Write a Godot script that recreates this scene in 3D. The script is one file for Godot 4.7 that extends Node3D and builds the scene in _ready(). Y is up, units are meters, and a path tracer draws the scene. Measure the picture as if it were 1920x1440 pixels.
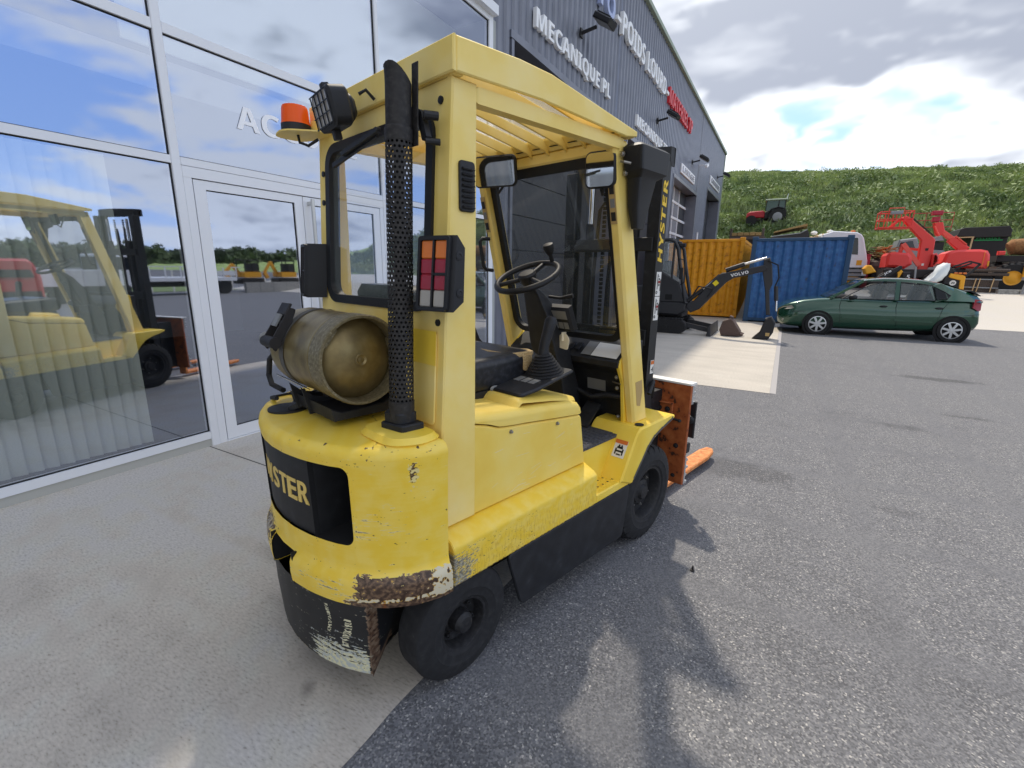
extends Node3D

# Coordinates: x = right, y = up, z = -(distance along the facade). Helpers take (x, y, a) with a = -z.
var M := {}
var used := {}
var rng := RandomNumberGenerator.new()
const DEG := PI / 180.0


class MB:
	var v := PackedVector3Array()
	var uv := PackedVector2Array()
	var tr := Transform3D()
	const SIDE := Basis(Vector3(0, 0, -1), Vector3(0, 1, 0), Vector3(1, 0, 0))
	const PLAN := Basis(Vector3(1, 0, 0), Vector3(0, 0, -1), Vector3(0, 1, 0))

	func tri(a: Vector3, b: Vector3, c: Vector3) -> void:
		v.append(tr * a); v.append(tr * b); v.append(tr * c)

	func quad(a: Vector3, b: Vector3, c: Vector3, d: Vector3) -> void:
		tri(a, b, c); tri(a, c, d)

	static func inset(p: PackedVector2Array, d: float) -> PackedVector2Array:
		var o := PackedVector2Array()
		var n := p.size()
		for i in n:
			var e0 := (p[i] - p[(i + n - 1) % n]).normalized()
			var e1 := (p[(i + 1) % n] - p[i]).normalized()
			var n0 := Vector2(-e0.y, e0.x)
			var n1 := Vector2(-e1.y, e1.x)
			var m := (n0 + n1).normalized()
			o.append(p[i] + m * d / maxf(0.35, m.dot(n0)))
		return o

	static func ccw(p: PackedVector2Array) -> PackedVector2Array:
		var s := 0.0
		for i in p.size():
			s += p[i].cross(p[(i + 1) % p.size()])
		if s < 0:
			p = p.duplicate()
			p.reverse()
		return p

	func cap(p: PackedVector2Array, z: float, up: bool) -> void:
		var t := Geometry2D.triangulate_polygon(p)
		for i in range(0, t.size(), 3):
			var a := p[t[i]]
			var b := p[t[i + 1]]
			var c := p[t[i + 2]]
			var s := (b - a).cross(c - a) > 0
			if s == up:
				tri(Vector3(a.x, a.y, z), Vector3(b.x, b.y, z), Vector3(c.x, c.y, z))
			else:
				tri(Vector3(a.x, a.y, z), Vector3(c.x, c.y, z), Vector3(b.x, b.y, z))

	func band(p: PackedVector2Array, z0: float, q: PackedVector2Array, z1: float) -> void:
		for i in p.size():
			var j := (i + 1) % p.size()
			quad(Vector3(p[i].x, p[i].y, z0), Vector3(p[j].x, p[j].y, z0), Vector3(q[j].x, q[j].y, z1), Vector3(q[i].x, q[i].y, z1))

	func prism(p0: PackedVector2Array, z0: float, z1: float, bev := 0.0) -> void:
		var p := ccw(p0)
		if bev > 0.0:
			var q := inset(p, bev)
			cap(q, z1, true); cap(q, z0, false)
			band(q, z0, p, z0 + bev); band(p, z0 + bev, p, z1 - bev); band(p, z1 - bev, q, z1)
		else:
			cap(p, z1, true); cap(p, z0, false)
			band(p, z0, p, z1)

	func within(b: Basis, f: Callable) -> void:
		var keep := tr
		tr = tr * Transform3D(b, Vector3.ZERO)
		f.call()
		tr = keep

	func side(p: PackedVector2Array, x0: float, x1: float, bev := 0.0) -> void:
		within(SIDE, func(): prism(p, x0, x1, bev))

	func front(p: PackedVector2Array, a0: float, a1: float, bev := 0.0) -> void:
		prism(p, -a1, -a0, bev)

	func plan(p: PackedVector2Array, y0: float, y1: float, bev := 0.0) -> void:
		within(PLAN, func(): prism(p, y0, y1, bev))

	func box(x0: float, x1: float, y0: float, y1: float, a0: float, a1: float, bev := 0.0) -> void:
		prism(PackedVector2Array([Vector2(x0, y0), Vector2(x1, y0), Vector2(x1, y1), Vector2(x0, y1)]), -a1, -a0, bev)

	# a bar of w x h from p to q
	func bar(p: Vector3, q: Vector3, w: float, h: float, up := Vector3.UP, bev := 0.0) -> void:
		var keep := tr
		var z := (q - p).normalized()
		var x := up.cross(z).normalized()
		if x.length() < 0.5:
			x = Vector3.RIGHT
		tr = tr * Transform3D(Basis(x, z.cross(x), z), p)
		prism(PackedVector2Array([Vector2(-w / 2, -h / 2), Vector2(w / 2, -h / 2), Vector2(w / 2, h / 2), Vector2(-w / 2, h / 2)]), 0, p.distance_to(q), bev)
		tr = keep

	# a hollow frame between two outlines with as many points each
	func ring2(o: PackedVector2Array, i: PackedVector2Array, z0: float, z1: float) -> void:
		for k in o.size():
			var j := (k + 1) % o.size()
			quad(Vector3(o[k].x, o[k].y, z1), Vector3(o[j].x, o[j].y, z1), Vector3(i[j].x, i[j].y, z1), Vector3(i[k].x, i[k].y, z1))
			quad(Vector3(o[j].x, o[j].y, z0), Vector3(o[k].x, o[k].y, z0), Vector3(i[k].x, i[k].y, z0), Vector3(i[j].x, i[j].y, z0))
			quad(Vector3(o[k].x, o[k].y, z0), Vector3(o[j].x, o[j].y, z0), Vector3(o[j].x, o[j].y, z1), Vector3(o[k].x, o[k].y, z1))
			quad(Vector3(i[j].x, i[j].y, z0), Vector3(i[k].x, i[k].y, z0), Vector3(i[k].x, i[k].y, z1), Vector3(i[j].x, i[j].y, z1))

	func loft(rings: Array, caps := true) -> void:
		for k in rings.size() - 1:
			var r0: PackedVector3Array = rings[k]
			var r1: PackedVector3Array = rings[k + 1]
			for i in r0.size():
				var j := (i + 1) % r0.size()
				quad(r0[i], r0[j], r1[j], r1[i])
		if caps:
			for e in 2:
				var r: PackedVector3Array = rings[0] if e == 0 else rings[-1]
				var c := Vector3.ZERO
				for q in r:
					c += q / r.size()
				for i in r.size():
					var j := (i + 1) % r.size()
					if e == 0:
						tri(c, r[j], r[i])
					else:
						tri(c, r[i], r[j])

	func tube(path: Array, r, n := 8, caps := true) -> void:
		var rings := []
		var x := Vector3.ZERO
		for i in path.size():
			var t: Vector3 = (path[mini(i + 1, path.size() - 1)] - path[maxi(i - 1, 0)]).normalized()
			if i == 0:
				x = t.cross(Vector3.UP if absf(t.y) < 0.9 else Vector3.RIGHT).normalized()
			x = (x - t * x.dot(t)).normalized()
			var y := t.cross(x)
			var rr: float = r[i] if r is Array else r
			var ring := PackedVector3Array()
			for k in n:
				var g := TAU * k / n
				ring.append(path[i] + (x * cos(g) + y * sin(g)) * rr)
			rings.append(ring)
		loft(rings, caps)

	# profile of (radius, height) turned round the local y axis, heights rising
	func lathe(prof: Array, n := 24, at := Vector3.ZERO, axis := Vector3.UP, flat := 1.0) -> void:
		var y := axis.normalized()
		var x := y.cross(Vector3.FORWARD if absf(y.z) < 0.9 else Vector3.UP).normalized()
		var z := x.cross(y)
		for k in prof.size() - 1:
			for i in n:
				var g0 := TAU * i / n
				var g1 := TAU * (i + 1) / n
				var d0 := x * cos(g0) - z * sin(g0) * flat
				var d1 := x * cos(g1) - z * sin(g1) * flat
				var a: Vector2 = prof[k]
				var b: Vector2 = prof[k + 1]
				if a.x > 0.0001:
					tri(at + d0 * a.x + y * a.y, at + d1 * a.x + y * a.y, at + d1 * b.x + y * b.y)
				if b.x > 0.0001:
					tri(at + d0 * a.x + y * a.y, at + d1 * b.x + y * b.y, at + d0 * b.x + y * b.y)

	func cyl(p: Vector3, q: Vector3, r: float, n := 12) -> void:
		tube([p, q], r, n)

	func ball(c: Vector3, r: Vector3, n := 10) -> void:
		var keep := tr
		tr = tr * Transform3D(Basis.from_scale(r), c)
		var prof := []
		for k in n / 2 + 1:
			var g := PI * k / (n / 2) - PI / 2
			prof.append(Vector2(cos(g) if k > 0 and k < n / 2 else 0.0, sin(g)))
		lathe(prof, n)
		tr = keep

	func mesh(ang := 35.0, uvf = null) -> ArrayMesh:
		var n := v.size()
		var fn := PackedVector3Array()
		var at := {}
		var keys := []
		keys.resize(n)
		for t in n / 3:
			var f := (v[t * 3 + 1] - v[t * 3]).cross(v[t * 3 + 2] - v[t * 3])
			fn.append(f)
			for k in 3:
				var p := v[t * 3 + k] * 5000.0
				var key := Vector3i(p.round())
				keys[t * 3 + k] = key
				if at.has(key):
					at[key].append(t)
				else:
					at[key] = PackedInt32Array([t])
		var nn := PackedVector3Array()
		nn.resize(n)
		var cs := cos(deg_to_rad(ang))
		for i in n:
			var f := fn[i / 3]
			var fl := f.length()
			var s := f
			if fl > 0.0 and ang > 0.0:
				for t in at[keys[i]]:
					var g := fn[t]
					if t != i / 3 and g.dot(f) > cs * fl * g.length():
						s += g
			nn[i] = s.normalized() if s.length_squared() > 0.0 else Vector3.UP
		var vv := PackedVector3Array()
		var on := PackedVector3Array()
		var ou := PackedVector2Array()
		vv.resize(n); on.resize(n); ou.resize(n)
		var has: bool = uvf != null
		for t in n / 3:
			for k in 3:
				var s: int = t * 3 + [0, 2, 1][k]
				vv[t * 3 + k] = v[s]
				on[t * 3 + k] = nn[s]
				if has:
					ou[t * 3 + k] = uvf.call(v[s])
		var arr := []
		arr.resize(Mesh.ARRAY_MAX)
		arr[Mesh.ARRAY_VERTEX] = vv
		arr[Mesh.ARRAY_NORMAL] = on
		if has:
			arr[Mesh.ARRAY_TEX_UV] = ou
		var m := ArrayMesh.new()
		m.add_surface_from_arrays(Mesh.PRIMITIVE_TRIANGLES, arr)
		return m


func P(x: float, y: float, a: float) -> Vector3:
	return Vector3(x, y, -a)


func poly(a: Array) -> PackedVector2Array:
	var o := PackedVector2Array()
	for i in range(0, a.size(), 2):
		o.append(Vector2(a[i], a[i + 1]))
	return o


func rrect(x0: float, x1: float, y0: float, y1: float, r: float, seg := 4) -> PackedVector2Array:
	var o := PackedVector2Array()
	var c := [Vector2(x1 - r, y0 + r), Vector2(x1 - r, y1 - r), Vector2(x0 + r, y1 - r), Vector2(x0 + r, y0 + r)]
	for k in 4:
		for s in seg + 1:
			var g := -PI / 2 + PI / 2 * k + PI / 2 * s / seg
			o.append(c[k] + Vector2(cos(g), sin(g)) * r)
	return o


func circ(cx: float, cy: float, r: float, n := 16) -> PackedVector2Array:
	var o := PackedVector2Array()
	for k in n:
		o.append(Vector2(cx + r * cos(TAU * k / n), cy + r * sin(TAU * k / n)))
	return o


# polygon with its corners rounded
func soft(p: PackedVector2Array, r: float, seg := 3) -> PackedVector2Array:
	var o := PackedVector2Array()
	var n := p.size()
	for i in n:
		var a := p[(i + n - 1) % n] - p[i]
		var b := p[(i + 1) % n] - p[i]
		var d := minf(r, minf(a.length(), b.length()) * 0.45)
		var s := p[i] + a.normalized() * d
		var e := p[i] + b.normalized() * d
		for k in seg + 1:
			var t := float(k) / seg
			o.append(s.lerp(p[i], t).lerp(p[i].lerp(e, t), t))
	return o


func numbered(parent: Node, called: String) -> String:
	var key := str(parent.get_instance_id()) + called
	var k: int = used.get(key, 0)
	used[key] = k + 1
	return called if k == 0 else "%s_%03d" % [called, k]


func put(parent: Node, called: String, m: Mesh, mat: Material) -> MeshInstance3D:
	var o := MeshInstance3D.new()
	o.mesh = m
	o.material_override = mat
	o.name = numbered(parent, called)
	parent.add_child(o, true)
	return o


func part(parent: Node, called: String, b: MB, mat, ang := 35.0, uvf = null) -> MeshInstance3D:
	return put(parent, called, b.mesh(ang, uvf), M[mat] if mat is String else mat)


func thing(called: String, label: String, category: String, at := Vector3.ZERO, turn := 0.0, group := "") -> Node3D:
	var o := Node3D.new()
	o.name = numbered(self, called)
	add_child(o, true)
	o.position = at
	o.rotation.y = turn
	tag(o, label, category, group)
	return o


func tag(o: Node, label: String, category: String, group := "") -> Node:
	o.set_meta("label", label)
	o.set_meta("category", category)
	if group:
		o.set_meta("group", group)
	return o


func dup(o: Node3D, label: String, group := "") -> Node3D:
	var c: Node3D = o.duplicate()
	c.name = numbered(self, String(o.name).rstrip("0123456789").trim_suffix("_"))
	add_child(c, true)
	c.set_meta("label", label)
	if group:
		c.set_meta("group", group)
	return c


func struct(called: String, m: Mesh, mat) -> MeshInstance3D:
	var o := put(self, called, m, M[mat] if mat is String else mat)
	o.set_meta("kind", "structure")
	return o


var fonts := {}
# lettering fitted into w x h, its lower left corner at the origin of at, facing +z of at
func lettering(parent: Node, called: String, s: String, w: float, h: float, depth: float, at: Transform3D, mat, bold := true, slant := 0.0) -> MeshInstance3D:
	if not fonts.has(bold):
		var f := SystemFont.new()
		f.font_names = PackedStringArray(["Droid Sans"])
		f.font_weight = 700 if bold else 400
		fonts[bold] = f
	var t := TextMesh.new()
	t.font = fonts[bold]
	t.text = s
	t.font_size = 64
	t.pixel_size = 0.01
	t.depth = 0.1
	t.curve_step = 2.0
	var bb := t.get_aabb()
	var o := put(parent, called, t, M[mat] if mat is String else mat)
	var sx := w / bb.size.x
	var sy := h / bb.size.y
	var sz := depth / 0.1
	var b := Basis(Vector3(sx, 0, 0), Vector3(slant * sy, sy, 0), Vector3(0, 0, sz))
	o.transform = at * Transform3D(b, -(b * Vector3(bb.position.x, bb.position.y, 0)) + Vector3(0, 0, depth / 2))
	return o


func hexc(h: String) -> Color:
	return Color.html(h)


func mat(called: String, c: String, rough := 0.6, metal := 0.0) -> StandardMaterial3D:
	var m := StandardMaterial3D.new()
	m.resource_name = called
	m.albedo_color = hexc(c)
	m.roughness = rough
	m.metallic = metal
	M[called] = m
	return m


func noise(kind: int, freq: float, oct := 4, sd := 1) -> FastNoiseLite:
	var n := FastNoiseLite.new()
	n.noise_type = kind
	n.frequency = freq
	n.fractal_octaves = oct
	n.fractal_type = FastNoiseLite.FRACTAL_FBM if oct > 1 else FastNoiseLite.FRACTAL_NONE
	n.seed = sd
	return n


func ntex(n: FastNoiseLite, stops: Array, size := 512) -> NoiseTexture2D:
	var t := NoiseTexture2D.new()
	t.width = size
	t.height = size
	t.seamless = true
	t.seamless_blend_skirt = 0.3
	t.noise = n
	var g := Gradient.new()
	var off := PackedFloat32Array()
	var col := PackedColorArray()
	for k in range(0, stops.size(), 2):
		off.append(stops[k])
		col.append(hexc(stops[k + 1]))
	g.offsets = off
	g.colors = col
	t.color_ramp = g
	return t


func ntexn(n: FastNoiseLite, strength: float, size := 512) -> NoiseTexture2D:
	var t := NoiseTexture2D.new()
	t.width = size
	t.height = size
	t.seamless = true
	t.as_normal_map = true
	t.bump_strength = strength
	t.noise = n
	return t


# noise colours on every side of a thing; scale = repeats per metre
func mottled(called: String, n: FastNoiseLite, stops: Array, scale: float, rough := 0.6, metal := 0.0, world := false) -> StandardMaterial3D:
	var m := mat(called, "ffffff", rough, metal)
	m.albedo_texture = ntex(n, stops)
	m.uv1_triplanar = true
	m.uv1_world_triplanar = world
	m.uv1_scale = Vector3.ONE * scale
	return m


func smooth(a: float, b: float, x: float) -> float:
	return smoothstep(a, b, x)


const CELL := FastNoiseLite.TYPE_CELLULAR
const SIMP := FastNoiseLite.TYPE_SIMPLEX_SMOOTH


func _ready() -> void:
	rng.seed = 7
	set_camera()
	set_sky()
	make_materials()
	make_ground()
	make_hill()
	make_office()
	make_warehouse()
	make_forklift()
	make_cylinder()
	make_yard()
	make_behind()


func set_camera() -> void:
	var c := Camera3D.new()
	c.name = "camera"
	add_child(c)
	c.position = Vector3(0, 1.6, 0)
	c.rotation_order = EULER_ORDER_YXZ
	c.rotation_degrees = Vector3(-13.692, 29.596, 0.8)
	c.fov = 78.7
	c.near = 0.05
	c.far = 2000.0
	c.current = true


func set_sky() -> void:
	var w := WorldEnvironment.new()
	w.name = "world"
	var e := Environment.new()
	e.background_mode = Environment.BG_SKY
	e.tonemap_mode = Environment.TONE_MAPPER_LINEAR
	e.tonemap_exposure = 2.3
	e.sdfgi_enabled = true
	e.ssao_enabled = true
	e.ssil_enabled = true
	var s := Sky.new()
	var pm := PanoramaSkyMaterial.new()
	pm.energy_multiplier = 1.0
	pm.panorama = ImageTexture.create_from_image(sky_image(1536, 768))
	s.sky_material = pm
	e.sky = s
	w.environment = e
	add_child(w)
	var sun := DirectionalLight3D.new()
	sun.name = "sun"
	sun.light_energy = 0.5
	sun.light_color = hexc("fff4e2")
	sun.light_angular_distance = 2.0
	sun.shadow_enabled = true
	add_child(sun)
	sun.look_at_from_position(Vector3.ZERO, Vector3(0.3126, -1.0, 0.547))


# air and broken cloud: white towers with grey bases, blue between
func sky_image(w: int, h: int) -> Image:
	var im := Image.create(w, h, false, Image.FORMAT_RGBF)
	var big := noise(SIMP, 0.36, 5, 11)
	var fine := noise(SIMP, 2.3, 5, 23)
	var cov := noise(SIMP, 0.16, 2, 5)
	var sund := Vector3(-0.3126, 1.0, -0.547).normalized()
	var ground := Color(0.22, 0.23, 0.2)
	for y in h:
		var el := PI / 2 - PI * (y + 0.5) / h
		for x in w:
			if el < -0.02:
				im.set_pixel(x, y, ground)
				continue
			var az := TAU * (x + 0.5) / w
			# Godot panorama: the left edge of the picture is -z, a quarter further is +x
			var d := Vector3(sin(az) * cos(el), sin(el), -cos(az) * cos(el))
			var k := 1.0 / (maxf(d.y, 0.0) + 0.14)
			var p := Vector3(d.x * k, 3.0 * d.y, d.z * k)
			var wx := fine.get_noise_3d(p.x * 0.4, p.y, p.z * 0.4)
			var q := p + Vector3(wx, wx * 0.4, -wx) * 0.5
			var n := big.get_noise_3d(q.x, q.y, q.z) + 0.26 * fine.get_noise_3d(q.x, q.y, q.z)
			var dens := n + 0.52 + 0.25 * cov.get_noise_3d(p.x, p.y, p.z) - 0.36 * smooth(0.25, 0.7, d.x)
			var c := smooth(-0.06, 0.16, dens)
			var up := clampf(d.y, 0.0, 1.0)
			var blue := Color(0.30, 0.44, 0.70).lerp(Color(0.11, 0.23, 0.58), smooth(0.0, 0.7, up))
			var n2 := big.get_noise_3d(q.x + sund.x * 0.5, q.y, q.z + sund.z * 0.5) + 0.26 * fine.get_noise_3d(q.x + 0.1, q.y, q.z)
			var puff := 0.5 + 0.9 * fine.get_noise_3d(q.x * 0.55 + 7.0, q.y, q.z * 0.55)
			var thick := clampf(smooth(0.05, 0.62, dens + (dens - n2 - 0.5) * 0.5) * (0.55 + 0.9 * puff), 0.0, 1.0)
			var lit := Color(0.54, 0.56, 0.59).lerp(Color(0.20, 0.22, 0.27), thick)
			var col := blue.lerp(lit, c)
			var glow := clampf(d.dot(sund), 0.0, 1.0)
			var gl := 0.2 * pow(glow, 6.0) + 0.5 * pow(glow, 40.0)
			col = Color(col.r + gl, col.g + gl, col.b + gl * 0.97)
			col = col.lerp(Color(0.66, 0.71, 0.78), 0.4 * smooth(0.16, 0.0, up))
			im.set_pixel(x, y, col)
	return im


func make_materials() -> void:
	var m: StandardMaterial3D
	var cn := noise(CELL, 0.15, 1, 3)
	cn.cellular_return_type = FastNoiseLite.RETURN_CELL_VALUE
	cn.cellular_jitter = 1.0
	m = mat("asphalt", "ffffff", 0.92)
	m.albedo_texture = ntex(cn, [0.0, "535355", 0.25, "606062", 0.5, "6b6b6d", 0.72, "747476", 0.9, "818080", 0.97, "93918e", 1.0, "b8b4ae"], 1024)
	m.uv1_triplanar = true
	m.uv1_world_triplanar = true
	m.uv1_scale = Vector3.ONE * 1.0
	m.normal_enabled = true
	m.normal_texture = ntexn(noise(SIMP, 0.13, 2, 9), 3.0)
	m.normal_scale = 0.3
	m.vertex_color_use_as_albedo = true
	m = mottled("concrete", noise(SIMP, 0.06, 5, 13), [0.0, "807a72", 0.2, "b3ada4", 0.42, "beb8af", 0.7, "c5bfb6", 1.0, "d2ccc3"], 1.5, 0.88, 0.0, true)
	m.uv1_scale = Vector3(0.9, 1.5, 2.6)
	m.normal_enabled = true
	m.normal_texture = ntexn(noise(SIMP, 0.16, 3, 19), 5.0)
	m.normal_scale = 0.08
	m.vertex_color_use_as_albedo = true
	m = mottled("hill_grass", noise(SIMP, 0.03, 5, 33), [0.0, "7a8c50", 0.4, "94a862", 0.6, "a4b670", 1.0, "b8c488"], 0.22, 0.95)
	mottled("yellow", noise(SIMP, 0.008, 5, 41), [0.0, "edc538", 0.45, "f4d044", 0.6, "f5d450", 1.0, "f5d968"], 0.7, 0.42)
	mottled("yellow_faded", noise(SIMP, 0.008, 5, 43), [0.0, "f0cf68", 0.45, "f4d776", 0.6, "f5da80", 1.0, "f5df92"], 0.7, 0.5)
	mat("yellow_fresh", "efba12", 0.45)
	mottled("yellow_dull", noise(SIMP, 0.008, 5, 45), [0.0, "eec850", 0.45, "f2d05c", 0.6, "f3d466", 1.0, "f4d978"], 0.7, 0.48)
	mottled("black_paint", noise(SIMP, 0.03, 4, 47), [0.0, "0d0d0f", 0.5, "141517", 0.75, "1b1c1f", 1.0, "34353a"], 1.0, 0.55)
	mat("black_plastic", "15161a", 0.55)
	mottled("black_worn", noise(SIMP, 0.02, 5, 48), [0.0, "121317", 0.5, "1c1d21", 0.75, "232529", 1.0, "3a3b3f"], 0.9, 0.6)
	mat("black_deep", "0d0d0f", 0.8)
	mottled("rubber", noise(SIMP, 0.02, 4, 49), [0.0, "151517", 0.5, "202022", 0.8, "2b2b2c", 1.0, "4c4b4a"], 2.2, 0.85)
	mat("rubber_seal", "101113", 0.6)
	mottled("rim_dark", noise(SIMP, 0.03, 4, 51), [0.0, "141416", 0.5, "1e1e20", 1.0, "3b3a39"], 3.0, 0.6)
	mat("bolt_steel", "9a9894", 0.35, 0.8)
	mat("chrome", "d8d8d8", 0.12, 1.0)
	mottled("exhaust_metal", noise(SIMP, 0.03, 4, 53), [0.0, "1d1c1b", 0.5, "302e2d", 0.8, "3d3a38", 1.0, "565049"], 3.0, 0.65, 0.3)
	mottled("gas_gold", noise(SIMP, 0.012, 5, 57), [0.0, "6a5c40", 0.3, "7d6c48", 0.5, "8a784f", 0.7, "958459", 1.0, "a5956e"], 1.6, 0.4, 0.6)
	mottled("gas_rim", noise(SIMP, 0.06, 3, 59), [0.0, "5d5340", 0.4, "7a6f52", 0.7, "8a7f62", 0.9, "b0a78e", 1.0, "d8d2c0"], 2.0, 0.5, 0.4)
	mat("strap_grey", "57544e", 0.7)
	mottled("orange_plate", noise(SIMP, 0.018, 5, 61), [0.0, "2c211b", 0.22, "4f2d1a", 0.28, "944a22", 0.55, "a85a2c", 1.0, "b96f3e"], 1.3, 0.6)
	mottled("orange_fork", noise(SIMP, 0.02, 4, 63), [0.0, "8a4a26", 0.4, "d07a3a", 0.7, "dd8f4e", 1.0, "e0a878"], 2.0, 0.6)
	mat("aluminium", "c8c9c8", 0.4, 0.7)
	mat("white_frame", "e6e8ec", 0.35)
	mat("plinth_grey", "b4b4ae", 0.8)
	mat("white_letter", "f2f3f4", 0.4)
	mat("frosted_letter", "fbfcff", 0.6)
	mat("red_letter", "d8303a", 0.4)
	mat("blue_letter", "a9b6da", 0.4)
	m = mottled("cladding", noise(SIMP, 0.01, 3, 67), [0.0, "6e727d", 0.5, "767a86", 1.0, "7e828e"], 0.3, 0.36, 0.35, true)
	mat("cladding_dark", "33353b", 0.5, 0.2)
	mat("eaves_trim", "93a08c", 0.5)
	mat("blind", "dde4d4", 0.8)
	mat("room_wall", "a9aca9", 0.9)
	mat("room_floor", "55575a", 0.7)
	mat("window_grey", "8b8d99", 0.25)
	m = mat("pane", "d3ddf2", 0.02, 1.0)
	m.albedo_color.a = 0.54
	m.transparency = BaseMaterial3D.TRANSPARENCY_ALPHA
	var wi := Image.create(4, 4, false, Image.FORMAT_RGBA8)
	wi.fill(Color.WHITE)
	m.albedo_texture = ImageTexture.create_from_image(wi)
	var rc := mat("roof_cover_sheet", "e9dfc4", 0.5)
	rc.backlight_enabled = true
	rc.backlight = hexc("ffffff")
	rc.albedo_color.a = 0.3
	rc.transparency = BaseMaterial3D.TRANSPARENCY_ALPHA
	rc.albedo_texture = M["pane"].albedo_texture
	m = mat("clear_glass", "a8b4b0", 0.03)
	m.albedo_color.a = 0.14
	m.transparency = BaseMaterial3D.TRANSPARENCY_ALPHA
	m = mat("tinted_glass", "3c4444", 0.03)
	m.albedo_color.a = 0.35
	m.transparency = BaseMaterial3D.TRANSPARENCY_ALPHA
	m = mat("lens_amber", "d9762c", 0.25)
	m = mat("lens_beacon", "ff6a08", 0.3)
	m.backlight_enabled = true
	m.backlight = hexc("c04a00")
	mat("lens_red", "962432", 0.25)
	mat("lens_clear", "a39d92", 0.2)
	mat("mirror", "eef0f0", 0.03, 1.0)
	mottled("seat_vinyl", noise(SIMP, 0.02, 4, 71), [0.0, "111215", 0.5, "1d1e22", 1.0, "3a3b40"], 2.5, 0.42)
	mottled("foam", noise(SIMP, 0.05, 4, 73), [0.0, "8e7346", 0.5, "b99d6d", 1.0, "d3c3a0"], 4.0, 0.95)
	mottled("rust", noise(SIMP, 0.03, 5, 75), [0.0, "2c1d16", 0.4, "4a3225", 0.7, "6b4c38", 1.0, "8d7a68"], 2.5, 0.8)
	mottled("floor_mat", noise(SIMP, 0.03, 4, 77), [0.0, "2b2c30", 0.5, "43444a", 1.0, "5f6066"], 3.0, 0.8)
	mat("label_white", "e4e2dc", 0.5)
	mat("label_grey", "7d7d7b", 0.5)
	mat("label_tan", "b79a62", 0.6)
	mat("label_orange", "d6702a", 0.5)
	mat("label_black", "1b1b1b", 0.5)
	mat("label_yellow", "e8d21c", 0.5)
	mat("tag_cream", "e9ddc0", 0.7)
	mottled("container_yellow", noise(SIMP, 0.02, 5, 79), [0.0, "9a5a20", 0.2, "c07d18", 0.28, "e0930f", 0.6, "eb9f14", 1.0, "f0ad2c"], 0.5, 0.55)
	mottled("container_blue", noise(SIMP, 0.02, 5, 81), [0.0, "5a4a48", 0.17, "2a4f80", 0.25, "2c5a94", 0.6, "31659f", 1.0, "4a7cb0"], 0.5, 0.55)
	mat("container_blue_dark", "2c4d6e", 0.6)
	mat("excavator_grey", "2a2b2f", 0.5)
	mottled("bucket_rust", noise(SIMP, 0.03, 4, 83), [0.0, "3a2d28", 0.5, "584640", 1.0, "7a675c"], 2.0, 0.7)
	m = mat("car_green", "1a4935", 0.25, 0.3)
	m.clearcoat_enabled = true
	m.clearcoat = 1.0
	m.clearcoat_roughness = 0.05
	mat("car_black", "121315", 0.5)
	mat("alloy", "c4c6c8", 0.3, 0.8)
	mat("truck_white", "e4e6ea", 0.4)
	mat("dark_window", "0e1113", 0.06)
	mat("lift_red", "e2403a", 0.45)
	mat("lift_red_light", "e8584a", 0.45)
	mat("lift_maroon", "a5243a", 0.5)
	mat("loader_yellow", "e5a21c", 0.5)
	mat("tractor_red", "b3232d", 0.4)
	mat("green_glass", "35524a", 0.1)
	mat("wood", "8f7448", 0.8)
	mat("wood_light", "c2a57c", 0.8)
	mat("bag_white", "dfe6e6", 0.7)
	mat("steel_dark", "2d2b2c", 0.6, 0.3)
	mat("steel_grey", "8d8f92", 0.5, 0.4)
	mat("green_sign", "1fa05a", 0.5)
	mat("rag_cream", "d9bb93", 0.9)
	mottled("junk", noise(SIMP, 0.05, 4, 85), [0.0, "252120", 0.4, "433a35", 0.7, "5e5148", 1.0, "8a7868"], 1.5, 0.8)
	mottled("grey_block", noise(SIMP, 0.02, 5, 87), [0.0, "7d7c78", 0.5, "9b9994", 1.0, "b3b1ab"], 0.6, 0.9)


func terrain(x: float, a: float) -> float:
	return smooth(19.0, 26.5, a)


func axis(stops: Array) -> PackedFloat32Array:
	var o := PackedFloat32Array()
	for k in range(0, stops.size() - 2, 2):
		var n := int(round((stops[k + 2] - stops[k]) / stops[k + 1]))
		for i in n:
			o.append(lerpf(stops[k], stops[k + 2], float(i) / n))
	o.append(stops[-1])
	return o


# a sheet over the (x, a) grid; f gives height, c gives tint
func sheet(xs: PackedFloat32Array, az: PackedFloat32Array, f: Callable, c: Callable, ragged := 0.0) -> ArrayMesh:
	var vs := PackedVector3Array()
	var ns := PackedVector3Array()
	var cs := PackedColorArray()
	var ix := PackedInt32Array()
	var w := xs.size()
	for j in az.size():
		for i in w:
			var y: float = f.call(xs[i], az[j])
			var jit := 0.0 if i < w - 1 or ragged == 0.0 else ragged * (sin(az[j] * 23.0) * 0.5 + sin(az[j] * 61.0 + 1.0) * 0.5 + sin(az[j] * 141.0))
			vs.append(P(xs[i] + jit, y, az[j]))
			var e := 0.2
			ns.append(Vector3(-(f.call(xs[i] + e, az[j]) - y) / e, 1.0, (f.call(xs[i], az[j] + e) - y) / e).normalized())
			cs.append(c.call(xs[i], az[j]))
	for j in az.size() - 1:
		for i in w - 1:
			var k := j * w + i
			ix.append_array([k, k + w, k + 1, k + 1, k + w, k + w + 1])
	var arr := []
	arr.resize(Mesh.ARRAY_MAX)
	arr[Mesh.ARRAY_VERTEX] = vs
	arr[Mesh.ARRAY_NORMAL] = ns
	arr[Mesh.ARRAY_COLOR] = cs
	arr[Mesh.ARRAY_INDEX] = ix
	var m := ArrayMesh.new()
	m.add_surface_from_arrays(Mesh.PRIMITIVE_TRIANGLES, arr)
	return m


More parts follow.
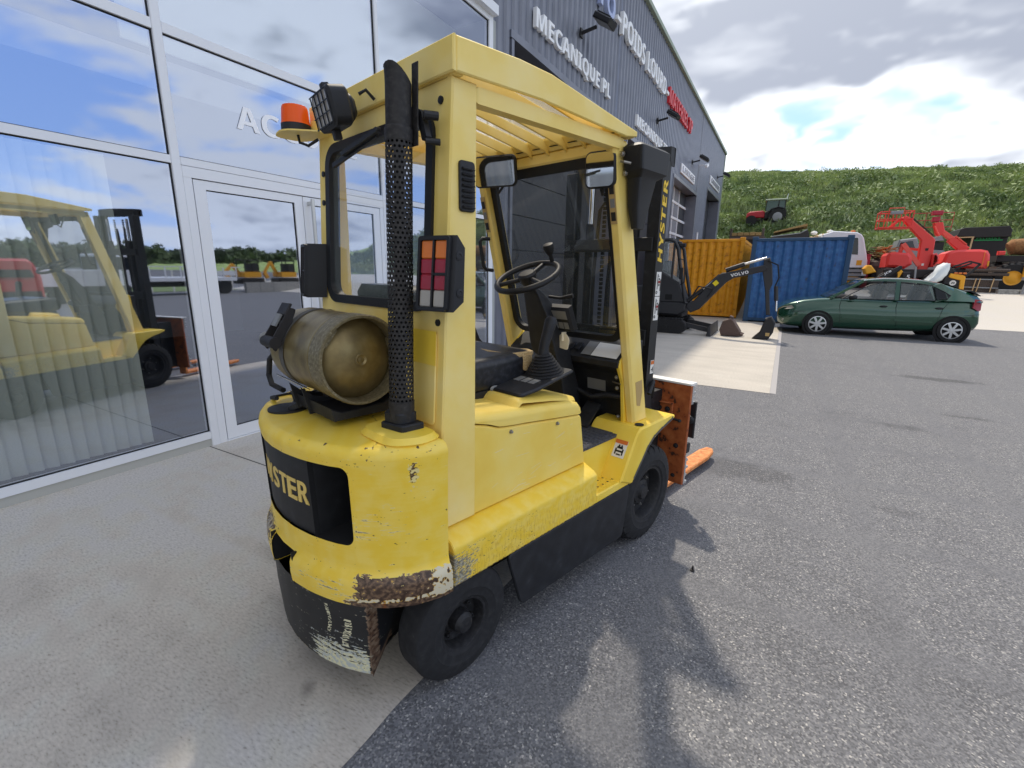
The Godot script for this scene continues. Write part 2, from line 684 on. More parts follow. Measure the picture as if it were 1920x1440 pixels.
func make_ground() -> void:
	var n1 := noise(SIMP, 0.25, 4, 101)
	var n2 := noise(SIMP, 1.6, 4, 102)
	# spots with a shape of their own: [x, a, size across, size along, tint]
	var spots := [[2.3, 9.65, 0.55, 0.16, -0.42], [2.02, 7.15, 0.25, 0.09, -0.42], [2.45, 2.9, 0.34, 0.24, 0.35], [-0.35, 1.55, 0.13, 0.05, 0.4], [0.55, 1.02, 0.12, 0.1, -0.3], [-0.2, 4.1, 0.5, 0.25, -0.28], [0.6, 3.0, 0.4, 0.2, 0.08], [-0.75, 1.0, 0.2, 0.12, -0.25], [-0.1, 1.2, 0.12, 0.3, 0.15], [1.3, 6.3, 0.3, 0.06, -0.3], [0.9, 3.9, 0.35, 0.04, -0.25], [1.75, 2.35, 0.25, 0.2, 0.16], [1.2, 4.6, 0.5, 0.1, 0.14], [2.8, 5.0, 0.7, 0.25, 0.1], [1.3, 1.9, 0.3, 0.08, -0.16], [1.9, 4.3, 0.12, 0.1, -0.3], [0.35, 1.5, 0.5, 0.12, 0.12]]
	var tint := func(x: float, a: float) -> Color:
		var k := 1.0 + 0.15 * n1.get_noise_2d(x, a) + 0.10 * n2.get_noise_2d(x, a) + 0.10 * n2.get_noise_2d(x * 4.0, a * 4.0)
		for s in spots:
			var r := Vector2((x - s[0]) / s[2], (a - s[1]) / s[3]).length() + 0.5 * n2.get_noise_2d(x * 3.0, a * 3.0)
			k += s[4] * smooth(1.15, 0.6, r)
		k = clampf(k, 0.4, 1.6)
		return Color(k, k, k * 1.01)
	struct("asphalt_yard", sheet(axis([-600.0, 60.0, -60.0, 3.0, -6.0, 0.5, -1.4, 0.06, 4.0, 0.2, 7.0, 0.5, 24.0, 4.0, 120.0, 60.0, 600.0]), axis([-600.0, 60.0, -60.0, 3.0, -3.0, 0.2, 0.4, 0.06, 5.0, 0.09, 11.0, 0.2, 15.0, 0.5, 34.0, 6.0, 160.0, 50.0, 600.0]), terrain, tint), "asphalt")
	# concrete: apron before the glass, slab before the workshop doors, pale slab to the right
	var cn := noise(SIMP, 0.9, 4, 111)
	var marks := [[-2.0, 1.62, 0.5, 0.07, -0.3], [-2.25, 1.42, 0.35, 0.06, -0.22], [-2.9, 1.35, 0.6, 0.05, -0.12], [-1.65, 1.2, 0.4, 0.12, -0.1], [-1.42, 0.92, 0.035, 0.025, -0.4], [-1.2, 1.1, 0.5, 0.5, -0.14]]
	var streak := noise(SIMP, 1.0, 3, 117)
	var ctint := func(x: float, a: float) -> Color:
		var k := 1.0 + 0.16 * n1.get_noise_2d(x * 2.0, a * 2.0) + 0.10 * n2.get_noise_2d(x * 6.0, a * 6.0) + 0.14 * cn.get_noise_2d(x * 2.0, a * 2.0)
		k += 0.1 * streak.get_noise_2d(x * 1.2 + a * 0.3, a * 7.0)
		for s in marks:
			var r := Vector2((x - s[0]) / s[2], (a - s[1] - 0.06 * (x - s[0])) / s[3]).length() + 0.6 * cn.get_noise_2d(x * 4.0, a * 4.0)
			k += s[4] * smooth(1.3, 0.5, r)
		k += 0.07 * smooth(-4.0, -4.3, x)
		return Color(k * 1.04, k, k * 0.94)
	var lift := func(x: float, a: float) -> float: return terrain(x, a) + 0.004
	var joints := [-5.0, -1.3, 2.12, 5.5]
	for k in 3:
		var a0: float = joints[k]
		struct("concrete_apron", sheet(axis([-4.36, 0.05, -1.062]), axis([a0 + 0.006, 0.05 if k == 1 else 0.12, joints[k + 1] - 0.006]), lift, ctint, 0.002), "concrete")
	var jt := MB.new()
	for k in range(1, 3):
		jt.box(-4.36, -1.062, 0.0005, 0.0015, joints[k] - 0.012, joints[k] + 0.012)
	struct("concrete_joint", jt.mesh(), mat("joint_dark", "5d5a55", 0.95))
	var stint := func(x: float, a: float) -> Color:
		var k := 0.92 + 0.12 * cn.get_noise_2d(x, a * 2.0) + 0.08 * streak.get_noise_2d(x * 0.6 + a * 0.2, a * 4.0)
		return Color(k * 1.02, k, k * 0.96)
	struct("workshop_slab", sheet(axis([-4.36, 0.15, 0.0]), axis([7.15, 0.15, 16.5, 0.6, 34.5]), lift, stint), "concrete")
	var kt := MB.new()
	kt.box(0.002, 0.075, 0.0005, 0.0055, 7.15, 16.4)
	struct("slab_edge_strip", kt.mesh(), mat("edge_strip", "a5a19f", 0.85))
	var wtint := func(x: float, a: float) -> Color:
		var k := 1.02 + 0.06 * cn.get_noise_2d(x, a * 2.0)
		return Color(k * 1.01, k, k * 0.97)
	struct("pale_slab", sheet(axis([4.0, 0.5, 26.0]), axis([19.6, 0.4, 33.5]), lift, wtint), "concrete")


func hill_h(x: float, a: float, bumps := true) -> float:
	var h := 1.0
	var rid := 11.3 - 0.055 * (x + 5.0) if x < 25.0 else 9.65 - 0.28 * (x - 25.0)
	rid = maxf(rid, 1.2)
	var t := clampf((a - 33.0) / 28.0, 0.0, 1.0)
	h += rid * (t * 1.08 - 0.08 * t * t * t)
	h += 0.35 * smooth(40.0, 41.2, a) - 0.35 * smooth(43.5, 46.0, a)
	if a > 61.0:
		h -= (a - 61.0) * 0.12
	if bumps:
		h += hn.get_noise_2d(x, a) * 0.7 * smooth(33.0, 36.0, a) * (1.0 - 0.7 * smooth(50.0, 58.0, a))
	return h


var hn := FastNoiseLite.new()


func make_hill() -> void:
	hn = noise(SIMP, 0.16, 4, 201)
	var tn := noise(SIMP, 0.12, 4, 203)
	var tint := func(x: float, a: float) -> Color:
		var k := 1.0 + 0.5 * tn.get_noise_2d(x, a)
		return Color(k, k, k)
	struct("grass_hill", sheet(axis([-70.0, 1.5, -8.0, 0.5, 32.0, 1.5, 110.0]), axis([33.0, 0.5, 64.0, 4.0, 110.0]), hill_h, tint), "hill_grass")
	# blades: one tuft mesh, tens of thousands of copies
	var tuft := func(n: int, hgt: float, wid: float, spread: float, sd: int) -> ArrayMesh:
		var b := MB.new()
		var r := RandomNumberGenerator.new()
		r.seed = sd
		for i in n:
			var g := r.randf() * TAU
			var p := Vector3(cos(g), 0, sin(g)) * r.randf() * spread
			var d := Vector3(cos(g), 0, sin(g)).rotated(Vector3.UP, r.randf_range(-1, 1))
			var s := d.cross(Vector3.UP) * wid * r.randf_range(0.6, 1.2)
			var hh := hgt * r.randf_range(0.5, 1.1)
			var mid := p + d * 0.12 * hh + Vector3(0, hh * 0.6, 0)
			var tip := p + d * 0.5 * hh + Vector3(0, hh, 0)
			b.quad(p - s, p + s, mid + s * 0.8, mid - s * 0.8)
			b.tri(mid - s * 0.8, mid + s * 0.8, tip)
		return b.mesh(0.0)
	var gm := mat("grass_blade", "ffffff", 0.8)
	gm.vertex_color_use_as_albedo = true
	gm.backlight_enabled = true
	gm.backlight = hexc("5a6a20")
	var shrub := func() -> ArrayMesh:
		var b := MB.new()
		var r := RandomNumberGenerator.new()
		r.seed = 9
		for i in 90:
			var d := Vector3(r.randf_range(-1, 1), r.randf_range(-0.2, 1), r.randf_range(-1, 1)).normalized() * r.randf_range(0.35, 1.0)
			var u := Vector3(r.randf_range(-1, 1), r.randf_range(-0.5, 1), r.randf_range(-1, 1)).normalized() * r.randf_range(0.1, 0.2)
			var s := u.cross(Vector3(r.randf_range(-1, 1), r.randf_range(-1, 1), r.randf_range(-1, 1))).normalized() * 0.07
			b.quad(d - u, d + s, d + u, d - s)
		return b.mesh(0.0)
	var kinds := [["hill_shrubs", shrub.call(), 900, Color(0.10, 0.15, 0.07), Color(0.27, 0.33, 0.15)], ["hill_grass_blades", tuft.call(12, 0.30, 0.035, 0.36, 1), 42000, Color(0.26, 0.33, 0.14), Color(0.54, 0.58, 0.29)], ["hill_weeds", tuft.call(34, 0.36, 0.06, 0.5, 2), 22000, Color(0.17, 0.23, 0.12), Color(0.40, 0.46, 0.26)], ["hill_flowers", tuft.call(6, 0.45, 0.04, 0.25, 3), 190, Color(0.5, 0.55, 0.4), Color(0.75, 0.78, 0.66)]]
	for kd in kinds:
		var mm := MultiMesh.new()
		mm.transform_format = MultiMesh.TRANSFORM_3D
		mm.use_colors = true
		mm.mesh = kd[1]
		mm.instance_count = kd[2]
		for i in int(kd[2]):
			var a := 33.3 + 29.5 * pow(rng.randf(), 0.8)
			var x := rng.randf_range(-12.0, 34.0)
			var k := tn.get_noise_2d(x * 1.6 + 50.0, a * 1.6)
			if kd[0] == "hill_flowers":
				a = rng.randf_range(42.0, 46.5)
				x = rng.randf_range(0.0, 5.5)
			var sc := rng.randf_range(0.6, 1.3) * (1.0 + 0.5 * k) * (1.0 - 0.5 * smooth(54.0, 60.0, a))
			mm.set_instance_transform(i, Transform3D(Basis(Vector3.UP, rng.randf() * TAU).scaled(Vector3(1, rng.randf_range(0.7, 1.2), 1) * sc), P(x, hill_h(x, a) - 0.05, a)))
			var t := clampf(0.5 + 0.9 * k + rng.randf_range(-0.35, 0.35) + 0.25 * smooth(52.0, 61.0, a), 0.0, 1.0)
			var c: Color = kd[3].lerp(kd[4], t)
			mm.set_instance_color(i, c)
		var o := MultiMeshInstance3D.new()
		o.multimesh = mm
		o.material_override = gm
		o.name = kd[0]
		o.set_meta("kind", "stuff")
		add_child(o)
		tag(o, {"hill_grass_blades": "long green grass covering the hillside behind the yard", "hill_weeds": "dark leafy weeds in clumps over the hillside", "hill_flowers": "pale wildflowers beside the tractor on the hillside", "hill_shrubs": "low leafy shrubs dotted among the grass of the hillside"}[kd[0]], {"hill_grass_blades": "grass", "hill_weeds": "weeds", "hill_flowers": "wildflowers", "hill_shrubs": "shrubs"}[kd[0]])


const FX := -4.355
# lettering on a wall that faces +x, reading away from the camera: origin at along = a
func wall_at(a: float, y: float, x: float) -> Transform3D:
	return Transform3D(Basis(Vector3(0, 0, -1), Vector3.UP, Vector3(1, 0, 0)), P(x, y, a))


func make_office() -> void:
	var o := thing("office_building", "glass fronted office with white frames and vertical blinds beside the forklift", "building")
	# shell
	clad(o, -8.0, 6.94, 5.43, 8.86)
	var b := MB.new()
	b.box(-11.9, FX - 0.06, 5.45, 8.80, -7.95, 6.9)
	part(o, "upper_storey", b, "cladding_dark")
	b = MB.new()
	b.box(-12.0, FX + 0.09, 8.84, 8.96, -8.05, 6.92, 0.01)
	part(o, "eaves_trim", b, "eaves_trim")
	b = MB.new()
	b.box(-12.0, FX - 0.02, 5.30, 5.40, -8.0, 6.93, 0.02)
	part(o, "roof", b, "cladding_dark")
	b = MB.new()
	b.box(FX - 0.02, FX + 0.1, 5.30, 5.43, -8.0, 6.95, 0.015)
	part(o, "fascia", b, "white_frame")
	b = MB.new()
	b.box(-12.0, -11.8, 0.0, 5.30, -8.0, 6.93)
	b.box(-11.8, FX - 0.03, 0.0, 5.30, -8.0, -7.8)
	b.box(-11.8, FX - 0.03, 0.0, 5.30, 6.93, 7.1)
	b.box(-11.8, FX - 0.5, 3.05, 3.3, -7.8, 6.93)
	part(o, "inner_wall", b, "room_wall")
	b = MB.new()
	b.box(-11.8, FX - 0.05, 0.0, 0.03, -7.8, 6.93)
	part(o, "inner_floor", b, "room_floor")
	b = MB.new()
	b.box(FX - 0.06, FX - 0.004, 0.0, 0.075, -7.8, 2.15)
	b.box(FX - 0.06, FX - 0.004, 0.0, 0.075, 4.5, 6.85)
	part(o, "plinth", b, "plinth_grey")
	# frame
	var ms := [-6.95, -4.68, -2.41, -0.12, 2.178, 4.465, 6.87]
	var wd := [0.06, 0.06, 0.06, 0.06, 0.066, 0.05, 0.11]
	for k in ms.size():
		b = MB.new()
		b.box(FX - 0.08, FX + 0.012, 0.0 if k > 3 else 0.075, 5.30, ms[k] - wd[k] / 2, ms[k] + wd[k] / 2, 0.005)
		part(o, "mullion", b, "white_frame")
	for k in ms.size() - 1:
		var a0: float = ms[k] + wd[k] / 2
		var a1: float = ms[k + 1] - wd[k + 1] / 2
		var hs := [[0.075, 0.14], [2.388, 2.446], [3.315, 3.385], [5.22, 5.30]]
		if k == 4:
			hs[0] = [2.30, 2.384]
		for h in hs:
			b = MB.new()
			b.box(FX - 0.075, FX + 0.008, h[0], h[1], a0, a1, 0.005)
			part(o, "transom", b, "white_frame")
		for r in ([[2.446, 3.315], [3.385, 5.22]] if k == 4 else [[0.14, 2.388], [2.446, 3.315], [3.385, 5.22]]):
			b = MB.new()
			b.quad(P(FX - 0.02, r[0], a0), P(FX - 0.02, r[0], a1), P(FX - 0.02, r[1], a1), P(FX - 0.02, r[1], a0))
			part(o, "pane", b, "pane")
			b = MB.new()
			for e in [a0, a1 - 0.008]:
				b.box(FX - 0.03, FX - 0.012, r[0], r[1], e, e + 0.008)
			for e in [r[0], r[1] - 0.008]:
				b.box(FX - 0.03, FX - 0.012, e, e + 0.008, a0 + 0.008, a1 - 0.008)
			part(o, "gasket", b, "rubber_seal")
	# blinds
	for k in 5:
		if k == 4:
			continue
		for r in [[0.12, 2.4]]:
			var a: float = ms[k] + 0.1
			while a < ms[k + 1] - (0.42 if r[0] < 1.0 else 0.08):
				b = MB.new()
				b.tr = Transform3D(Basis(Vector3.UP, -0.36 + 0.06 * sin(a * 9.0)), P(FX - 0.22, 0, a))
				b.box(-0.001, 0.001, r[0], r[1], -0.046, 0.046)
				part(o, "blind_slat", b, "blind")
				a += 0.088
	b = MB.new()
	b.box(FX - 0.62, FX - 0.6, 3.4, 5.20, 2.2, 6.8)
	part(o, "roller_blind", b, "blind")
	# double door in the bay between 2.21 and 4.44
	b = MB.new()
	b.box(FX - 0.07, FX + 0.006, 0.0, 2.30, 2.211, 2.282, 0.004)
	b.box(FX - 0.07, FX + 0.006, 0.0, 2.30, 4.385, 4.44, 0.004)
	b.box(FX - 0.08, FX + 0.01, 0.0, 0.014, 2.282, 4.385)
	part(o, "door_frame", b, "white_frame")
	for leaf in [[2.29, 3.318, 2.385, 3.228], [3.326, 4.378, 3.43, 4.285]]:
		b = MB.new()
		b.tr = Transform3D(Basis(Vector3(0, 0, -1), Vector3.UP, Vector3(1, 0, 0)), Vector3(FX - 0.05, 0, 0))
		b.ring2(rrect(leaf[0], leaf[1], 0.018, 2.292, 0.001, 1), rrect(leaf[2], leaf[3], 0.125, 2.222, 0.001, 1), 0.0, 0.05)
		var d := part(o, "door", b, "white_frame")
		b = MB.new()
		b.quad(P(FX - 0.02, 0.125, leaf[2]), P(FX - 0.02, 0.125, leaf[3]), P(FX - 0.02, 2.222, leaf[3]), P(FX - 0.02, 2.222, leaf[2]))
		part(d, "door_pane", b, "pane")
		b = MB.new()
		b.tr = Transform3D(Basis(Vector3(0, 0, -1), Vector3.UP, Vector3(1, 0, 0)), Vector3(FX - 0.02, 0, 0))
		b.ring2(rrect(leaf[2] - 0.001, leaf[3] + 0.001, 0.124, 2.223, 0.001, 1), rrect(leaf[2] + 0.008, leaf[3] - 0.008, 0.133, 2.214, 0.001, 1), -0.005, 0.006)
		part(d, "gasket", b, "rubber_seal")
		if leaf[0] > 3.0:
			b = MB.new()
			b.cyl(P(FX + 0.07, 0.35, 3.385), P(FX + 0.07, 2.27, 3.385), 0.019, 10)
			for y in [0.5, 2.23]:
				b.box(FX, FX + 0.07, y - 0.018, y + 0.018, 3.37, 3.40, 0.004)
			part(d, "handle", b, "aluminium")
	lettering(o, "lettering", "ACCUEIL", 1.36, 0.192, 0.004, wall_at(2.73, 2.778, FX - 0.016), "frosted_letter")


# profiled metal sheet facing +x between a0..a1 and y0..y1
func clad(o: Node3D, a0: float, a1: float, y0: float, y1: float) -> void:
	var b := MB.new()
	var pr := [[0.0, 0.0], [0.055, 0.0], [0.085, 0.038], [0.18, 0.038], [0.21, 0.0]]
	var pts := []
	var a := floorf(a0 / 0.25) * 0.25
	while a < a1:
		for q in pr:
			var t: float = a + q[0]
			if t > a0 and t < a1:
				pts.append(Vector2(t, q[1]))
		a += 0.25
	pts.push_front(Vector2(a0, 0.0))
	pts.append(Vector2(a1, 0.0))
	for k in pts.size() - 1:
		var p: Vector2 = pts[k]
		var q: Vector2 = pts[k + 1]
		b.quad(P(FX - 0.038 + p.y, y0, p.x), P(FX - 0.038 + q.y, y0, q.x), P(FX - 0.038 + q.y, y1, q.x), P(FX - 0.038 + p.y, y1, p.x))
	part(o, "cladding_sheet", b, "cladding", 0.0)


func make_warehouse() -> void:
	var o := thing("workshop_building", "dark grey corrugated metal workshop with white lettering and tall bay doors", "building")
	var doors := [[7.55, 12.85, 5.3], [13.95, 19.2, 5.3], [20.27, 25.58, 5.3], [28.75, 33.75, 6.05]]
	var a := 6.95
	for d in doors:
		clad(o, a, d[0], 0.0, 8.86)
		clad(o, d[0], d[1], d[2], 8.86)
		a = d[1]
	clad(o, a, 34.55, 0.0, 8.86)
	var b := MB.new()
	b.box(FX - 0.3, FX - 0.05, 0.0, 8.86, 34.45, 34.55)
	b.box(-26.0, FX - 0.3, 0.0, 8.86, 34.35, 34.5)
	b.box(-26.0, -25.7, 0.0, 8.86, 7.0, 34.4)
	b.box(-26.0, FX - 0.3, 5.6, 8.86, 6.97, 7.1)
	part(o, "rear_wall", b, "cladding_dark")
	b = MB.new()
	b.front(poly([-26.2, 8.86, FX - 0.05, 8.86, FX - 0.05, 8.9, -15.0, 10.2, -26.2, 8.92]), 6.97, 34.6)
	part(o, "roof", b, "cladding_dark")
	b = MB.new()
	b.box(FX - 0.06, FX + 0.09, 8.84, 8.96, 6.93, 34.64, 0.01)
	part(o, "eaves_trim", b, "eaves_trim")
	b = MB.new()
	b.box(FX - 0.06, FX + 0.03, 0.0, 8.83, 34.55, 34.63, 0.01)
	part(o, "corner_trim", b, "eaves_trim")
	for d in doors:
		b = MB.new()
		b.box(FX - 0.02, FX + 0.03, d[2] - 0.07, d[2] + 0.05, d[0] - 0.1, d[1] + 0.1, 0.008)
		b.box(FX - 0.8, FX - 0.02, d[2] - 0.03, d[2] + 0.05, d[0], d[1])
		for e in [d[0] - 0.08, d[1]]:
			b.box(FX - 0.8, FX + 0.025, 0.0, d[2] - 0.08, e, e + 0.08)
		part(o, "door_surround", b, "cladding")
		var dr := Node3D.new()
		dr.name = numbered(o, "bay_door")
		o.add_child(dr, true)
		var glazed: bool = d[0] > 20.0 and d[0] < 21.0
		var x := FX - (0.55 if d[0] > 28.0 else 0.42)
		b = MB.new()
		b.box(x - 0.08, x - 0.05, 0.0, d[2], d[0], d[1])
		part(dr, "door_leaf", b, "cladding_dark")
		var rows := 8
		var rh: float = d[2] / rows
		for r in rows:
			if glazed:
				b = MB.new()
				b.box(x - 0.05, x, r * rh - 0.05, r * rh + 0.05, d[0], d[1], 0.01)
				part(dr, "rail", b, "white_frame")
				for c in 3:
					var w: float = (d[1] - d[0]) / 4.4
					b = MB.new()
					b.box(x - 0.045, x - 0.03, r * rh + 0.06, (r + 1) * rh - 0.06, d[0] + 0.03 + c * w, d[0] - 0.05 + (c + 1) * w)
					part(dr, "window", b, "window_grey")
					b = MB.new()
					b.box(x - 0.045, x - 0.01, r * rh + 0.05, (r + 1) * rh - 0.05, d[0] - 0.05 + (c + 1) * w, d[0] + 0.03 + (c + 1) * w)
					part(dr, "stile", b, "white_frame")
			else:
				b = MB.new()
				b.box(x - 0.05, x - 0.01, r * rh + 0.01, (r + 1) * rh - 0.01, d[0], d[1], 0.01)
				part(dr, "door_section", b, "cladding_dark")
	lettering(o, "lettering", "AUTO", 2.35, 0.5, 0.09, wall_at(9.8, 7.26, FX), "blue_letter")
	lettering(o, "lettering", "-", 0.28, 0.09, 0.09, wall_at(12.34, 7.42, FX), "white_letter")
	lettering(o, "lettering", "POIDS LOURD", 4.82, 0.5, 0.09, wall_at(12.76, 7.26, FX), "white_letter")
	lettering(o, "lettering", "-", 0.28, 0.09, 0.09, wall_at(17.76, 7.42, FX), "white_letter")
	lettering(o, "lettering", "MATERIEL TP", 4.5, 0.5, 0.09, wall_at(18.18, 7.26, FX), "red_letter")
	lettering(o, "lettering", "MECANIQUE PL", 3.98, 0.37, 0.07, wall_at(8.22, 5.6, FX), "white_letter")
	lettering(o, "lettering", "MECANIQUE TP", 3.98, 0.37, 0.07, wall_at(14.58, 5.6, FX), "white_letter")
	for s in [["LAVAGE", 21.35, 24.5, 5.57, 5.93], ["CARROSSERIE", 29.2, 33.1, 6.36, 6.76]]:
		b = MB.new()
		b.box(FX, FX + 0.06, s[3], s[4], s[1], s[2], 0.01)
		var sg := part(o, "sign_board", b, "white_frame")
		lettering(sg, "lettering", s[0], (s[2] - s[1]) * 0.86, (s[4] - s[3]) * 0.62, 0.02, wall_at(s[1] + (s[2] - s[1]) * 0.07, s[3] + (s[4] - s[3]) * 0.19, FX + 0.06), "window_grey")
	var at := [[10.35, 6.38, "black floodlight on a bracket above the first row of white letters"], [17.1, 6.42, "black floodlight on a bracket above the second word of the workshop wall"], [23.75, 6.4, "small black floodlight above the white sign over the glazed bay door"], [32.0, 7.1, "farthest small floodlight on the workshop wall near its corner"]]
	for k in at.size():
		var f := thing("floodlight", at[k][2], "floodlight", P(FX, at[k][1], at[k][0]), 0.0, "floodlights on the workshop wall")
		b = MB.new()
		b.box(0.0, 0.03, -0.08, 0.08, -0.07, 0.07, 0.005)
		b.bar(Vector3(0.02, 0, 0), Vector3(0.34, 0.05, 0), 0.05, 0.05)
		part(f, "bracket", b, "black_plastic")
		b = MB.new()
		b.tr = Transform3D(Basis(Vector3(0, 0, 1), -0.55), Vector3(0.5, 0.1, 0))
		b.box(-0.2, 0.2, -0.04, 0.07, -0.2, 0.2, 0.02)
		for c in 5:
			b.box(-0.16, 0.16, 0.07, 0.1, -0.16 + c * 0.075, -0.15 + c * 0.075)
		part(f, "lamp_housing", b, "black_plastic")
		b = MB.new()
		b.tr = Transform3D(Basis(Vector3(0, 0, 1), -0.55), Vector3(0.5, 0.1, 0))
		b.box(-0.17, 0.17, -0.048, -0.041, -0.17, 0.17)
		part(f, "lens", b, "label_grey")
	var c := thing("security_camera", "white security camera on an arm between the two far doors", "camera", P(FX, 6.6, 25.6))
	b = MB.new()
	b.bar(Vector3.ZERO, Vector3(0.35, 0, 0), 0.04, 0.04)
	b.bar(Vector3(0.35, -0.1, 0.22), Vector3(0.35, 0.05, -0.25), 0.12, 0.12, Vector3.UP, 0.02)
	part(c, "camera_body", b, "white_frame")
	var pipe := MB.new()
	pipe.cyl(P(FX + 0.05, 0.0, 26.7), P(FX + 0.05, 3.6, 26.7), 0.05)
	part(o, "white_box", pipe, "white_frame")


const CW := [0.0, -0.458, 0.1, -0.452, 0.2, -0.432, 0.3, -0.398, 0.39, -0.35, 0.46, -0.29, 0.515, -0.215, 0.545, -0.135, 0.55, -0.078]


# outline of the counterweight at signed arc position s in -1..1 -> (x, a, outward x, outward a)
func cw_at(s: float) -> Array:
	var pts := poly(CW)
	var total := 0.0
	for i in pts.size() - 1:
		total += pts[i].distance_to(pts[i + 1])
	var t := absf(s) * total
	for i in pts.size() - 1:
		var d := pts[i].distance_to(pts[i + 1])
		if t <= d or i == pts.size() - 2:
			var k := t / d
			var p := pts[i].lerp(pts[i + 1], k)
			var e0 := (pts[i + 1] - pts[maxi(i - 1, 0)]).normalized() if i > 0 else Vector2(1, 0)
			var e1 := (pts[mini(i + 2, pts.size() - 1)] - pts[i]).normalized()
			var e := e0.lerp(e1, k).normalized()
			var sg := 1.0 if s >= 0 else -1.0
			return [p.x * sg, p.y, e.y * sg, -e.x]
		t -= d
	return [0, 0, 0, 0]


# rows of height and outward offset
const CWROWS := [0.452, -0.004, 0.46, 0.012, 0.50, 0.016, 0.54, 0.015, 0.56, 0.008, 0.575, -0.006, 0.60, -0.012, 0.675, -0.012, 0.75, -0.011, 0.85, -0.008, 0.965, -0.004, 0.995, 0.0, 1.012, -0.004, 1.026, -0.015, 1.034, -0.034]


func cw_off(h: float) -> float:
	for i in range(0, CWROWS.size() - 2, 2):
		if h <= CWROWS[i + 2] + 0.0001:
			return lerpf(CWROWS[i + 1], CWROWS[i + 3], clampf((h - CWROWS[i]) / (CWROWS[i + 2] - CWROWS[i]), 0, 1))
	return CWROWS[-1]


func cw_p(s: float, h: float, more := 0.0) -> Vector3:
	var c := cw_at(s)
	var o := cw_off(h) + more
	return P(c[0] + c[2] * o, h, c[1] + c[3] * o)


func cw_uv(p: Vector3) -> Vector2:
	# arc position back from x and a: good enough for paint
	var x := absf(p.x)
	var a := -p.z
	var best := 0.0
	var bd := 9.0
	for i in 41:
		var c := cw_at(i / 40.0)
		var d := Vector2(x - c[0], a - c[1]).length()
		if d < bd:
			bd = d
			best = i / 40.0
	return Vector2(0.5 + 0.5 * best * signf(p.x), 1.0 - (p.y - 0.1) / 0.96)


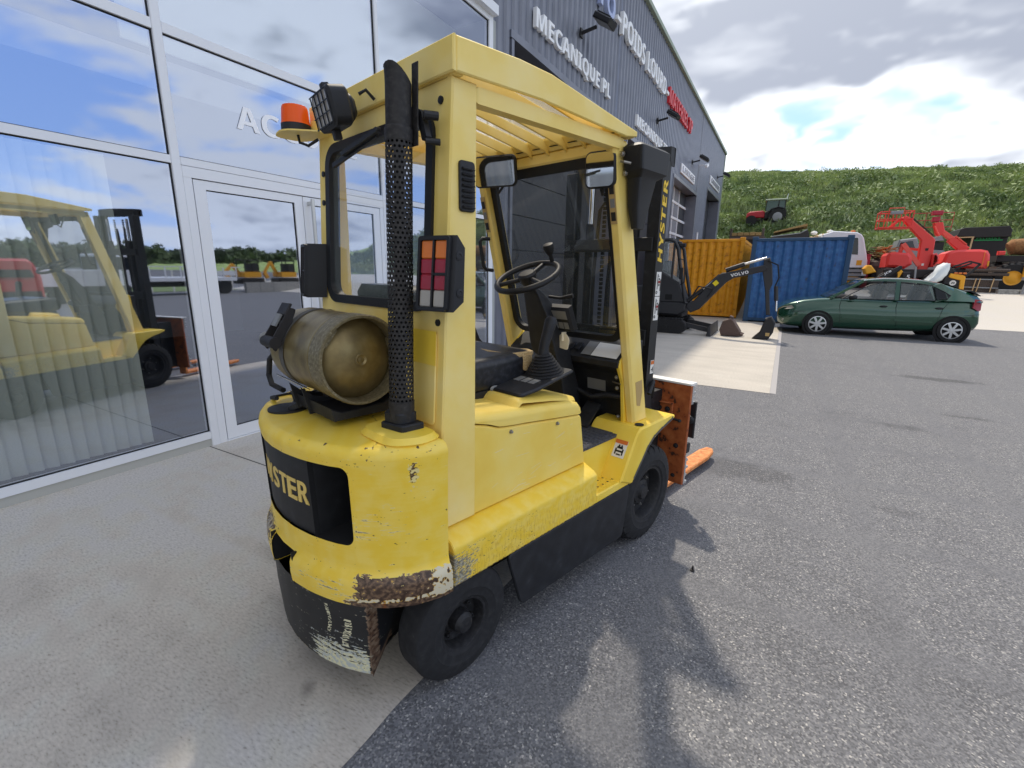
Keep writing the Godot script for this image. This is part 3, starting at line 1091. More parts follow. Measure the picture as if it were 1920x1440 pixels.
# paint of the counterweight: rubbed yellow, scratches, a corner worn to rust
func cw_paint(black: bool) -> ImageTexture:
	var w := 1024
	var h := 768
	var im := Image.create(w, h, false, Image.FORMAT_RGB8)
	var n := noise(SIMP, 0.012, 5, 301)
	var f := noise(SIMP, 0.06, 4, 302)
	var st := noise(SIMP, 0.05, 4, 303)
	for y in h:
		var hy := 0.1 + 0.96 * (1.0 - (y + 0.5) / h)
		for x in w:
			var s := (x + 0.5) / w * 2.0 - 1.0
			var a := n.get_noise_2d(x, y)
			var b := f.get_noise_2d(x, y)
			var k := st.get_noise_2d(x * 0.22, y * 2.2)
			var c: Color
			if black:
				c = Color(0.055, 0.058, 0.068).lerp(Color(0.09, 0.095, 0.105), clampf(0.5 + a, 0, 1))
				var zone := smooth(0.10, 0.34, s) * smooth(0.575, 0.55, s)
				var low := smooth(0.36, 0.14, hy)
				var m := 1.2 * zone * low + 0.75 * k + 0.45 * b
				if m > 0.60:
					c = Color(0.86, 0.84, 0.68).lerp(Color(0.72, 0.74, 0.72), clampf(b * 2.0 + 0.4, 0, 1))
				var edge := smooth(0.165, 0.135, hy) + 0.4 * b
				if edge > 0.6:
					c = Color(0.32, 0.25, 0.19).lerp(Color(0.68, 0.62, 0.48), clampf(0.4 + 2.2 * b, 0, 1))
				var corner := smooth(0.545, 0.575, s) * smooth(0.63, 0.61, s) + 0.6 * b
				if corner > 0.75:
					c = Color(0.34, 0.24, 0.17).lerp(Color(0.5, 0.42, 0.34), clampf(0.4 + 2.0 * b, 0, 1))
				for q in [[0.36, 0.3, 0.42], [0.46, 0.26, 0.38]]:
					if absf(s - q[0] - 0.01 * sin(hy * 40.0)) < 0.012 and hy > q[1] and hy < q[2] and fmod(hy * 90.0 + b, 1.0) > 0.45:
						c = Color(0.84, 0.82, 0.68)
				if k > 0.46 and b > 0.12:
					c = Color(0.6, 0.58, 0.5)
			else:
				c = Color(0.95, 0.80, 0.235).lerp(Color(0.955, 0.83, 0.36), clampf(0.5 + a * 1.2 + 0.3 * k, 0, 1))
				# pale scuffs along the belt and the lower side
				var belt := smooth(0.47, 0.5, hy) * smooth(0.56, 0.53, hy)
				var mid := smooth(0.35, 0.5, s) * smooth(0.86, 0.72, s) * smooth(0.66, 0.72, hy) * smooth(0.86, 0.78, hy)
				var scuff := 0.30 * belt + 0.26 * mid + k * 0.75 + 0.25 * b
				if scuff > 0.50:
					c = c.lerp(Color(0.90, 0.84, 0.62), 0.75)
				if scuff > 0.66:
					c = Color(0.62, 0.58, 0.46)
				var chip := 0.2 * smooth(0.94, 1.0, hy) * smooth(0.25, 0.5, s) + 0.18 * mid + 0.9 * b * absf(k) * 2.0
				if chip > 0.50:
					c = Color(0.34, 0.27, 0.18)
				# flaked paint at the upper right
				var fl := Vector2((s - 0.835) / 0.02, (hy - 0.955) / 0.05).length() + 1.4 * b
				if fl < 0.85 and hy < 0.985:
					c = Color(0.33, 0.24, 0.15) if b > -0.1 else Color(0.9, 0.83, 0.55)
				# the corner worn down to rust and bare metal
				var r := smooth(0.47, 0.58, s) * smooth(0.586, 0.560, hy + 0.016 * k) + 0.55 * smooth(0.44, 0.5, s) * smooth(0.495, 0.478, hy) + 0.45 * b + 0.35 * k
				if r > 0.58:
					c = Color(0.25, 0.18, 0.135).lerp(Color(0.47, 0.37, 0.28), clampf(0.5 + 1.6 * b, 0, 1))
					c = c.lerp(Color(0.55, 0.29, 0.10), 0.7 * smooth(0.012, 0.0, absf(s - 0.665 + 0.01 * k)) * smooth(0.5, 0.48, hy))
					var pale := smooth(0.85, 0.93, s) * smooth(0.465, 0.48, hy) + 0.8 * smooth(0.012, 0.004, absf(hy - 0.488 - 0.02 * (s - 0.7))) + 1.2 * b
					if pale > 0.75:
						c = Color(0.83, 0.79, 0.68)
					elif pale > 0.62:
						c = Color(0.85, 0.66, 0.25)
				elif r > 0.52:
					c = Color(0.88, 0.80, 0.52)
				# bare spot at the far left of the belt
				var ls := Vector2((s + 0.30) / 0.16, (hy - 0.56) / 0.06).length() + 1.2 * b
				if ls < 0.8:
					c = Color(0.66, 0.63, 0.58) if b > 0.0 else Color(0.36, 0.27, 0.18)
			im.set_pixel(x, y, c)
	return ImageTexture.create_from_image(im)


# paint of a side rail: u along, v up
func rail_paint() -> ImageTexture:
	var w := 1024
	var h := 256
	var im := Image.create(w, h, false, Image.FORMAT_RGB8)
	var n := noise(SIMP, 0.02, 5, 311)
	var f := noise(SIMP, 0.07, 4, 312)
	for y in h:
		var v := 1.0 - (y + 0.5) / h
		for x in w:
			var u := (x + 0.5) / w
			var a := n.get_noise_2d(x * 0.5, y)
			var b := f.get_noise_2d(x * 0.6, y * 1.3)
			var k := f.get_noise_2d(x * 0.9 + 400.0, y * 0.25)
			var c := Color(0.95, 0.80, 0.225).lerp(Color(0.955, 0.83, 0.36), clampf(0.5 + a * 1.3, 0, 1))
			c = c.lerp(Color(0.80, 0.64, 0.24), clampf(k * 0.9, 0.0, 0.5) * smooth(0.75, 0.4, v))
			var sc := smooth(0.24, 0.02, u) * smooth(0.85, 0.5, v) * 0.66 + 0.48 * f.get_noise_2d(x * 0.8 + y * 1.6, y * 0.8 - x * 0.2) + 0.2 * a
			if sc > 0.52:
				c = Color(0.44, 0.42, 0.38).lerp(Color(0.70, 0.68, 0.6), clampf(0.5 + 2.0 * b, 0, 1))
			if b > 0.53 and v < 0.7 and u < 0.5:
				c = Color(0.4, 0.33, 0.2)
			if v < 0.05 and b > 0.0:
				c = Color(0.36, 0.28, 0.2)
			im.set_pixel(x, y, c)
	return ImageTexture.create_from_image(im)


func wheel(f: Node3D, x_out: float, a: float, r: float, rim: float, w: float, lugs: int) -> void:
	var sg := signf(x_out)
	var holder := Node3D.new()
	holder.name = numbered(f, "front_wheel" if lugs else "rear_wheel")
	f.add_child(holder, true)
	holder.position = P(x_out, r - 0.006, a)
	holder.rotation.y = 0.0 if sg > 0 else PI
	# inside the holder +x points outwards, the outer face lies at x = 0
	var b := MB.new()
	var ax := Vector3(1, 0, 0)
	var e := r - (0.014 if lugs else 0.0)
	b.lathe([Vector2(rim - 0.01, -w + 0.01), Vector2(rim + 0.02, -w), Vector2(e - 0.05, -w), Vector2(e - 0.012, -w + 0.016), Vector2(e, -w + 0.036), Vector2(e, -0.034), Vector2(e - 0.008, -0.018), Vector2(e - 0.03, -0.005), Vector2(e - 0.055, 0.0), Vector2(rim + 0.05, 0.003), Vector2(rim + 0.042, -0.002), Vector2(rim + 0.014, -0.004), Vector2(rim, -0.016), Vector2(rim - 0.004, -0.03)], 56, Vector3.ZERO, ax)
	var tyre := part(holder, "tyre", b, "rubber", 30.0)
	if lugs:
		b = MB.new()
		for i in lugs:
			for h in 2:
				var g := TAU * (i + 0.5 * h) / lugs
				b.tr = Transform3D(Basis(ax, g), Vector3.ZERO)
				var x0 := -w / 2 - 0.004 if h == 0 else -w + 0.004
				var x1 := -0.006 if h == 0 else -w / 2 + 0.004
				var half := TAU * r / lugs * 0.36
				# the block turns down over the shoulder
				var out_x := x1 if h == 0 else x0
				var in_x := x0 if h == 0 else x1
				var dx := 0.05 if h == 0 else -0.05
				var sk := half * 0.7
				var ring := func(x: float, y: float, z0: float, z1: float, d: float) -> PackedVector3Array:
					return PackedVector3Array([Vector3(x, y, z0), Vector3(x, y, z1), Vector3(x, y - d, z1), Vector3(x, y - d, z0)])
				var rs := [ring.call(in_x, r, -half + sk, half + sk, 0.02), ring.call(out_x - dx, r, -half, half, 0.02), ring.call(out_x - dx * 0.25, r - 0.012, -half, half, 0.024), ring.call(out_x, r - 0.042, -half * 0.8, half * 0.8, 0.012)]
				if h == 1:
					rs.reverse()
				rs.reverse()
				b.loft(rs)
		part(tyre, "tread_blocks", b, "rubber", 20.0)
	b = MB.new()
	var dish := -0.075 if lugs else -0.06
	b.lathe([Vector2(0.0, dish), Vector2(rim * 0.52, dish), Vector2(rim * 0.6, dish - 0.008), Vector2(rim * 0.86, dish - 0.004), Vector2(rim * 0.9, -0.03), Vector2(rim * 0.95, -0.014), Vector2(rim + 0.004, -0.012), Vector2(rim + 0.006, -0.02)], 40, Vector3.ZERO, ax)
	var rm := part(holder, "rim", b, "rim_dark", 30.0)
	b = MB.new()
	if lugs:
		b.lathe([Vector2(0.0, 0.02), Vector2(0.04, 0.018), Vector2(0.05, 0.0), Vector2(0.075, -0.006), Vector2(0.078, -0.03)].map(func(q): return Vector2(q.x, q.y - 0.05)), 20, Vector3.ZERO, ax)
	else:
		b.lathe([Vector2(0.0, 0.05), Vector2(0.032, 0.046), Vector2(0.044, 0.03), Vector2(0.047, -0.01)].map(func(q): return Vector2(q.x, q.y - 0.05)), 20, Vector3.ZERO, ax)
	part(rm, "hub", b, "rim_dark", 30.0)
	for i in 6:
		var g := TAU * i / 6 + 0.3
		b = MB.new()
		b.tr = Transform3D(Basis(), Vector3(0, sin(g), cos(g)) * (0.098 if lugs else 0.072))
		b.lathe([Vector2(0.0095, dish), Vector2(0.0095, dish + 0.012), Vector2(0.005, dish + 0.013), Vector2(0.005, dish + 0.02), Vector2(0.0, dish + 0.02)], 6, Vector3.ZERO, ax)
		part(rm, "wheel_nut", b, "bolt_steel" if lugs else "rim_dark", 10.0)


func bolt(b: MB, p: Vector3, axis: Vector3, r := 0.012) -> void:
	b.lathe([Vector2(r * 1.5, 0.0), Vector2(r * 1.5, 0.003), Vector2(r, 0.003), Vector2(r, 0.01), Vector2(r * 0.7, 0.012), Vector2(0.0, 0.012)], 8, p, axis)


func decal(parent: Node, called: String, o: Transform3D, w: float, h: float, m: String) -> Node3D:
	var b := MB.new()
	b.box(0, w, 0, h, -0.0015, 0.0)
	var d := part(parent, called, b, m)
	d.transform = o
	return d


func make_forklift() -> void:
	var f := thing("forklift", "yellow forklift truck with black mast and gas cylinder, standing before the glass office", "forklift", Vector3(-1.432, 0, -1.400), -14.39 * DEG)
	var b: MB
	# --- counterweight: a skin over (arc, height) with the grille opening cut out
	var paint := mat("counterweight_paint", "ffffff", 0.45)
	paint.albedo_texture = cw_paint(false)
	var pl := Vector2(0.302, 0.533)   # arc positions of the recess edges: plate ends, opening ends
	b = MB.new()
	var ss := []
	for i in 33:
		ss.append(-1.0 + i / 16.0)
	for e in [-pl.y, -pl.x, pl.x, pl.y, -pl.y + 0.045, pl.y - 0.045, -0.12, 0.12]:
		ss.append(e)
	ss.sort()
	var hs := []
	for i in range(0, CWROWS.size(), 2):
		hs.append(CWROWS[i])
	for e in [0.71, 0.93]:
		hs.append(e)
	hs.sort()
	for i in ss.size() - 1:
		for j in hs.size() - 1:
			var sm: float = (ss[i] + ss[i + 1]) / 2
			var hm: float = (hs[j] + hs[j + 1]) / 2
			if absf(sm) < pl.y and hm > 0.675 and hm < 0.965:
				continue
			if absf(sm) < 0.12 and hm < 0.575:
				continue
			b.quad(cw_p(ss[i], hs[j]), cw_p(ss[i + 1], hs[j]), cw_p(ss[i + 1], hs[j + 1]), cw_p(ss[i], hs[j + 1]))
	# rounded corners of the opening
	for sx in [-1.0, 1.0]:
		for top in 2:
			var hc := 0.93 if top else 0.71
			var sc := pl.y - 0.045
			var prev := Vector2.ZERO
			for k in 7:
				var g := PI / 2 * k / 6
				var q := Vector2(sc + 0.045 * cos(g), hc + 0.035 * sin(g) * (1 if top else -1))
				if k > 0:
					var c0 := cw_p(sx * pl.y, 0.965 if top else 0.675)
					var c1 := cw_p(sx * prev.x, prev.y)
					var c2 := cw_p(sx * q.x, q.y)
					if (sx > 0) == (top == 1):
						b.tri(c0, c2, c1)
					else:
						b.tri(c0, c1, c2)
				prev = q
	# top and underside
	for e in 2:
		var hh: float = hs[-1] if e else hs[0]
		for i in ss.size() - 1:
			var p0 := cw_p(ss[i], hh)
			var p1 := cw_p(ss[i + 1], hh)
			var q0 := P(p0.x, hh, 0.1 if absf(p0.x) < 0.42 else -0.078)
			var q1 := P(p1.x, hh, 0.1 if absf(p1.x) < 0.42 else -0.078)
			if e:
				b.quad(p0, p1, q1, q0)
			elif absf(ss[i] + ss[i + 1]) > 0.25:
				b.quad(p1, p0, q0, q1)
	# ends behind the rear wheels
	for sx in [-1.0, 1.0]:
		for j in hs.size() - 1:
			var p0 := cw_p(sx, hs[j])
			var p1 := cw_p(sx, hs[j + 1])
			if sx > 0:
				b.quad(p0, P(0.3, hs[j], -0.078), P(0.3, hs[j + 1], -0.078), p1)
			else:
				b.quad(P(-0.3, hs[j], -0.078), p0, p1, P(-0.3, hs[j + 1], -0.078))
	var cw := part(f, "counterweight", b, paint, 50.0, cw_uv)
	# recess behind the opening and the tow pin slot
	b = MB.new()
	for sx in [-1.0, 1.0]:
		var edge := [Vector2(pl.x, 0.675), Vector2(pl.y - 0.045, 0.675), Vector2(pl.y - 0.013, 0.685), Vector2(pl.y, 0.71), Vector2(pl.y, 0.93), Vector2(pl.y - 0.013, 0.955), Vector2(pl.y - 0.045, 0.965), Vector2(pl.x, 0.965)]
		var back := []
		for q in edge:
			var p := cw_p(sx * q.x, q.y)
			back.append(P(clampf(p.x * 0.86, -0.4, 0.4), q.y + (0.02 if q.y < 0.8 else -0.01), -0.16))
		for i in edge.size():
			var j := (i + 1) % edge.size()
			var p0 := cw_p(sx * edge[i].x, edge[i].y)
			var p1 := cw_p(sx * edge[j].x, edge[j].y)
			if sx > 0:
				b.quad(p1, p0, back[i], back[j])
			else:
				b.quad(p0, p1, back[j], back[i])
		b.box(minf(sx * 0.1, sx * 0.42), maxf(sx * 0.1, sx * 0.42), 0.66, 0.98, -0.162, -0.14)
	for i in 4:
		b.box(0.2, 0.36, 0.73 + i * 0.06, 0.738 + i * 0.06, -0.19, -0.163)
	b.box(-0.1, 0.1, 0.44, 0.59, -0.40, -0.3)
	for e in [-0.105, 0.095]:
		b.box(e, e + 0.01, 0.452, 0.578, -0.463, -0.39)
	b.box(-0.1, 0.1, 0.577, 0.585, -0.44, -0.39)
	part(cw, "radiator_recess", b, "black_deep", 20.0)
	# logo plate
	b = MB.new()
	for i in 12:
		var s0 := lerpf(-pl.x, pl.x, i / 12.0)
		var s1 := lerpf(-pl.x, pl.x, (i + 1) / 12.0)
		b.quad(cw_p(s0, 0.675, -0.008), cw_p(s1, 0.675, -0.008), cw_p(s1, 0.965, -0.008), cw_p(s0, 0.965, -0.008))
	for sx in [-1.0, 1.0]:
		var e0 := cw_p(sx * pl.x, 0.675, -0.008)
		var e1 := cw_p(sx * pl.x, 0.965, -0.008)
		var k0 := P(e0.x, 0.675, -0.16)
		var k1 := P(e1.x, 0.965, -0.16)
		if sx > 0:
			b.quad(e0, k0, k1, e1)
		else:
			b.quad(k0, e0, e1, k1)
	var plate := part(cw, "logo_plate", b, "black_paint", 40.0)
	var word := "HYSTER"
	for i in 6:
		var s := lerpf(-0.225, 0.235, i / 5.0)
		var c := cw_at(s)
		var p := cw_p(s, 0.79, -0.008)
		var ou := Vector3(c[2], 0, -c[3]).normalized()
		var t := Transform3D(Basis(Vector3.UP.cross(ou), Vector3.UP, ou), p)
		lettering(plate, "letter", word[i], 0.058, 0.082, 0.005, t * Transform3D(Basis(), Vector3(-0.03, 0, -0.001)), mat("logo_yellow", "e0c26a", 0.5) if i == 0 else M["logo_yellow"], true, 0.0)
	# black lower part
	var bp := mat("bumper_paint", "ffffff", 0.5)
	bp.albedo_texture = cw_paint(true)
	b = MB.new()
	var lows := [[0.13, -0.012], [0.145, 0.0], [0.30, 0.004], [0.452, 0.006]]
	var n := 24
	for j in lows.size() - 1:
		for i in n:
			var s0 := lerpf(-0.585, 0.585, float(i) / n)
			var s1 := lerpf(-0.585, 0.585, float(i + 1) / n)
			var q := []
			for e in [[s0, j], [s1, j], [s1, j + 1], [s0, j + 1]]:
				var c := cw_at(e[0])
				var o: float = lows[e[1]][1] - 0.008 + (0.0 if e[1] > 1 else -0.006)
				q.append(P(c[0] + c[2] * o, lows[e[1]][0] + (0.015 * absf(e[0]) if e[1] < 2 else 0.0), c[1] + c[3] * o))
			b.quad(q[0], q[1], q[2], q[3])
	for sx in [-1.0, 1.0]:
		var c := cw_at(sx * 0.585)
		var p0 := P(c[0] + c[2] * -0.01, 0.145, c[1] + c[3] * -0.01)
		var p1 := P(c[0] + c[2] * -0.002, 0.452, c[1])
		var r0 := P(sx * 0.29, 0.145, -0.2)
		var r1 := P(sx * 0.36, 0.452, -0.16)
		if sx > 0:
			b.quad(p0, r0, r1, p1)
			b.quad(r0, P(0.24, 0.2, 0.0), P(0.3, 0.452, 0.0), r1)
		else:
			b.quad(r0, p0, p1, r1)
			b.quad(P(-0.24, 0.2, 0.0), r0, r1, P(-0.3, 0.452, 0.0))
	b.plan(poly([-0.36, -0.34, -0.2, -0.41, 0.2, -0.41, 0.36, -0.34, 0.26, -0.1, -0.26, -0.1]), 0.15, 0.16)
	part(f, "rear_bumper", b, bp, 30.0, cw_uv)
	b = MB.new()
	b.box(-0.29, 0.29, 0.2, 0.62, -0.1, 1.5)
	b.box(-0.4, 0.4, 0.45, 0.62, 0.2, 1.1)
	b.box(-0.36, 0.36, 0.19, 0.27, -0.035, 0.035, 0.01)
	b.box(-0.35, 0.35, 0.24, 0.34, 1.40, 1.5, 0.01)
	part(f, "chassis", b, "black_deep")
	# boss under the exhaust
	b = MB.new()
	b.plan(soft(poly([0.24, -0.255, 0.46, -0.255, 0.52, -0.16, 0.5, -0.06, 0.22, -0.06]), 0.07, 4), 1.02, 1.056, 0.018)
	part(cw, "exhaust_boss", b, "yellow", 40.0)
	# --- side rails, skirts, steps and fenders on both sides
	var rp := mat("rail_paint", "ffffff", 0.45)
	rp.albedo_texture = rail_paint()
	for sx in [1.0, -1.0]:
		b = MB.new()
		var sec := poly([0.40, 0.445, 0.532, 0.445, 0.537, 0.455, 0.537, 0.596, 0.53, 0.609, 0.515, 0.622, 0.455, 0.648, 0.40, 0.65])
		if sx < 0:
			for i in sec.size():
				sec[i].x = -sec[i].x
		b.front(sec, -0.05, 0.872, 0.004)
		part(f, "side_rail", b, rp, 30.0, func(p: Vector3) -> Vector2: return Vector2((-p.z + 0.06) / 0.95, 1.0 - (p.y - 0.44) / 0.22))
		var xs := func(x0: float, x1: float) -> Array: return [minf(sx * x0, sx * x1), maxf(sx * x0, sx * x1)]
		var r: Array = xs.call(0.515, 0.534)
		b = MB.new()
		b.side(soft(poly([0.235, 0.442, 0.325, 0.155, 1.165, 0.132, 1.212, 0.442]), 0.03), r[0], r[1], 0.004)
		part(f, "skirt", b, "black_worn")
		b = MB.new()
		r = xs.call(0.30, 0.536)
		b.side(poly([0.872, 0.445, 1.2, 0.445, 1.13, 0.492, 0.872, 0.492]), r[0], r[1], 0.006)
		var step := part(f, "step", b, "yellow")
		for i in 5:
			for j in 3:
				b = MB.new()
				b.lathe([Vector2(0.011, 0.0), Vector2(0.011, 0.004), Vector2(0.007, 0.005), Vector2(0.007, 0.001), Vector2(0, 0.001)], 8, P(sx * (0.4 + 0.045 * j), 0.4915, 0.905 + 0.046 * i + 0.02 * (j % 2)), Vector3.UP)
				part(step, "tread_dimple", b, "black_paint" if j == 9 else "yellow")
				b = MB.new()
				b.lathe([Vector2(0.0075, 0.0), Vector2(0.0075, 0.0045), Vector2(0, 0.0045)], 8, P(sx * (0.4 + 0.045 * j), 0.4915, 0.905 + 0.046 * i + 0.02 * (j % 2)), Vector3.UP)
				part(step, "step_hole", b, "black_deep")
		b = MB.new()
		r = xs.call(0.24, 0.545)
		var fen := poly([1.09, 0.49, 1.235, 0.735, 1.27, 0.757, 1.64, 0.762, 1.685, 0.748, 1.682, 0.728, 1.62, 0.708, 1.52, 0.685, 1.42, 0.645, 1.35, 0.59, 1.29, 0.52, 1.215, 0.445, 1.2, 0.445])
		b.side(fen, r[0], r[1], 0.01)
		part(f, "fender", b, "yellow", 28.0)
		b = MB.new()
		r = xs.call(0.34, 0.418)
		b.side(poly([0.80, 0.48, 1.1, 0.48, 1.229, 0.70, 0.80, 0.70]), r[0], r[1], 0.004)
		part(f, "floor_riser", b, "yellow")
	var fenders := f.get_node("fender")
	b = MB.new()
	b.lathe([Vector2(0.026, 0.0), Vector2(0.026, 0.002), Vector2(0.0, 0.002)], 16, P(0.505, 0.7605, 1.315), Vector3.UP)
	part(fenders, "fender_hole", b, "black_deep")
	# scuffed paint along the fender edge
	b = MB.new()
	var scr := [1.23, 0.47, 1.30, 0.545, 1.37, 0.625, 1.44, 0.672, 1.53, 0.70, 1.63, 0.724, 1.66, 0.735]
	for i in range(0, scr.size() - 2, 2):
		b.quad(P(0.5462, scr[i + 1] - 0.004, scr[i]), P(0.5462, scr[i + 3] - 0.004, scr[i + 2]), P(0.5462, scr[i + 3] + 0.012, scr[i + 2] - 0.01), P(0.5462, scr[i + 1] + 0.008, scr[i] - 0.01))
	part(fenders, "worn_edge", b, "strap_grey")
	# warning sticker on the sloping fender
	var sl := Transform3D(Basis(Vector3(1, 0, 0), Vector3(0, 0.861, -0.509), Vector3(0, 0.509, 0.861)), P(0.435, 0.60, 1.153))
	var stk := decal(fenders, "warning_sticker", sl, 0.075, 0.10, "label_white")
	b = MB.new()
	b.box(0.004, 0.071, 0.078, 0.096, -0.003, -0.0012)
	b.tr = Transform3D(Basis(), Vector3(0, 0, 0.003))
	b.box(0.0, 0.075, 0.08, 0.1, -0.002, -0.001)
	part(stk, "sticker_band", b, "label_orange")
	b = MB.new()
	for q in [[0.02, 0.055, 0.05, 0.062], [0.026, 0.035, 0.062, 0.072], [0.042, 0.051, 0.062, 0.072], [0.015, 0.06, 0.03, 0.04], [0.012, 0.02, 0.015, 0.05], [0.055, 0.063, 0.015, 0.05], [0.025, 0.05, 0.012, 0.02]]:
		b.box(q[0], q[1], q[2], q[3], -0.003, -0.0012)
	part(stk, "sticker_symbol", b, "label_black")
	# --- engine cover
	b = MB.new()
	b.side(poly([0.10, 0.652, 0.862, 0.652, 0.812, 0.905, 0.80, 0.918, 0.60, 0.94, 0.42, 0.962, 0.32, 0.972, 0.25, 0.982, 0.19, 1.005, 0.10, 1.03]), -0.462, 0.462, 0.008)
	var cover := part(f, "engine_cover", b, "yellow_dull", 30.0)
	b = MB.new()
	var lo := [0.10, 1.037, 0.19, 1.012, 0.25, 0.989, 0.32, 0.979, 0.42, 0.969, 0.60, 0.947, 0.795, 0.9255]
	var hi := [0.812, 0.945, 0.808, 0.965, 0.79, 0.985, 0.75, 0.998, 0.60, 1.016, 0.42, 1.033, 0.25, 1.05, 0.10, 1.07]
	var lid := []
	for q in [[-0.463, 0.034], [-0.4625, 0.026], [-0.456, 0.012], [-0.445, 0.004], [-0.42, 0.0], [0.42, 0.0], [0.445, 0.004], [0.456, 0.012], [0.4625, 0.026], [0.463, 0.034]]:
		var ring := PackedVector3Array()
		for i in range(0, lo.size(), 2):
			ring.append(P(q[0], lo[i + 1], lo[i]))
		for i in range(0, hi.size(), 2):
			ring.append(P(q[0], maxf(hi[i + 1] - q[1], 0.932 if hi[i] > 0.7 else 0.0), hi[i] - 0.3 * q[1] * (1.0 if hi[i] > 0.78 else 0.0)))
		lid.append(ring)
	b.loft(lid)
	part(cover, "cover_lid", b, "yellow_dull", 50.0)
	b = MB.new()
	b.side(soft(poly([0.34, 1.01, 0.40, 1.07, 0.62, 1.04, 0.79, 1.008, 0.812, 0.99, 0.812, 0.95]), 0.02), 0.17, 0.435, 0.02)
	b.side(poly([0.40, 1.0, 0.44, 1.075, 0.70, 1.045, 0.72, 0.99]), -0.25, 0.15, 0.02)
	part(cover, "lid_rise", b, "yellow_dull", 50.0)
	b = MB.new()
	b.box(0.0, 0.0025, 0.808, 0.95, 0.318, 0.502)
	b.tr.origin.x = 0.4615
	part(cover, "unfaded_patch", b, "yellow_fresh")
	b = MB.new()
	for q in [[0.315, 0.972], [0.62, 0.938]]:
		bolt(b, P(0.462, q[1] - 0.02, q[0]), Vector3.RIGHT, 0.006)
	part(cover, "latch_screw", b, "bolt_steel")
	b = MB.new()
	var sr := RandomNumberGenerator.new()
	sr.seed = 31
	for i in 26:
		var a := sr.randf_range(0.16, 0.8)
		var y := sr.randf_range(0.67, 0.93)
		if i < 12:
			y = sr.randf_range(0.67, 0.76)
		var l := sr.randf_range(0.01, 0.08)
		var w := sr.randf_range(0.0006, 0.0018)
		var dy := l * sr.randf_range(-0.15, 0.35)
		b.quad(P(0.4624, y, a), P(0.4624, y + dy, a + l), P(0.4624, y + dy + w, a + l), P(0.4624, y + w, a))
	part(cover, "scratches", b, "tag_cream", 0.0).set_meta("kind", "stuff")
	# --- lever console
	b = MB.new()
	var tl := Transform3D(Basis(Vector3(1, 0, 0), 0.155), P(0.31, 1.062, 0.42))
	b.tr = tl
	b.plan(soft(poly([-0.105, 0.0, 0.105, 0.0, 0.12, 0.10, 0.105, 0.385, -0.08, 0.385]), 0.02), 0.0, 0.018, 0.006)
	var con := part(f, "lever_console", b, "black_worn")
	b = MB.new()
	b.tr = tl
	for i in 8:
		var yy := 0.016 + i * 0.0125
		b.lathe([Vector2(0.088 - i * 0.0075, yy), Vector2(0.094 - i * 0.0075, yy + 0.005), Vector2(0.082 - i * 0.0075, yy + 0.0125)], 20, P(0.01, 0.0, 0.275), Vector3.UP)
	part(con, "lever_boot", b, "rubber", 50.0)
	b = MB.new()
	b.tr = tl
	b.tube([P(0.01, 0.1, 0.275), P(0.012, 0.15, 0.285), P(0.02, 0.22, 0.315), P(0.024, 0.262, 0.335), P(0.025, 0.278, 0.342)], [0.028, 0.024, 0.027, 0.03, 0.018], 12)
	part(con, "hydraulic_lever", b, "black_worn", 60.0)
	b = MB.new()
	b.tr = tl
	for i in 3:
		b.box(-0.06 + i * 0.045, -0.025 + i * 0.045, 0.018, 0.0195, 0.13, 0.185)
	part(con, "lever_label", b, "label_grey")
	# --- floor, dash and cowl
	b = MB.new()
	b.box(-0.425, 0.425, 0.69, 0.706, 0.80, 1.30, 0.004)
	for i in 12:
		b.box(-0.38, 0.395, 0.705, 0.709, 0.84 + i * 0.04, 0.862 + i * 0.04, 0.002)
	part(f, "floor_mat", b, "floor_mat")
	b = MB.new()
	b.side(poly([1.34, 1.215, 1.20, 1.115, 1.205, 1.085, 1.31, 1.03, 1.36, 0.92, 1.38, 0.70, 1.46, 0.70, 1.46, 1.215]), -0.41, 0.41, 0.006)
	b.box(-0.41, 0.41, 0.50, 0.70, 1.3, 1.46)
	b.box(-0.4, 0.4, 0.66, 0.98, 0.78, 0.80)
	var dash := part(f, "dashboard", b, "black_worn")
	var ds := Transform3D(Basis(Vector3(1, 0, 0), Vector3(0, 0.581, -0.814), Vector3(0, 0.814, 0.581)), P(0.02, 1.1175, 1.2)) * Transform3D(Basis(), Vector3(0, 0, 0.004))
	decal(dash, "capacity_label", ds * Transform3D(Basis(), Vector3(0.20, 0.02, 0)), 0.17, 0.11, "label_white")
	decal(dash, "data_plate", ds * Transform3D(Basis(), Vector3(0.13, 0.02, 0)), 0.066, 0.11, "label_grey")
	for i in 2:
		b = MB.new()
		b.tr = ds
		b.box(0.02 + i * 0.05, 0.055 + i * 0.05, 0.04, 0.1, -0.012, -0.002, 0.003)
		part(dash, "rocker_switch", b, "black_plastic")
	decal(dash, "notice_label", Transform3D(Basis(Vector3(1, 0, 0), 0.12), P(0.12, 0.90, 1.348)), 0.13, 0.08, "label_grey")
	b = MB.new()
	b.tube([P(-0.05, 0.99, 1.30), P(0.08, 0.90, 1.28), P(0.2, 0.87, 1.28), P(0.3, 0.9, 1.29), P(0.38, 0.9, 1.31)], 0.016, 8)
	part(dash, "map_pocket_rim", b, "black_worn", 60.0)
	for sx in [1.0, -1.0]:
		b = MB.new()
		b.side(soft(poly([1.345, 1.225, 1.212, 1.12, 1.206, 1.09, 1.262, 0.99, 1.30, 0.74, 1.43, 0.74, 1.40, 1.225]), 0.02), 0.405 * sx - 0.012, 0.405 * sx + 0.012, 0.004)
		part(f, "cowl_side", b, "yellow")
	b = MB.new()
	for q in [[1.02, 1.262], [0.955, 1.275], [0.78, 1.307]]:
		bolt(b, P(0.37, q[0], q[1]), Vector3(0, 0, 1), 0.008)
	b.bar(P(0.33, 0.985, 1.285), P(0.40, 0.985, 1.26), 0.006, 0.006)
	part(dash, "cowl_bolt", b, "bolt_steel")
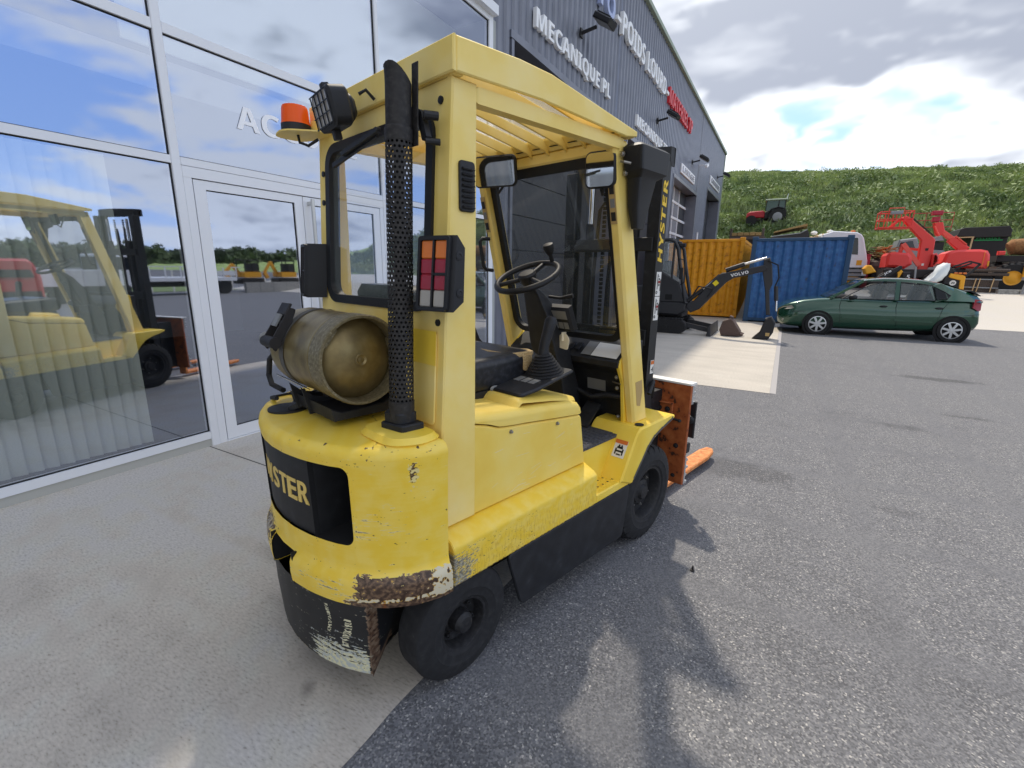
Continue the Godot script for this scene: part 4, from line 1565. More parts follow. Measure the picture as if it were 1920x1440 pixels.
	b = MB.new()
	b.tr = Transform3D(Basis(Vector3(1, 0, 0), 0.7), P(0.2, 0.77, 1.24))
	b.box(-0.05, 0.05, -0.006, 0.006, -0.09, 0.09, 0.004)
	b.bar(P(0, 0, 0), P(0, -0.08, 0.12), 0.02, 0.02)
	part(f, "pedal", b, "black_worn")
	# --- steering
	b = MB.new()
	var rings := []
	for q in [[0.70, 1.26, 0.10, 0.09], [0.95, 1.20, 0.10, 0.09], [1.15, 1.12, 0.095, 0.085], [1.32, 1.06, 0.085, 0.075], [1.45, 0.99, 0.06, 0.06], [1.50, 0.955, 0.035, 0.035]]:
		var ring := PackedVector3Array()
		for p in rrect(-q[2], q[2], -q[3], q[3], 0.025, 2):
			ring.append(P(p.x, q[0] + p.y * -0.35, q[1] + p.y))
		rings.append(ring)
	b.loft(rings)
	var col := part(f, "steering_column", b, "black_worn", 40.0)
	b = MB.new()
	b.tr = Transform3D(Basis(Vector3(1, 0, 0), 0.45), P(0.11, 1.345, 1.08))
	b.box(-0.06, 0.075, -0.075, 0.075, -0.03, 0.03, 0.012)
	var pan := part(col, "display_panel", b, "black_plastic")
	b = MB.new()
	b.tr = Transform3D(Basis(Vector3(1, 0, 0), 0.45), P(0.11, 1.345, 1.08))
	b.box(-0.045, 0.06, 0.01, 0.06, -0.0325, -0.0305)
	for i in 3:
		b.box(-0.045 + i * 0.036, -0.015 + i * 0.036, -0.05, -0.01, -0.0325, -0.0305)
	part(pan, "display", b, "label_grey")
	b = MB.new()
	b.tube([P(0.06, 1.46, 1.02), P(0.13, 1.455, 1.03), P(0.2, 1.47, 1.05)], [0.008, 0.008, 0.012], 8)
	part(col, "direction_lever", b, "black_plastic")
	b = MB.new()
	b.tr = Transform3D(Basis(Vector3(1, 0, 0), 0.45), P(0.0, 1.565, 0.905))
	var wp := []
	for k in 49:
		wp.append(Vector3(cos(TAU * k / 48), 0, sin(TAU * k / 48)) * 0.172)
	b.tube(wp, 0.0155, 10, false)
	for k in 3:
		var g := TAU * k / 3 + 0.4
		b.tube([Vector3(cos(g), -0.2, sin(g)) * 0.03, Vector3(cos(g), -0.03, sin(g)) * 0.172], 0.013, 8)
	var sw := part(f, "steering_wheel", b, "black_plastic", 60.0)
	b = MB.new()
	b.tr = Transform3D(Basis(Vector3(1, 0, 0), 0.45), P(0.0, 1.565, 0.905))
	b.lathe([Vector2(0.02, -0.08), Vector2(0.045, -0.02), Vector2(0.05, 0.012), Vector2(0.042, 0.024), Vector2(0.0, 0.028)], 20)
	part(sw, "wheel_hub", b, "black_plastic", 40.0)
	b = MB.new()
	b.tr = Transform3D(Basis(Vector3(1, 0, 0), 0.45), P(0.0, 1.565, 0.905))
	b.lathe([Vector2(0.012, 0.0), Vector2(0.012, 0.05), Vector2(0.02, 0.06), Vector2(0.03, 0.09), Vector2(0.028, 0.11), Vector2(0.0, 0.118)], 14, Vector3(0.05, 0.0, -0.165))
	part(sw, "spinner_knob", b, "black_plastic", 50.0)
	b = MB.new()
	b.tr = Transform3D(Basis(), P(0.118, 1.205, 1.09))
	b.box(-0.003, 0.003, 0.01, 0.06, -0.02, 0.02, 0.002)
	b.front(soft(poly([-0.035, -0.03, 0.03, -0.04, 0.04, 0.02, 0.02, 0.05, -0.02, 0.05, -0.04, 0.02]), 0.012), -0.003, 0.003, 0.001)
	part(col, "key_tag", b, "tag_cream")
	# --- seat
	b = MB.new()
	rings = []
	for q in [[0.16, 1.06, 1.165], [0.30, 1.055, 1.185], [0.50, 1.05, 1.19], [0.64, 1.055, 1.20], [0.72, 1.075, 1.19], [0.745, 1.10, 1.165]]:
		var ring := PackedVector3Array()
		for p in rrect(-0.24, 0.24, q[1], q[2] + 0.012, 0.045, 4):
			ring.append(P(p.x, p.y + 0.02 * pow(absf(p.x) / 0.24, 2.0) * (1.0 if p.y > 1.12 else 0.0), q[0]))
		rings.append(ring)
	rings.reverse()
	for i in rings.size():
		rings[i].reverse()
	rings.reverse()
	b.loft(rings)
	var seat := part(f, "seat", b, "seat_vinyl", 60.0)
	b = MB.new()
	var tear := [Vector2(0.02, 0.54), Vector2(0.10, 0.52), Vector2(0.2, 0.55), Vector2(0.24, 0.60), Vector2(0.235, 0.70), Vector2(0.17, 0.73), Vector2(0.12, 0.66), Vector2(0.07, 0.60)]
	b.plan(PackedVector2Array(tear), 1.196, 1.2185, 0.004)
	b.box(0.215, 0.247, 1.13, 1.205, 0.62, 0.69, 0.01)
	part(seat, "torn_foam", b, "foam", 50.0)
	b = MB.new()
	b.tr = Transform3D(Basis(Vector3(0, 0, 1), -0.3), P(0.235, 1.13, 0.70))
	b.box(-0.03, 0.03, -0.02, 0.02, -0.03, 0.03, 0.012)
	part(seat, "foam_flap", b, "tag_cream", 50.0)
	b = MB.new()
	b.box(-0.225, 0.235, 1.035, 1.07, 0.2, 0.70, 0.01)
	b.box(-0.2, 0.2, 0.99, 1.04, 0.2, 0.68)
	part(seat, "seat_pan", b, "black_plastic")
	b = MB.new()
	b.ball(P(0.243, 1.075, 0.43), Vector3(0.006, 0.014, 0.028), 10)
	part(seat, "seat_badge", b, "label_grey")
	b = MB.new()
	rings = []
	for q in [[1.14, 0.15, 0.225], [1.22, 0.115, 0.235], [1.40, 0.08, 0.23], [1.50, 0.065, 0.21], [1.535, 0.065, 0.17]]:
		var ring := PackedVector3Array()
		for p in rrect(-q[2], q[2], -0.05, 0.05, 0.035, 3):
			ring.append(P(p.x, q[0], q[1] + p.y))
		rings.append(ring)
	b.loft(rings)
	part(seat, "backrest", b, "seat_vinyl", 60.0)
	b = MB.new()
	b.tube([P(-0.31, 1.12, 0.9), P(-0.32, 1.20, 0.83), P(-0.33, 1.30, 0.78), P(-0.335, 1.40, 0.755)], [0.014, 0.014, 0.022, 0.02], 10)
	b.box(-0.36, -0.26, 1.04, 1.12, 0.84, 1.02, 0.01)
	part(f, "parking_brake", b, "black_plastic", 50.0)
	# --- overhead guard: rear plate with window, pillars, roof
	var lean := Transform3D(Basis(Vector3(1, 0, 0), -0.0624), P(0, 1.03, -0.041))
	b = MB.new()
	b.tr = lean
	b.ring2(rrect(-0.452, 0.452, -0.36, 1.15, 0.002, 5), rrect(-0.372, 0.372, 0.435, 1.062, 0.07, 5), -0.03, 0.0)
	var rear := part(f, "rear_panel", b, "yellow_faded")
	b = MB.new()
	b.tr = lean
	b.prism(rrect(0.2, 0.43, 0.02, 0.36, 0.02), 0.0, 0.008, 0.004)
	part(rear, "pressed_panel", b, "yellow_faded")
	b = MB.new()
	b.tr = lean
	b.box(0.24, 0.43, 0.24, 0.36, -0.0102, -0.0085)
	part(rear, "unfaded_patch", b, "yellow")
	b = MB.new()
	b.tr = lean
	b.ring2(rrect(-0.39, 0.39, 0.42, 1.078, 0.085, 6), rrect(-0.352, 0.352, 0.455, 1.042, 0.055, 6), -0.036, 0.012)
	part(rear, "window_seal", b, "rubber_seal")
	b = MB.new()
	b.tr = lean
	b.cap(rrect(-0.356, 0.356, 0.452, 1.046, 0.058, 6), -0.008, true)
	part(rear, "rear_window", b, "clear_glass")
	for sx in [1.0, -1.0]:
		b = MB.new()
		var x0 := minf(0.436 * sx, 0.470 * sx)
		b.side(poly([-0.066, 0.655, -0.041, 1.03, 0.03, 2.18, 0.132, 2.18, 0.112, 0.655]), x0, x0 + 0.034, 0.006)
		var rpil := part(f, "rear_pillar", b, "yellow_faded", 25.0)
		if sx > 0:
			b = MB.new()
			b.side(rrect(0.046, 0.112, 1.785, 1.942, 0.012), 0.468, 0.480, 0.003)
			var vent := part(rpil, "vent", b, "black_plastic")
			for i in 8:
				b = MB.new()
				b.tr = Transform3D(Basis(Vector3(0, 0, 1), -0.5), P(0.484, 1.80 + i * 0.0168, 0.079))
				b.box(-0.01, 0.006, -0.002, 0.002, -0.024, 0.024)
				part(vent, "vent_slat", b, "black_worn")
	# roof rails and roof
	for sx in [1.0, -1.0]:
		b = MB.new()
		b.bar(P(0.452 * sx, 2.146, 0.12), P(0.452 * sx, 2.163, 1.0), 0.045, 0.05, Vector3.UP, 0.012)
		part(f, "roof_rail", b, "yellow_faded", 50.0)
		b = MB.new()
		var x0 := minf(0.5 * sx, 0.484 * sx)
		b.side(poly([0.02, 2.180, 0.022, 2.277, 0.30, 2.292, 0.47, 2.291, 1.085, 2.222, 1.085, 2.200, 1.0, 2.186, 0.80, 2.188, 0.42, 2.196]), x0, x0 + 0.016, 0.004)
		part(f, "roof_side", b, "yellow_faded")
		b = MB.new()
		b.side(poly([1.322, 0.75, 0.94, 2.175, 1.062, 2.185, 1.472, 0.75]), minf(0.412 * sx, 0.468 * sx), maxf(0.412 * sx, 0.468 * sx), 0.012)
		var fp := part(f, "front_pillar", b, "yellow_faded", 25.0)
		# caution strip and torn label on the pillar's rear edge
		var q := Transform3D(Basis(Vector3(1, 0, 0), Vector3(0, 0.966, 0.259), Vector3(0, -0.259, 0.966)), P(0.44 * sx - 0.018, 1.82, 1.0335))
		var cs := decal(fp, "caution_strip", q * Transform3D(Basis(), Vector3(0, 0, 0.0025)), 0.036, 0.20, "label_tan")
		for k in 3:
			b = MB.new()
			b.box(0.006, 0.03, 0.015 + 0.06 * k, 0.055 + 0.06 * k, -0.003, -0.001)
			b.tr.origin.z = 0.0015
			var sq := part(cs, "strip_symbol", b, "label_black" if k != 1 else "label_grey")
			sq.position.z = 0.001
	var torn := MB.new()
	torn.side(poly([1.335, 0.86, 1.30, 1.0, 1.372, 1.005, 1.385, 0.93, 1.372, 0.85]), 0.468, 0.4695)
	part(f, "torn_label", torn, "label_tan")
	b = MB.new()
	b.box(-0.5, 0.5, 2.180, 2.278, 0.008, 0.022, 0.004)
	part(f, "roof_rear_edge", b, "yellow_faded")
	b = MB.new()
	b.side(poly([0.022, 2.264, 0.022, 2.277, 0.2, 2.288, 0.2, 2.275]), -0.484, 0.484)
	b.box(-0.484, 0.484, 2.18, 2.20, 0.022, 0.06)
	part(f, "roof_rear_plate", b, "yellow_faded")
	b = MB.new()
	b.side(poly([0.98, 2.186, 1.085, 2.198, 1.085, 2.222, 0.94, 2.238, 0.94, 2.226]), -0.484, 0.484, 0.003)
	b.box(-0.47, 0.47, 2.13, 2.186, 0.985, 1.03, 0.008)
	part(f, "roof_front_edge", b, "yellow_faded")
	b = MB.new()
	b.side(poly([0.2, 2.2895, 0.30, 2.2905, 0.47, 2.2895, 0.96, 2.2345, 0.96, 2.2375, 0.47, 2.2925, 0.30, 2.2935, 0.2, 2.2925]), -0.482, 0.482)
	part(f, "roof_cover", b, "roof_cover_sheet")
	for i in 8:
		b = MB.new()
		var x := -0.40 + i * 0.1143
		b.side(poly([0.18, 2.246, 0.18, 2.283, 0.30, 2.288, 0.47, 2.287, 0.96, 2.232, 0.985, 2.165, 0.94, 2.185, 0.47, 2.25]), x - 0.005, x + 0.005, 0.002)
		part(f, "roof_bar", b, "yellow_faded")
		b = MB.new()
		b.box(x + 0.025, x + 0.085, 2.2005, 2.2025, 0.955, 0.975)
		part(f, "roof_slot", b, "black_deep")
	# --- windscreen
	var wl := Transform3D(Basis(Vector3(1, 0, 0), Vector3(0, 0.9635, 0.2676), Vector3(0, -0.2676, 0.9635)), P(0, 1.20, 1.268))
	b = MB.new()
	b.tr = wl
	b.ring2(rrect(-0.41, 0.41, 0.02, 0.985, 0.09, 6), rrect(-0.372, 0.372, 0.055, 0.92, 0.06, 6), -0.014, 0.014)
	var ws := part(f, "windscreen_seal", b, "rubber_seal")
	b = MB.new()
	b.tr = wl
	b.cap(rrect(-0.376, 0.376, 0.051, 0.924, 0.062, 6), 0.0, true)
	part(ws, "windscreen", b, "tinted_glass")
	b = MB.new()
	b.tube([P(-0.43, 1.78, 1.03), P(-0.44, 1.78, 0.98), P(-0.44, 1.76, 0.96), P(-0.44, 1.62, 0.99), P(-0.44, 1.60, 1.01), P(-0.43, 1.595, 1.06)], 0.011, 8)
	part(f, "grab_handle", b, "black_plastic", 60.0)
	# --- mirrors
	for q in [[-0.205, 2.105, 0.85, 0.125, 0.078, 0.35, 0.17], [0.395, 2.055, 0.95, 0.075, 0.08, 0.2, 0.10]]:
		var t := Transform3D(Basis(Vector3.UP, q[5]) * Basis(Vector3(1, 0, 0), q[6]), P(q[0], q[1], q[2]))
		b = MB.new()
		b.tr = t
		b.prism(rrect(-q[3], q[3], -q[4], q[4], 0.03), -0.03, 0.0, 0.008)
		var mi := part(f, "mirror", b, "black_plastic", 40.0)
		b = MB.new()
		b.tr = t
		b.cap(rrect(-q[3] + 0.008, q[3] - 0.008, -q[4] + 0.008, q[4] - 0.008, 0.024), 0.001, true)
		part(mi, "mirror_glass", b, "mirror")
		b = MB.new()
		b.tube([t * Vector3(0, -q[4], -0.02), t * Vector3(0.0, -q[4] - 0.03, -0.04), P(q[0] - 0.02 * signf(q[0]), 2.15, 1.0)], 0.007, 6)
		part(mi, "mirror_stalk", b, "black_plastic")
	forklift_fittings(f)
	# --- wheels
	wheel(f, 0.534, 1.455, 0.298, 0.165, 0.175, 26)
	wheel(f, -0.534, 1.455, 0.298, 0.165, 0.175, 26)
	wheel(f, 0.52, 0.02, 0.234, 0.108, 0.16, 0)
	wheel(f, -0.52, 0.02, 0.234, 0.108, 0.16, 0)
	forklift_mast(f)


func forklift_fittings(f: Node3D) -> void:
	var b: MB
	# --- exhaust: a perforated guard round an inner pipe
	var e0 := P(0.362, 1.15, -0.133)
	var e1 := P(0.36, 1.985, -0.101)
	var up := (e1 - e0).normalized()
	var ex := up.cross(Vector3(0, 0, 1)).normalized()
	var ez := ex.cross(up)
	var fr := Transform3D(Basis(ex, up, ez), e0)
	var len := e0.distance_to(e1)
	b = MB.new()
	b.tr = fr
	var na := 18
	var rows := int(len / 0.0148)
	var R := 0.042
	var on := func(u: float, y: float) -> Vector3: return Vector3(cos(u) * R, y, -sin(u) * R)
	for j in rows:
		for i in na:
			var u0 := TAU * (i + 0.5 * (j % 2)) / na
			var du := TAU / na
			var y0 := len * j / rows
			var dy := len / rows
			for k in 8:
				var g0 := TAU * k / 8.0 + PI / 8
				var g1 := g0 + TAU / 8
				var c0 := Vector2(cos(g0), sin(g0))
				var c1 := Vector2(cos(g1), sin(g1))
				var o0 := c0 / maxf(absf(c0.x), absf(c0.y)) * 0.5
				var o1 := c1 / maxf(absf(c1.x), absf(c1.y)) * 0.5
				var h0 := c0 * 0.30
				var h1 := c1 * 0.30
				var q := []
				for w in [o0, o1, h1, h0]:
					q.append(on.call(u0 + du * (0.5 + w.x), y0 + dy * (0.5 + w.y)))
				b.quad(q[0], q[1], q[2], q[3])
				if k % 2 == 0:
					# corner of the square cell
					var cr := Vector2(signf(c0.x + c1.x), signf(c0.y + c1.y)) * 0.5
					b.tri(q[0], on.call(u0 + du * (0.5 + cr.x), y0 + dy * (0.5 + cr.y)), q[1])
	var guard := part(f, "exhaust_guard", b, "exhaust_metal", 50.0)
	b = MB.new()
	b.cyl(e0, e1, 0.017, 14)
	part(guard, "inner_pipe", b, "black_deep", 50.0)
	b = MB.new()
	b.tr = fr
	b.lathe([Vector2(0.044, -0.07), Vector2(0.0445, 0.002), Vector2(0.040, 0.004)], 20)
	b.lathe([Vector2(0.041, len - 0.004), Vector2(0.044, len), Vector2(0.044, len + 0.035), Vector2(0.040, len + 0.04)], 20)
	part(guard, "collar", b, "exhaust_metal", 40.0)
	b = MB.new()
	b.plan(soft(poly([0.315, -0.195, 0.425, -0.175, 0.43, -0.085, 0.32, -0.09]), 0.012), 1.05, 1.078, 0.004)
	b.plan(soft(poly([0.318, -0.185, 0.405, -0.17, 0.405, -0.095, 0.322, -0.095]), 0.02), 1.07, 1.12, 0.01)
	part(guard, "exhaust_foot", b, "black_worn")
	# outlet, cut open towards the rear
	b = MB.new()
	b.tr = fr
	var rings := []
	for k in 9:
		var ring := PackedVector3Array()
		for i in 20:
			var g := TAU * i / 20
			var back := 0.5 + 0.5 * cos(g - 0.9)
			var y := len + 0.03 + 0.026 * k
			var cutoff := len + 0.235 - 0.07 * pow(back, 1.4) - 0.03 * pow(1.0 - back, 3.0)
			var r := 0.040 + 0.004 * smooth(5.0, 8.0, k) * (1.0 - back)
			ring.append(Vector3(cos(g) * r, minf(y, cutoff), -sin(g) * r))
		rings.append(ring)
	b.loft(rings, false)
	for i in 20:
		for s in [0.8]:
			pass
	var inner := []
	for ring in rings:
		var rr := PackedVector3Array()
		for p in ring:
			rr.append(Vector3(p.x * 0.92, p.y, p.z * 0.92))
		inner.append(rr)
	inner.reverse()
	b.loft(inner, false)
	part(guard, "exhaust_outlet", b, "exhaust_metal", 50.0)
	b = MB.new()
	b.tr = fr
	b.box(0.018, 0.05, len - 0.01, len + 0.225, 0.036, 0.040, 0.001)
	part(guard, "outlet_flap", b, "exhaust_metal")
	# --- tail lamps
	for sx in [1.0, -1.0]:
		var ring := func(y: float, ab: float) -> PackedVector3Array:
			var o := PackedVector3Array()
			var d := 0.09 * (y - 1.466) - 0.01
			for q in [[0.431, -0.089], [0.548, -0.057], [0.56, -0.047], [0.56, ab], [0.48, minf(ab, -0.012)], [0.40, -0.012]]:
				o.append(P(q[0] * sx, y, q[1] + d))
			if sx < 0:
				o.reverse()
			return o
		b = MB.new()
		b.loft([ring.call(1.466, -0.045), ring.call(1.497, -0.005), ring.call(1.665, -0.012), ring.call(1.702, -0.045)])
		b.box(minf(0.42 * sx, 0.46 * sx), maxf(0.42 * sx, 0.46 * sx), 1.52, 1.66, -0.03, 0.0)
		var lamp := part(f, "tail_lamp", b, "black_plastic", 25.0)
		var xd := Vector3(0.1213, 0, -0.032 * sx).normalized() if sx > 0 else Vector3(0.117, 0, 0.032).normalized()
		var yd := Vector3(0, 1, -0.09).normalized()
		var mid := P(0.4895 * sx, 1.466, -0.083)
		var t := Transform3D(Basis(xd, yd, xd.cross(yd)), mid)
		var rowsl := [[0.014, 0.067, "lens_clear"], [0.068, 0.117, "lens_red"], [0.118, 0.165, "lens_red"], [0.166, 0.222, "lens_amber"]]
		for q in rowsl:
			for c in 2:
				b = MB.new()
				b.tr = t
				var x0 := -0.052 if c == 0 else 0.003
				b.prism(rrect(x0, x0 + 0.049, q[0], q[1], 0.005, 2), -0.002, 0.007, 0.003)
				part(lamp, "lens", b, q[2])
		b = MB.new()
		b.tr = t
		b.ring2(rrect(-0.061, 0.061, 0.003, 0.234, 0.01), rrect(-0.052, 0.052, 0.014, 0.222, 0.006), -0.002, 0.014)
		b.box(-0.003, 0.003, 0.01, 0.228, -0.014, -0.006, 0.001)
		b.box(0.0, 0.054, 0.113, 0.122, -0.0135, -0.005, 0.002)
		part(lamp, "lens_guard", b, "black_plastic")
		b = MB.new()
		for y in [1.525, 1.64]:
			b.lathe([Vector2(0.014, 0.0), Vector2(0.014, 0.002), Vector2(0.008, 0.003), Vector2(0.006, 0.001), Vector2(0.0, 0.001)], 12, P(0.56 * sx, y, -0.028), Vector3(sx, 0, 0))
		part(lamp, "lamp_screw", b, "black_worn")
	# --- work lamp with a wire grid
	var wt := Transform3D(Basis(Vector3.UP, -0.12) * Basis(Vector3(1, 0, 0), 0.22) * Basis(Vector3(0, 0, 1), 0.0), P(-0.06, 2.155, -0.115))
	b = MB.new()
	b.tr = wt
	b.prism(rrect(-0.092, 0.092, -0.066, 0.066, 0.03), -0.05, 0.025, 0.01)
	b.prism(rrect(-0.06, 0.06, -0.045, 0.045, 0.03), -0.085, -0.045, 0.015)
	var wl := part(f, "work_lamp", b, "black_plastic", 40.0)
	b = MB.new()
	b.tr = wt
	b.cap(rrect(-0.078, 0.078, -0.052, 0.052, 0.02), 0.026, true)
	part(wl, "lens", b, "lens_clear")
	b = MB.new()
	b.tr = wt
	for i in 5:
		b.box(-0.080 + i * 0.0395, -0.077 + i * 0.0395, -0.055, 0.055, -0.031, -0.027)
		if i < 4:
			b.box(-0.08, 0.08, -0.054 + i * 0.035, -0.051 + i * 0.035, -0.034, -0.031)
	b.box(-0.012, 0.012, 0.066, 0.085, -0.01, 0.02, 0.004)
	b.box(-0.012, 0.012, -0.1, -0.066, -0.01, 0.02, 0.004)
	part(wl, "lamp_grid", b, "black_plastic")
	b = MB.new()
	b.tube([P(0.04, 2.2, -0.05), P(0.055, 2.215, -0.03), P(0.06, 2.19, 0.0)], 0.006, 6)
	part(wl, "lamp_cable", b, "black_plastic")
	# --- beacon on its bracket
	b = MB.new()
	b.plan(soft(poly([-0.56, -0.13, -0.42, -0.15, -0.33, -0.03, -0.33, 0.03, -0.42, 0.03, -0.56, 0.0]), 0.05, 4), 2.146, 2.152)
	b.box(-0.455, -0.36, 2.147, 2.21, -0.012, -0.004, 0.002)
	var bk := part(f, "beacon_bracket", b, "yellow_faded")
	b = MB.new()
	b.lathe([Vector2(0.064, 2.152), Vector2(0.064, 2.158), Vector2(0.06, 2.16), Vector2(0.0595, 2.19), Vector2(0.056, 2.192)], 24, P(-0.482, 0, -0.062))
	part(bk, "beacon_base", b, "black_plastic")
	b = MB.new()
	b.lathe([Vector2(0.0595, 2.19), Vector2(0.057, 2.20), Vector2(0.053, 2.25), Vector2(0.049, 2.262), Vector2(0.0, 2.268)], 24, P(-0.482, 0, -0.062))
	part(bk, "beacon_lens", b, "lens_beacon", 40.0)
	b = MB.new()
	b.tube([P(-0.45, 2.146, -0.07), P(-0.44, 2.115, -0.07), P(-0.40, 2.10, -0.05), P(-0.37, 2.125, -0.02)], 0.006, 6)
	part(bk, "beacon_cable", b, "black_plastic", 60.0)
	# --- wiper and window latch
	b = MB.new()
	b.bar(P(-0.15, 1.985, -0.07), P(0.17, 2.045, -0.06), 0.012, 0.016, Vector3.UP, 0.003)
	b.bar(P(-0.05, 2.01, -0.08), P(0.20, 2.055, -0.072), 0.02, 0.014, Vector3.UP, 0.004)
	part(f, "wiper", b, "black_plastic")
	b = MB.new()
	b.bar(P(0.33, 2.095, -0.03), P(0.40, 2.07, -0.035), 0.025, 0.02, Vector3.UP, 0.005)
	b.bar(P(0.39, 2.075, -0.035), P(0.425, 1.99, -0.04), 0.025, 0.02, Vector3(0, 0, 1), 0.005)
	b.cyl(P(0.425, 2.06, -0.05), P(0.445, 2.06, -0.01), 0.013, 10)
	b.cyl(P(0.43, 1.985, -0.05), P(0.452, 1.985, -0.01), 0.01, 10)
	part(f, "window_latch", b, "black_plastic")
	b = MB.new()
	for q in [[-0.425, 2.0], [-0.425, 1.88], [0.43, 1.42], [0.415, 2.12]]:
		b.lathe([Vector2(0.012, 0), Vector2(0.012, 0.006), Vector2(0.0, 0.008)], 10, P(q[0], q[1], -0.041 + (q[1] - 1.03) * 0.0624), Vector3(0, 0, 1))
	part(f, "rubber_plug", b, "black_plastic")
	# --- cradle of the gas cylinder
	b = MB.new()
	b.lathe([Vector2(0.075, 1.034), Vector2(0.075, 1.042), Vector2(0.06, 1.045), Vector2(0.0, 1.046)], 24, P(-0.20, 0, -0.315))
	b.bar(P(-0.20, 1.045, -0.30), P(-0.15, 1.09, -0.22), 0.12, 0.02, Vector3.UP, 0.005)
	for k in 2:
		b.cyl(P(-0.2 + 0.07 * k, 1.075, -0.245), P(-0.16 + 0.07 * k, 1.075, -0.235), 0.022, 10)
	b.side(poly([-0.30, 1.11, -0.29, 1.06, -0.06, 1.06, -0.05, 1.12, -0.09, 1.095, -0.26, 1.09]), -0.20, 0.17, 0.003)
	for x in [-0.13, -0.02]:
		b.side(poly([-0.325, 1.16, -0.30, 1.05, -0.18, 1.05, -0.2, 1.10, -0.28, 1.12]), x - 0.004, x + 0.004, 0.001)
	part(f, "cylinder_cradle", b, "black_worn")
	b = MB.new()
	b.tube([P(-0.40, 1.24, -0.27), P(-0.455, 1.20, -0.28), P(-0.455, 1.13, -0.29), P(-0.40, 1.10, -0.30), P(-0.3, 1.09, -0.29)], 0.012, 8)
	b.tube([P(-0.30, 1.06, -0.32), P(-0.42, 1.035, -0.30), P(-0.43, 1.035, -0.22), P(-0.36, 1.06, -0.18)], 0.009, 8)
	part(f, "gas_hose", b, "rubber", 60.0)
	# --- front lamp housing on the pillar, seen from behind
	b = MB.new()
	rings = []
	for q in [[1.80, 1.10, 1.17, 0.485, 0.525], [1.90, 1.07, 1.19, 0.475, 0.535], [2.02, 1.05, 1.21, 0.475, 0.55], [2.05, 1.02, 1.27, 0.475, 0.575], [2.145, 1.00, 1.275, 0.475, 0.58], [2.16, 1.02, 1.26, 0.48, 0.56]]:
		var ring := PackedVector3Array()
		for p in rrect(q[3], q[4], -q[2], -q[1], 0.015, 2):
			ring.append(Vector3(p.x, q[0], p.y))
		ring.reverse()
		rings.append(ring)
	b.loft(rings)
	var hl := part(f, "front_lamp_housing", b, "black_plastic", 35.0)
	b = MB.new()
	b.tr = Transform3D(Basis(), Vector3.ZERO)
	for q in [[0.485, 2.115, 0.995], [0.485, 2.04, 1.03]]:
		bolt(b, P(q[0], q[1], q[2]), Vector3(0, 0, 1), 0.009)
	b.tube([P(0.48, 2.085, 0.99), P(0.50, 2.08, 0.985), P(0.52, 2.075, 1.01)], 0.006, 6)
	part(hl, "housing_bolt", b, "bolt_steel")


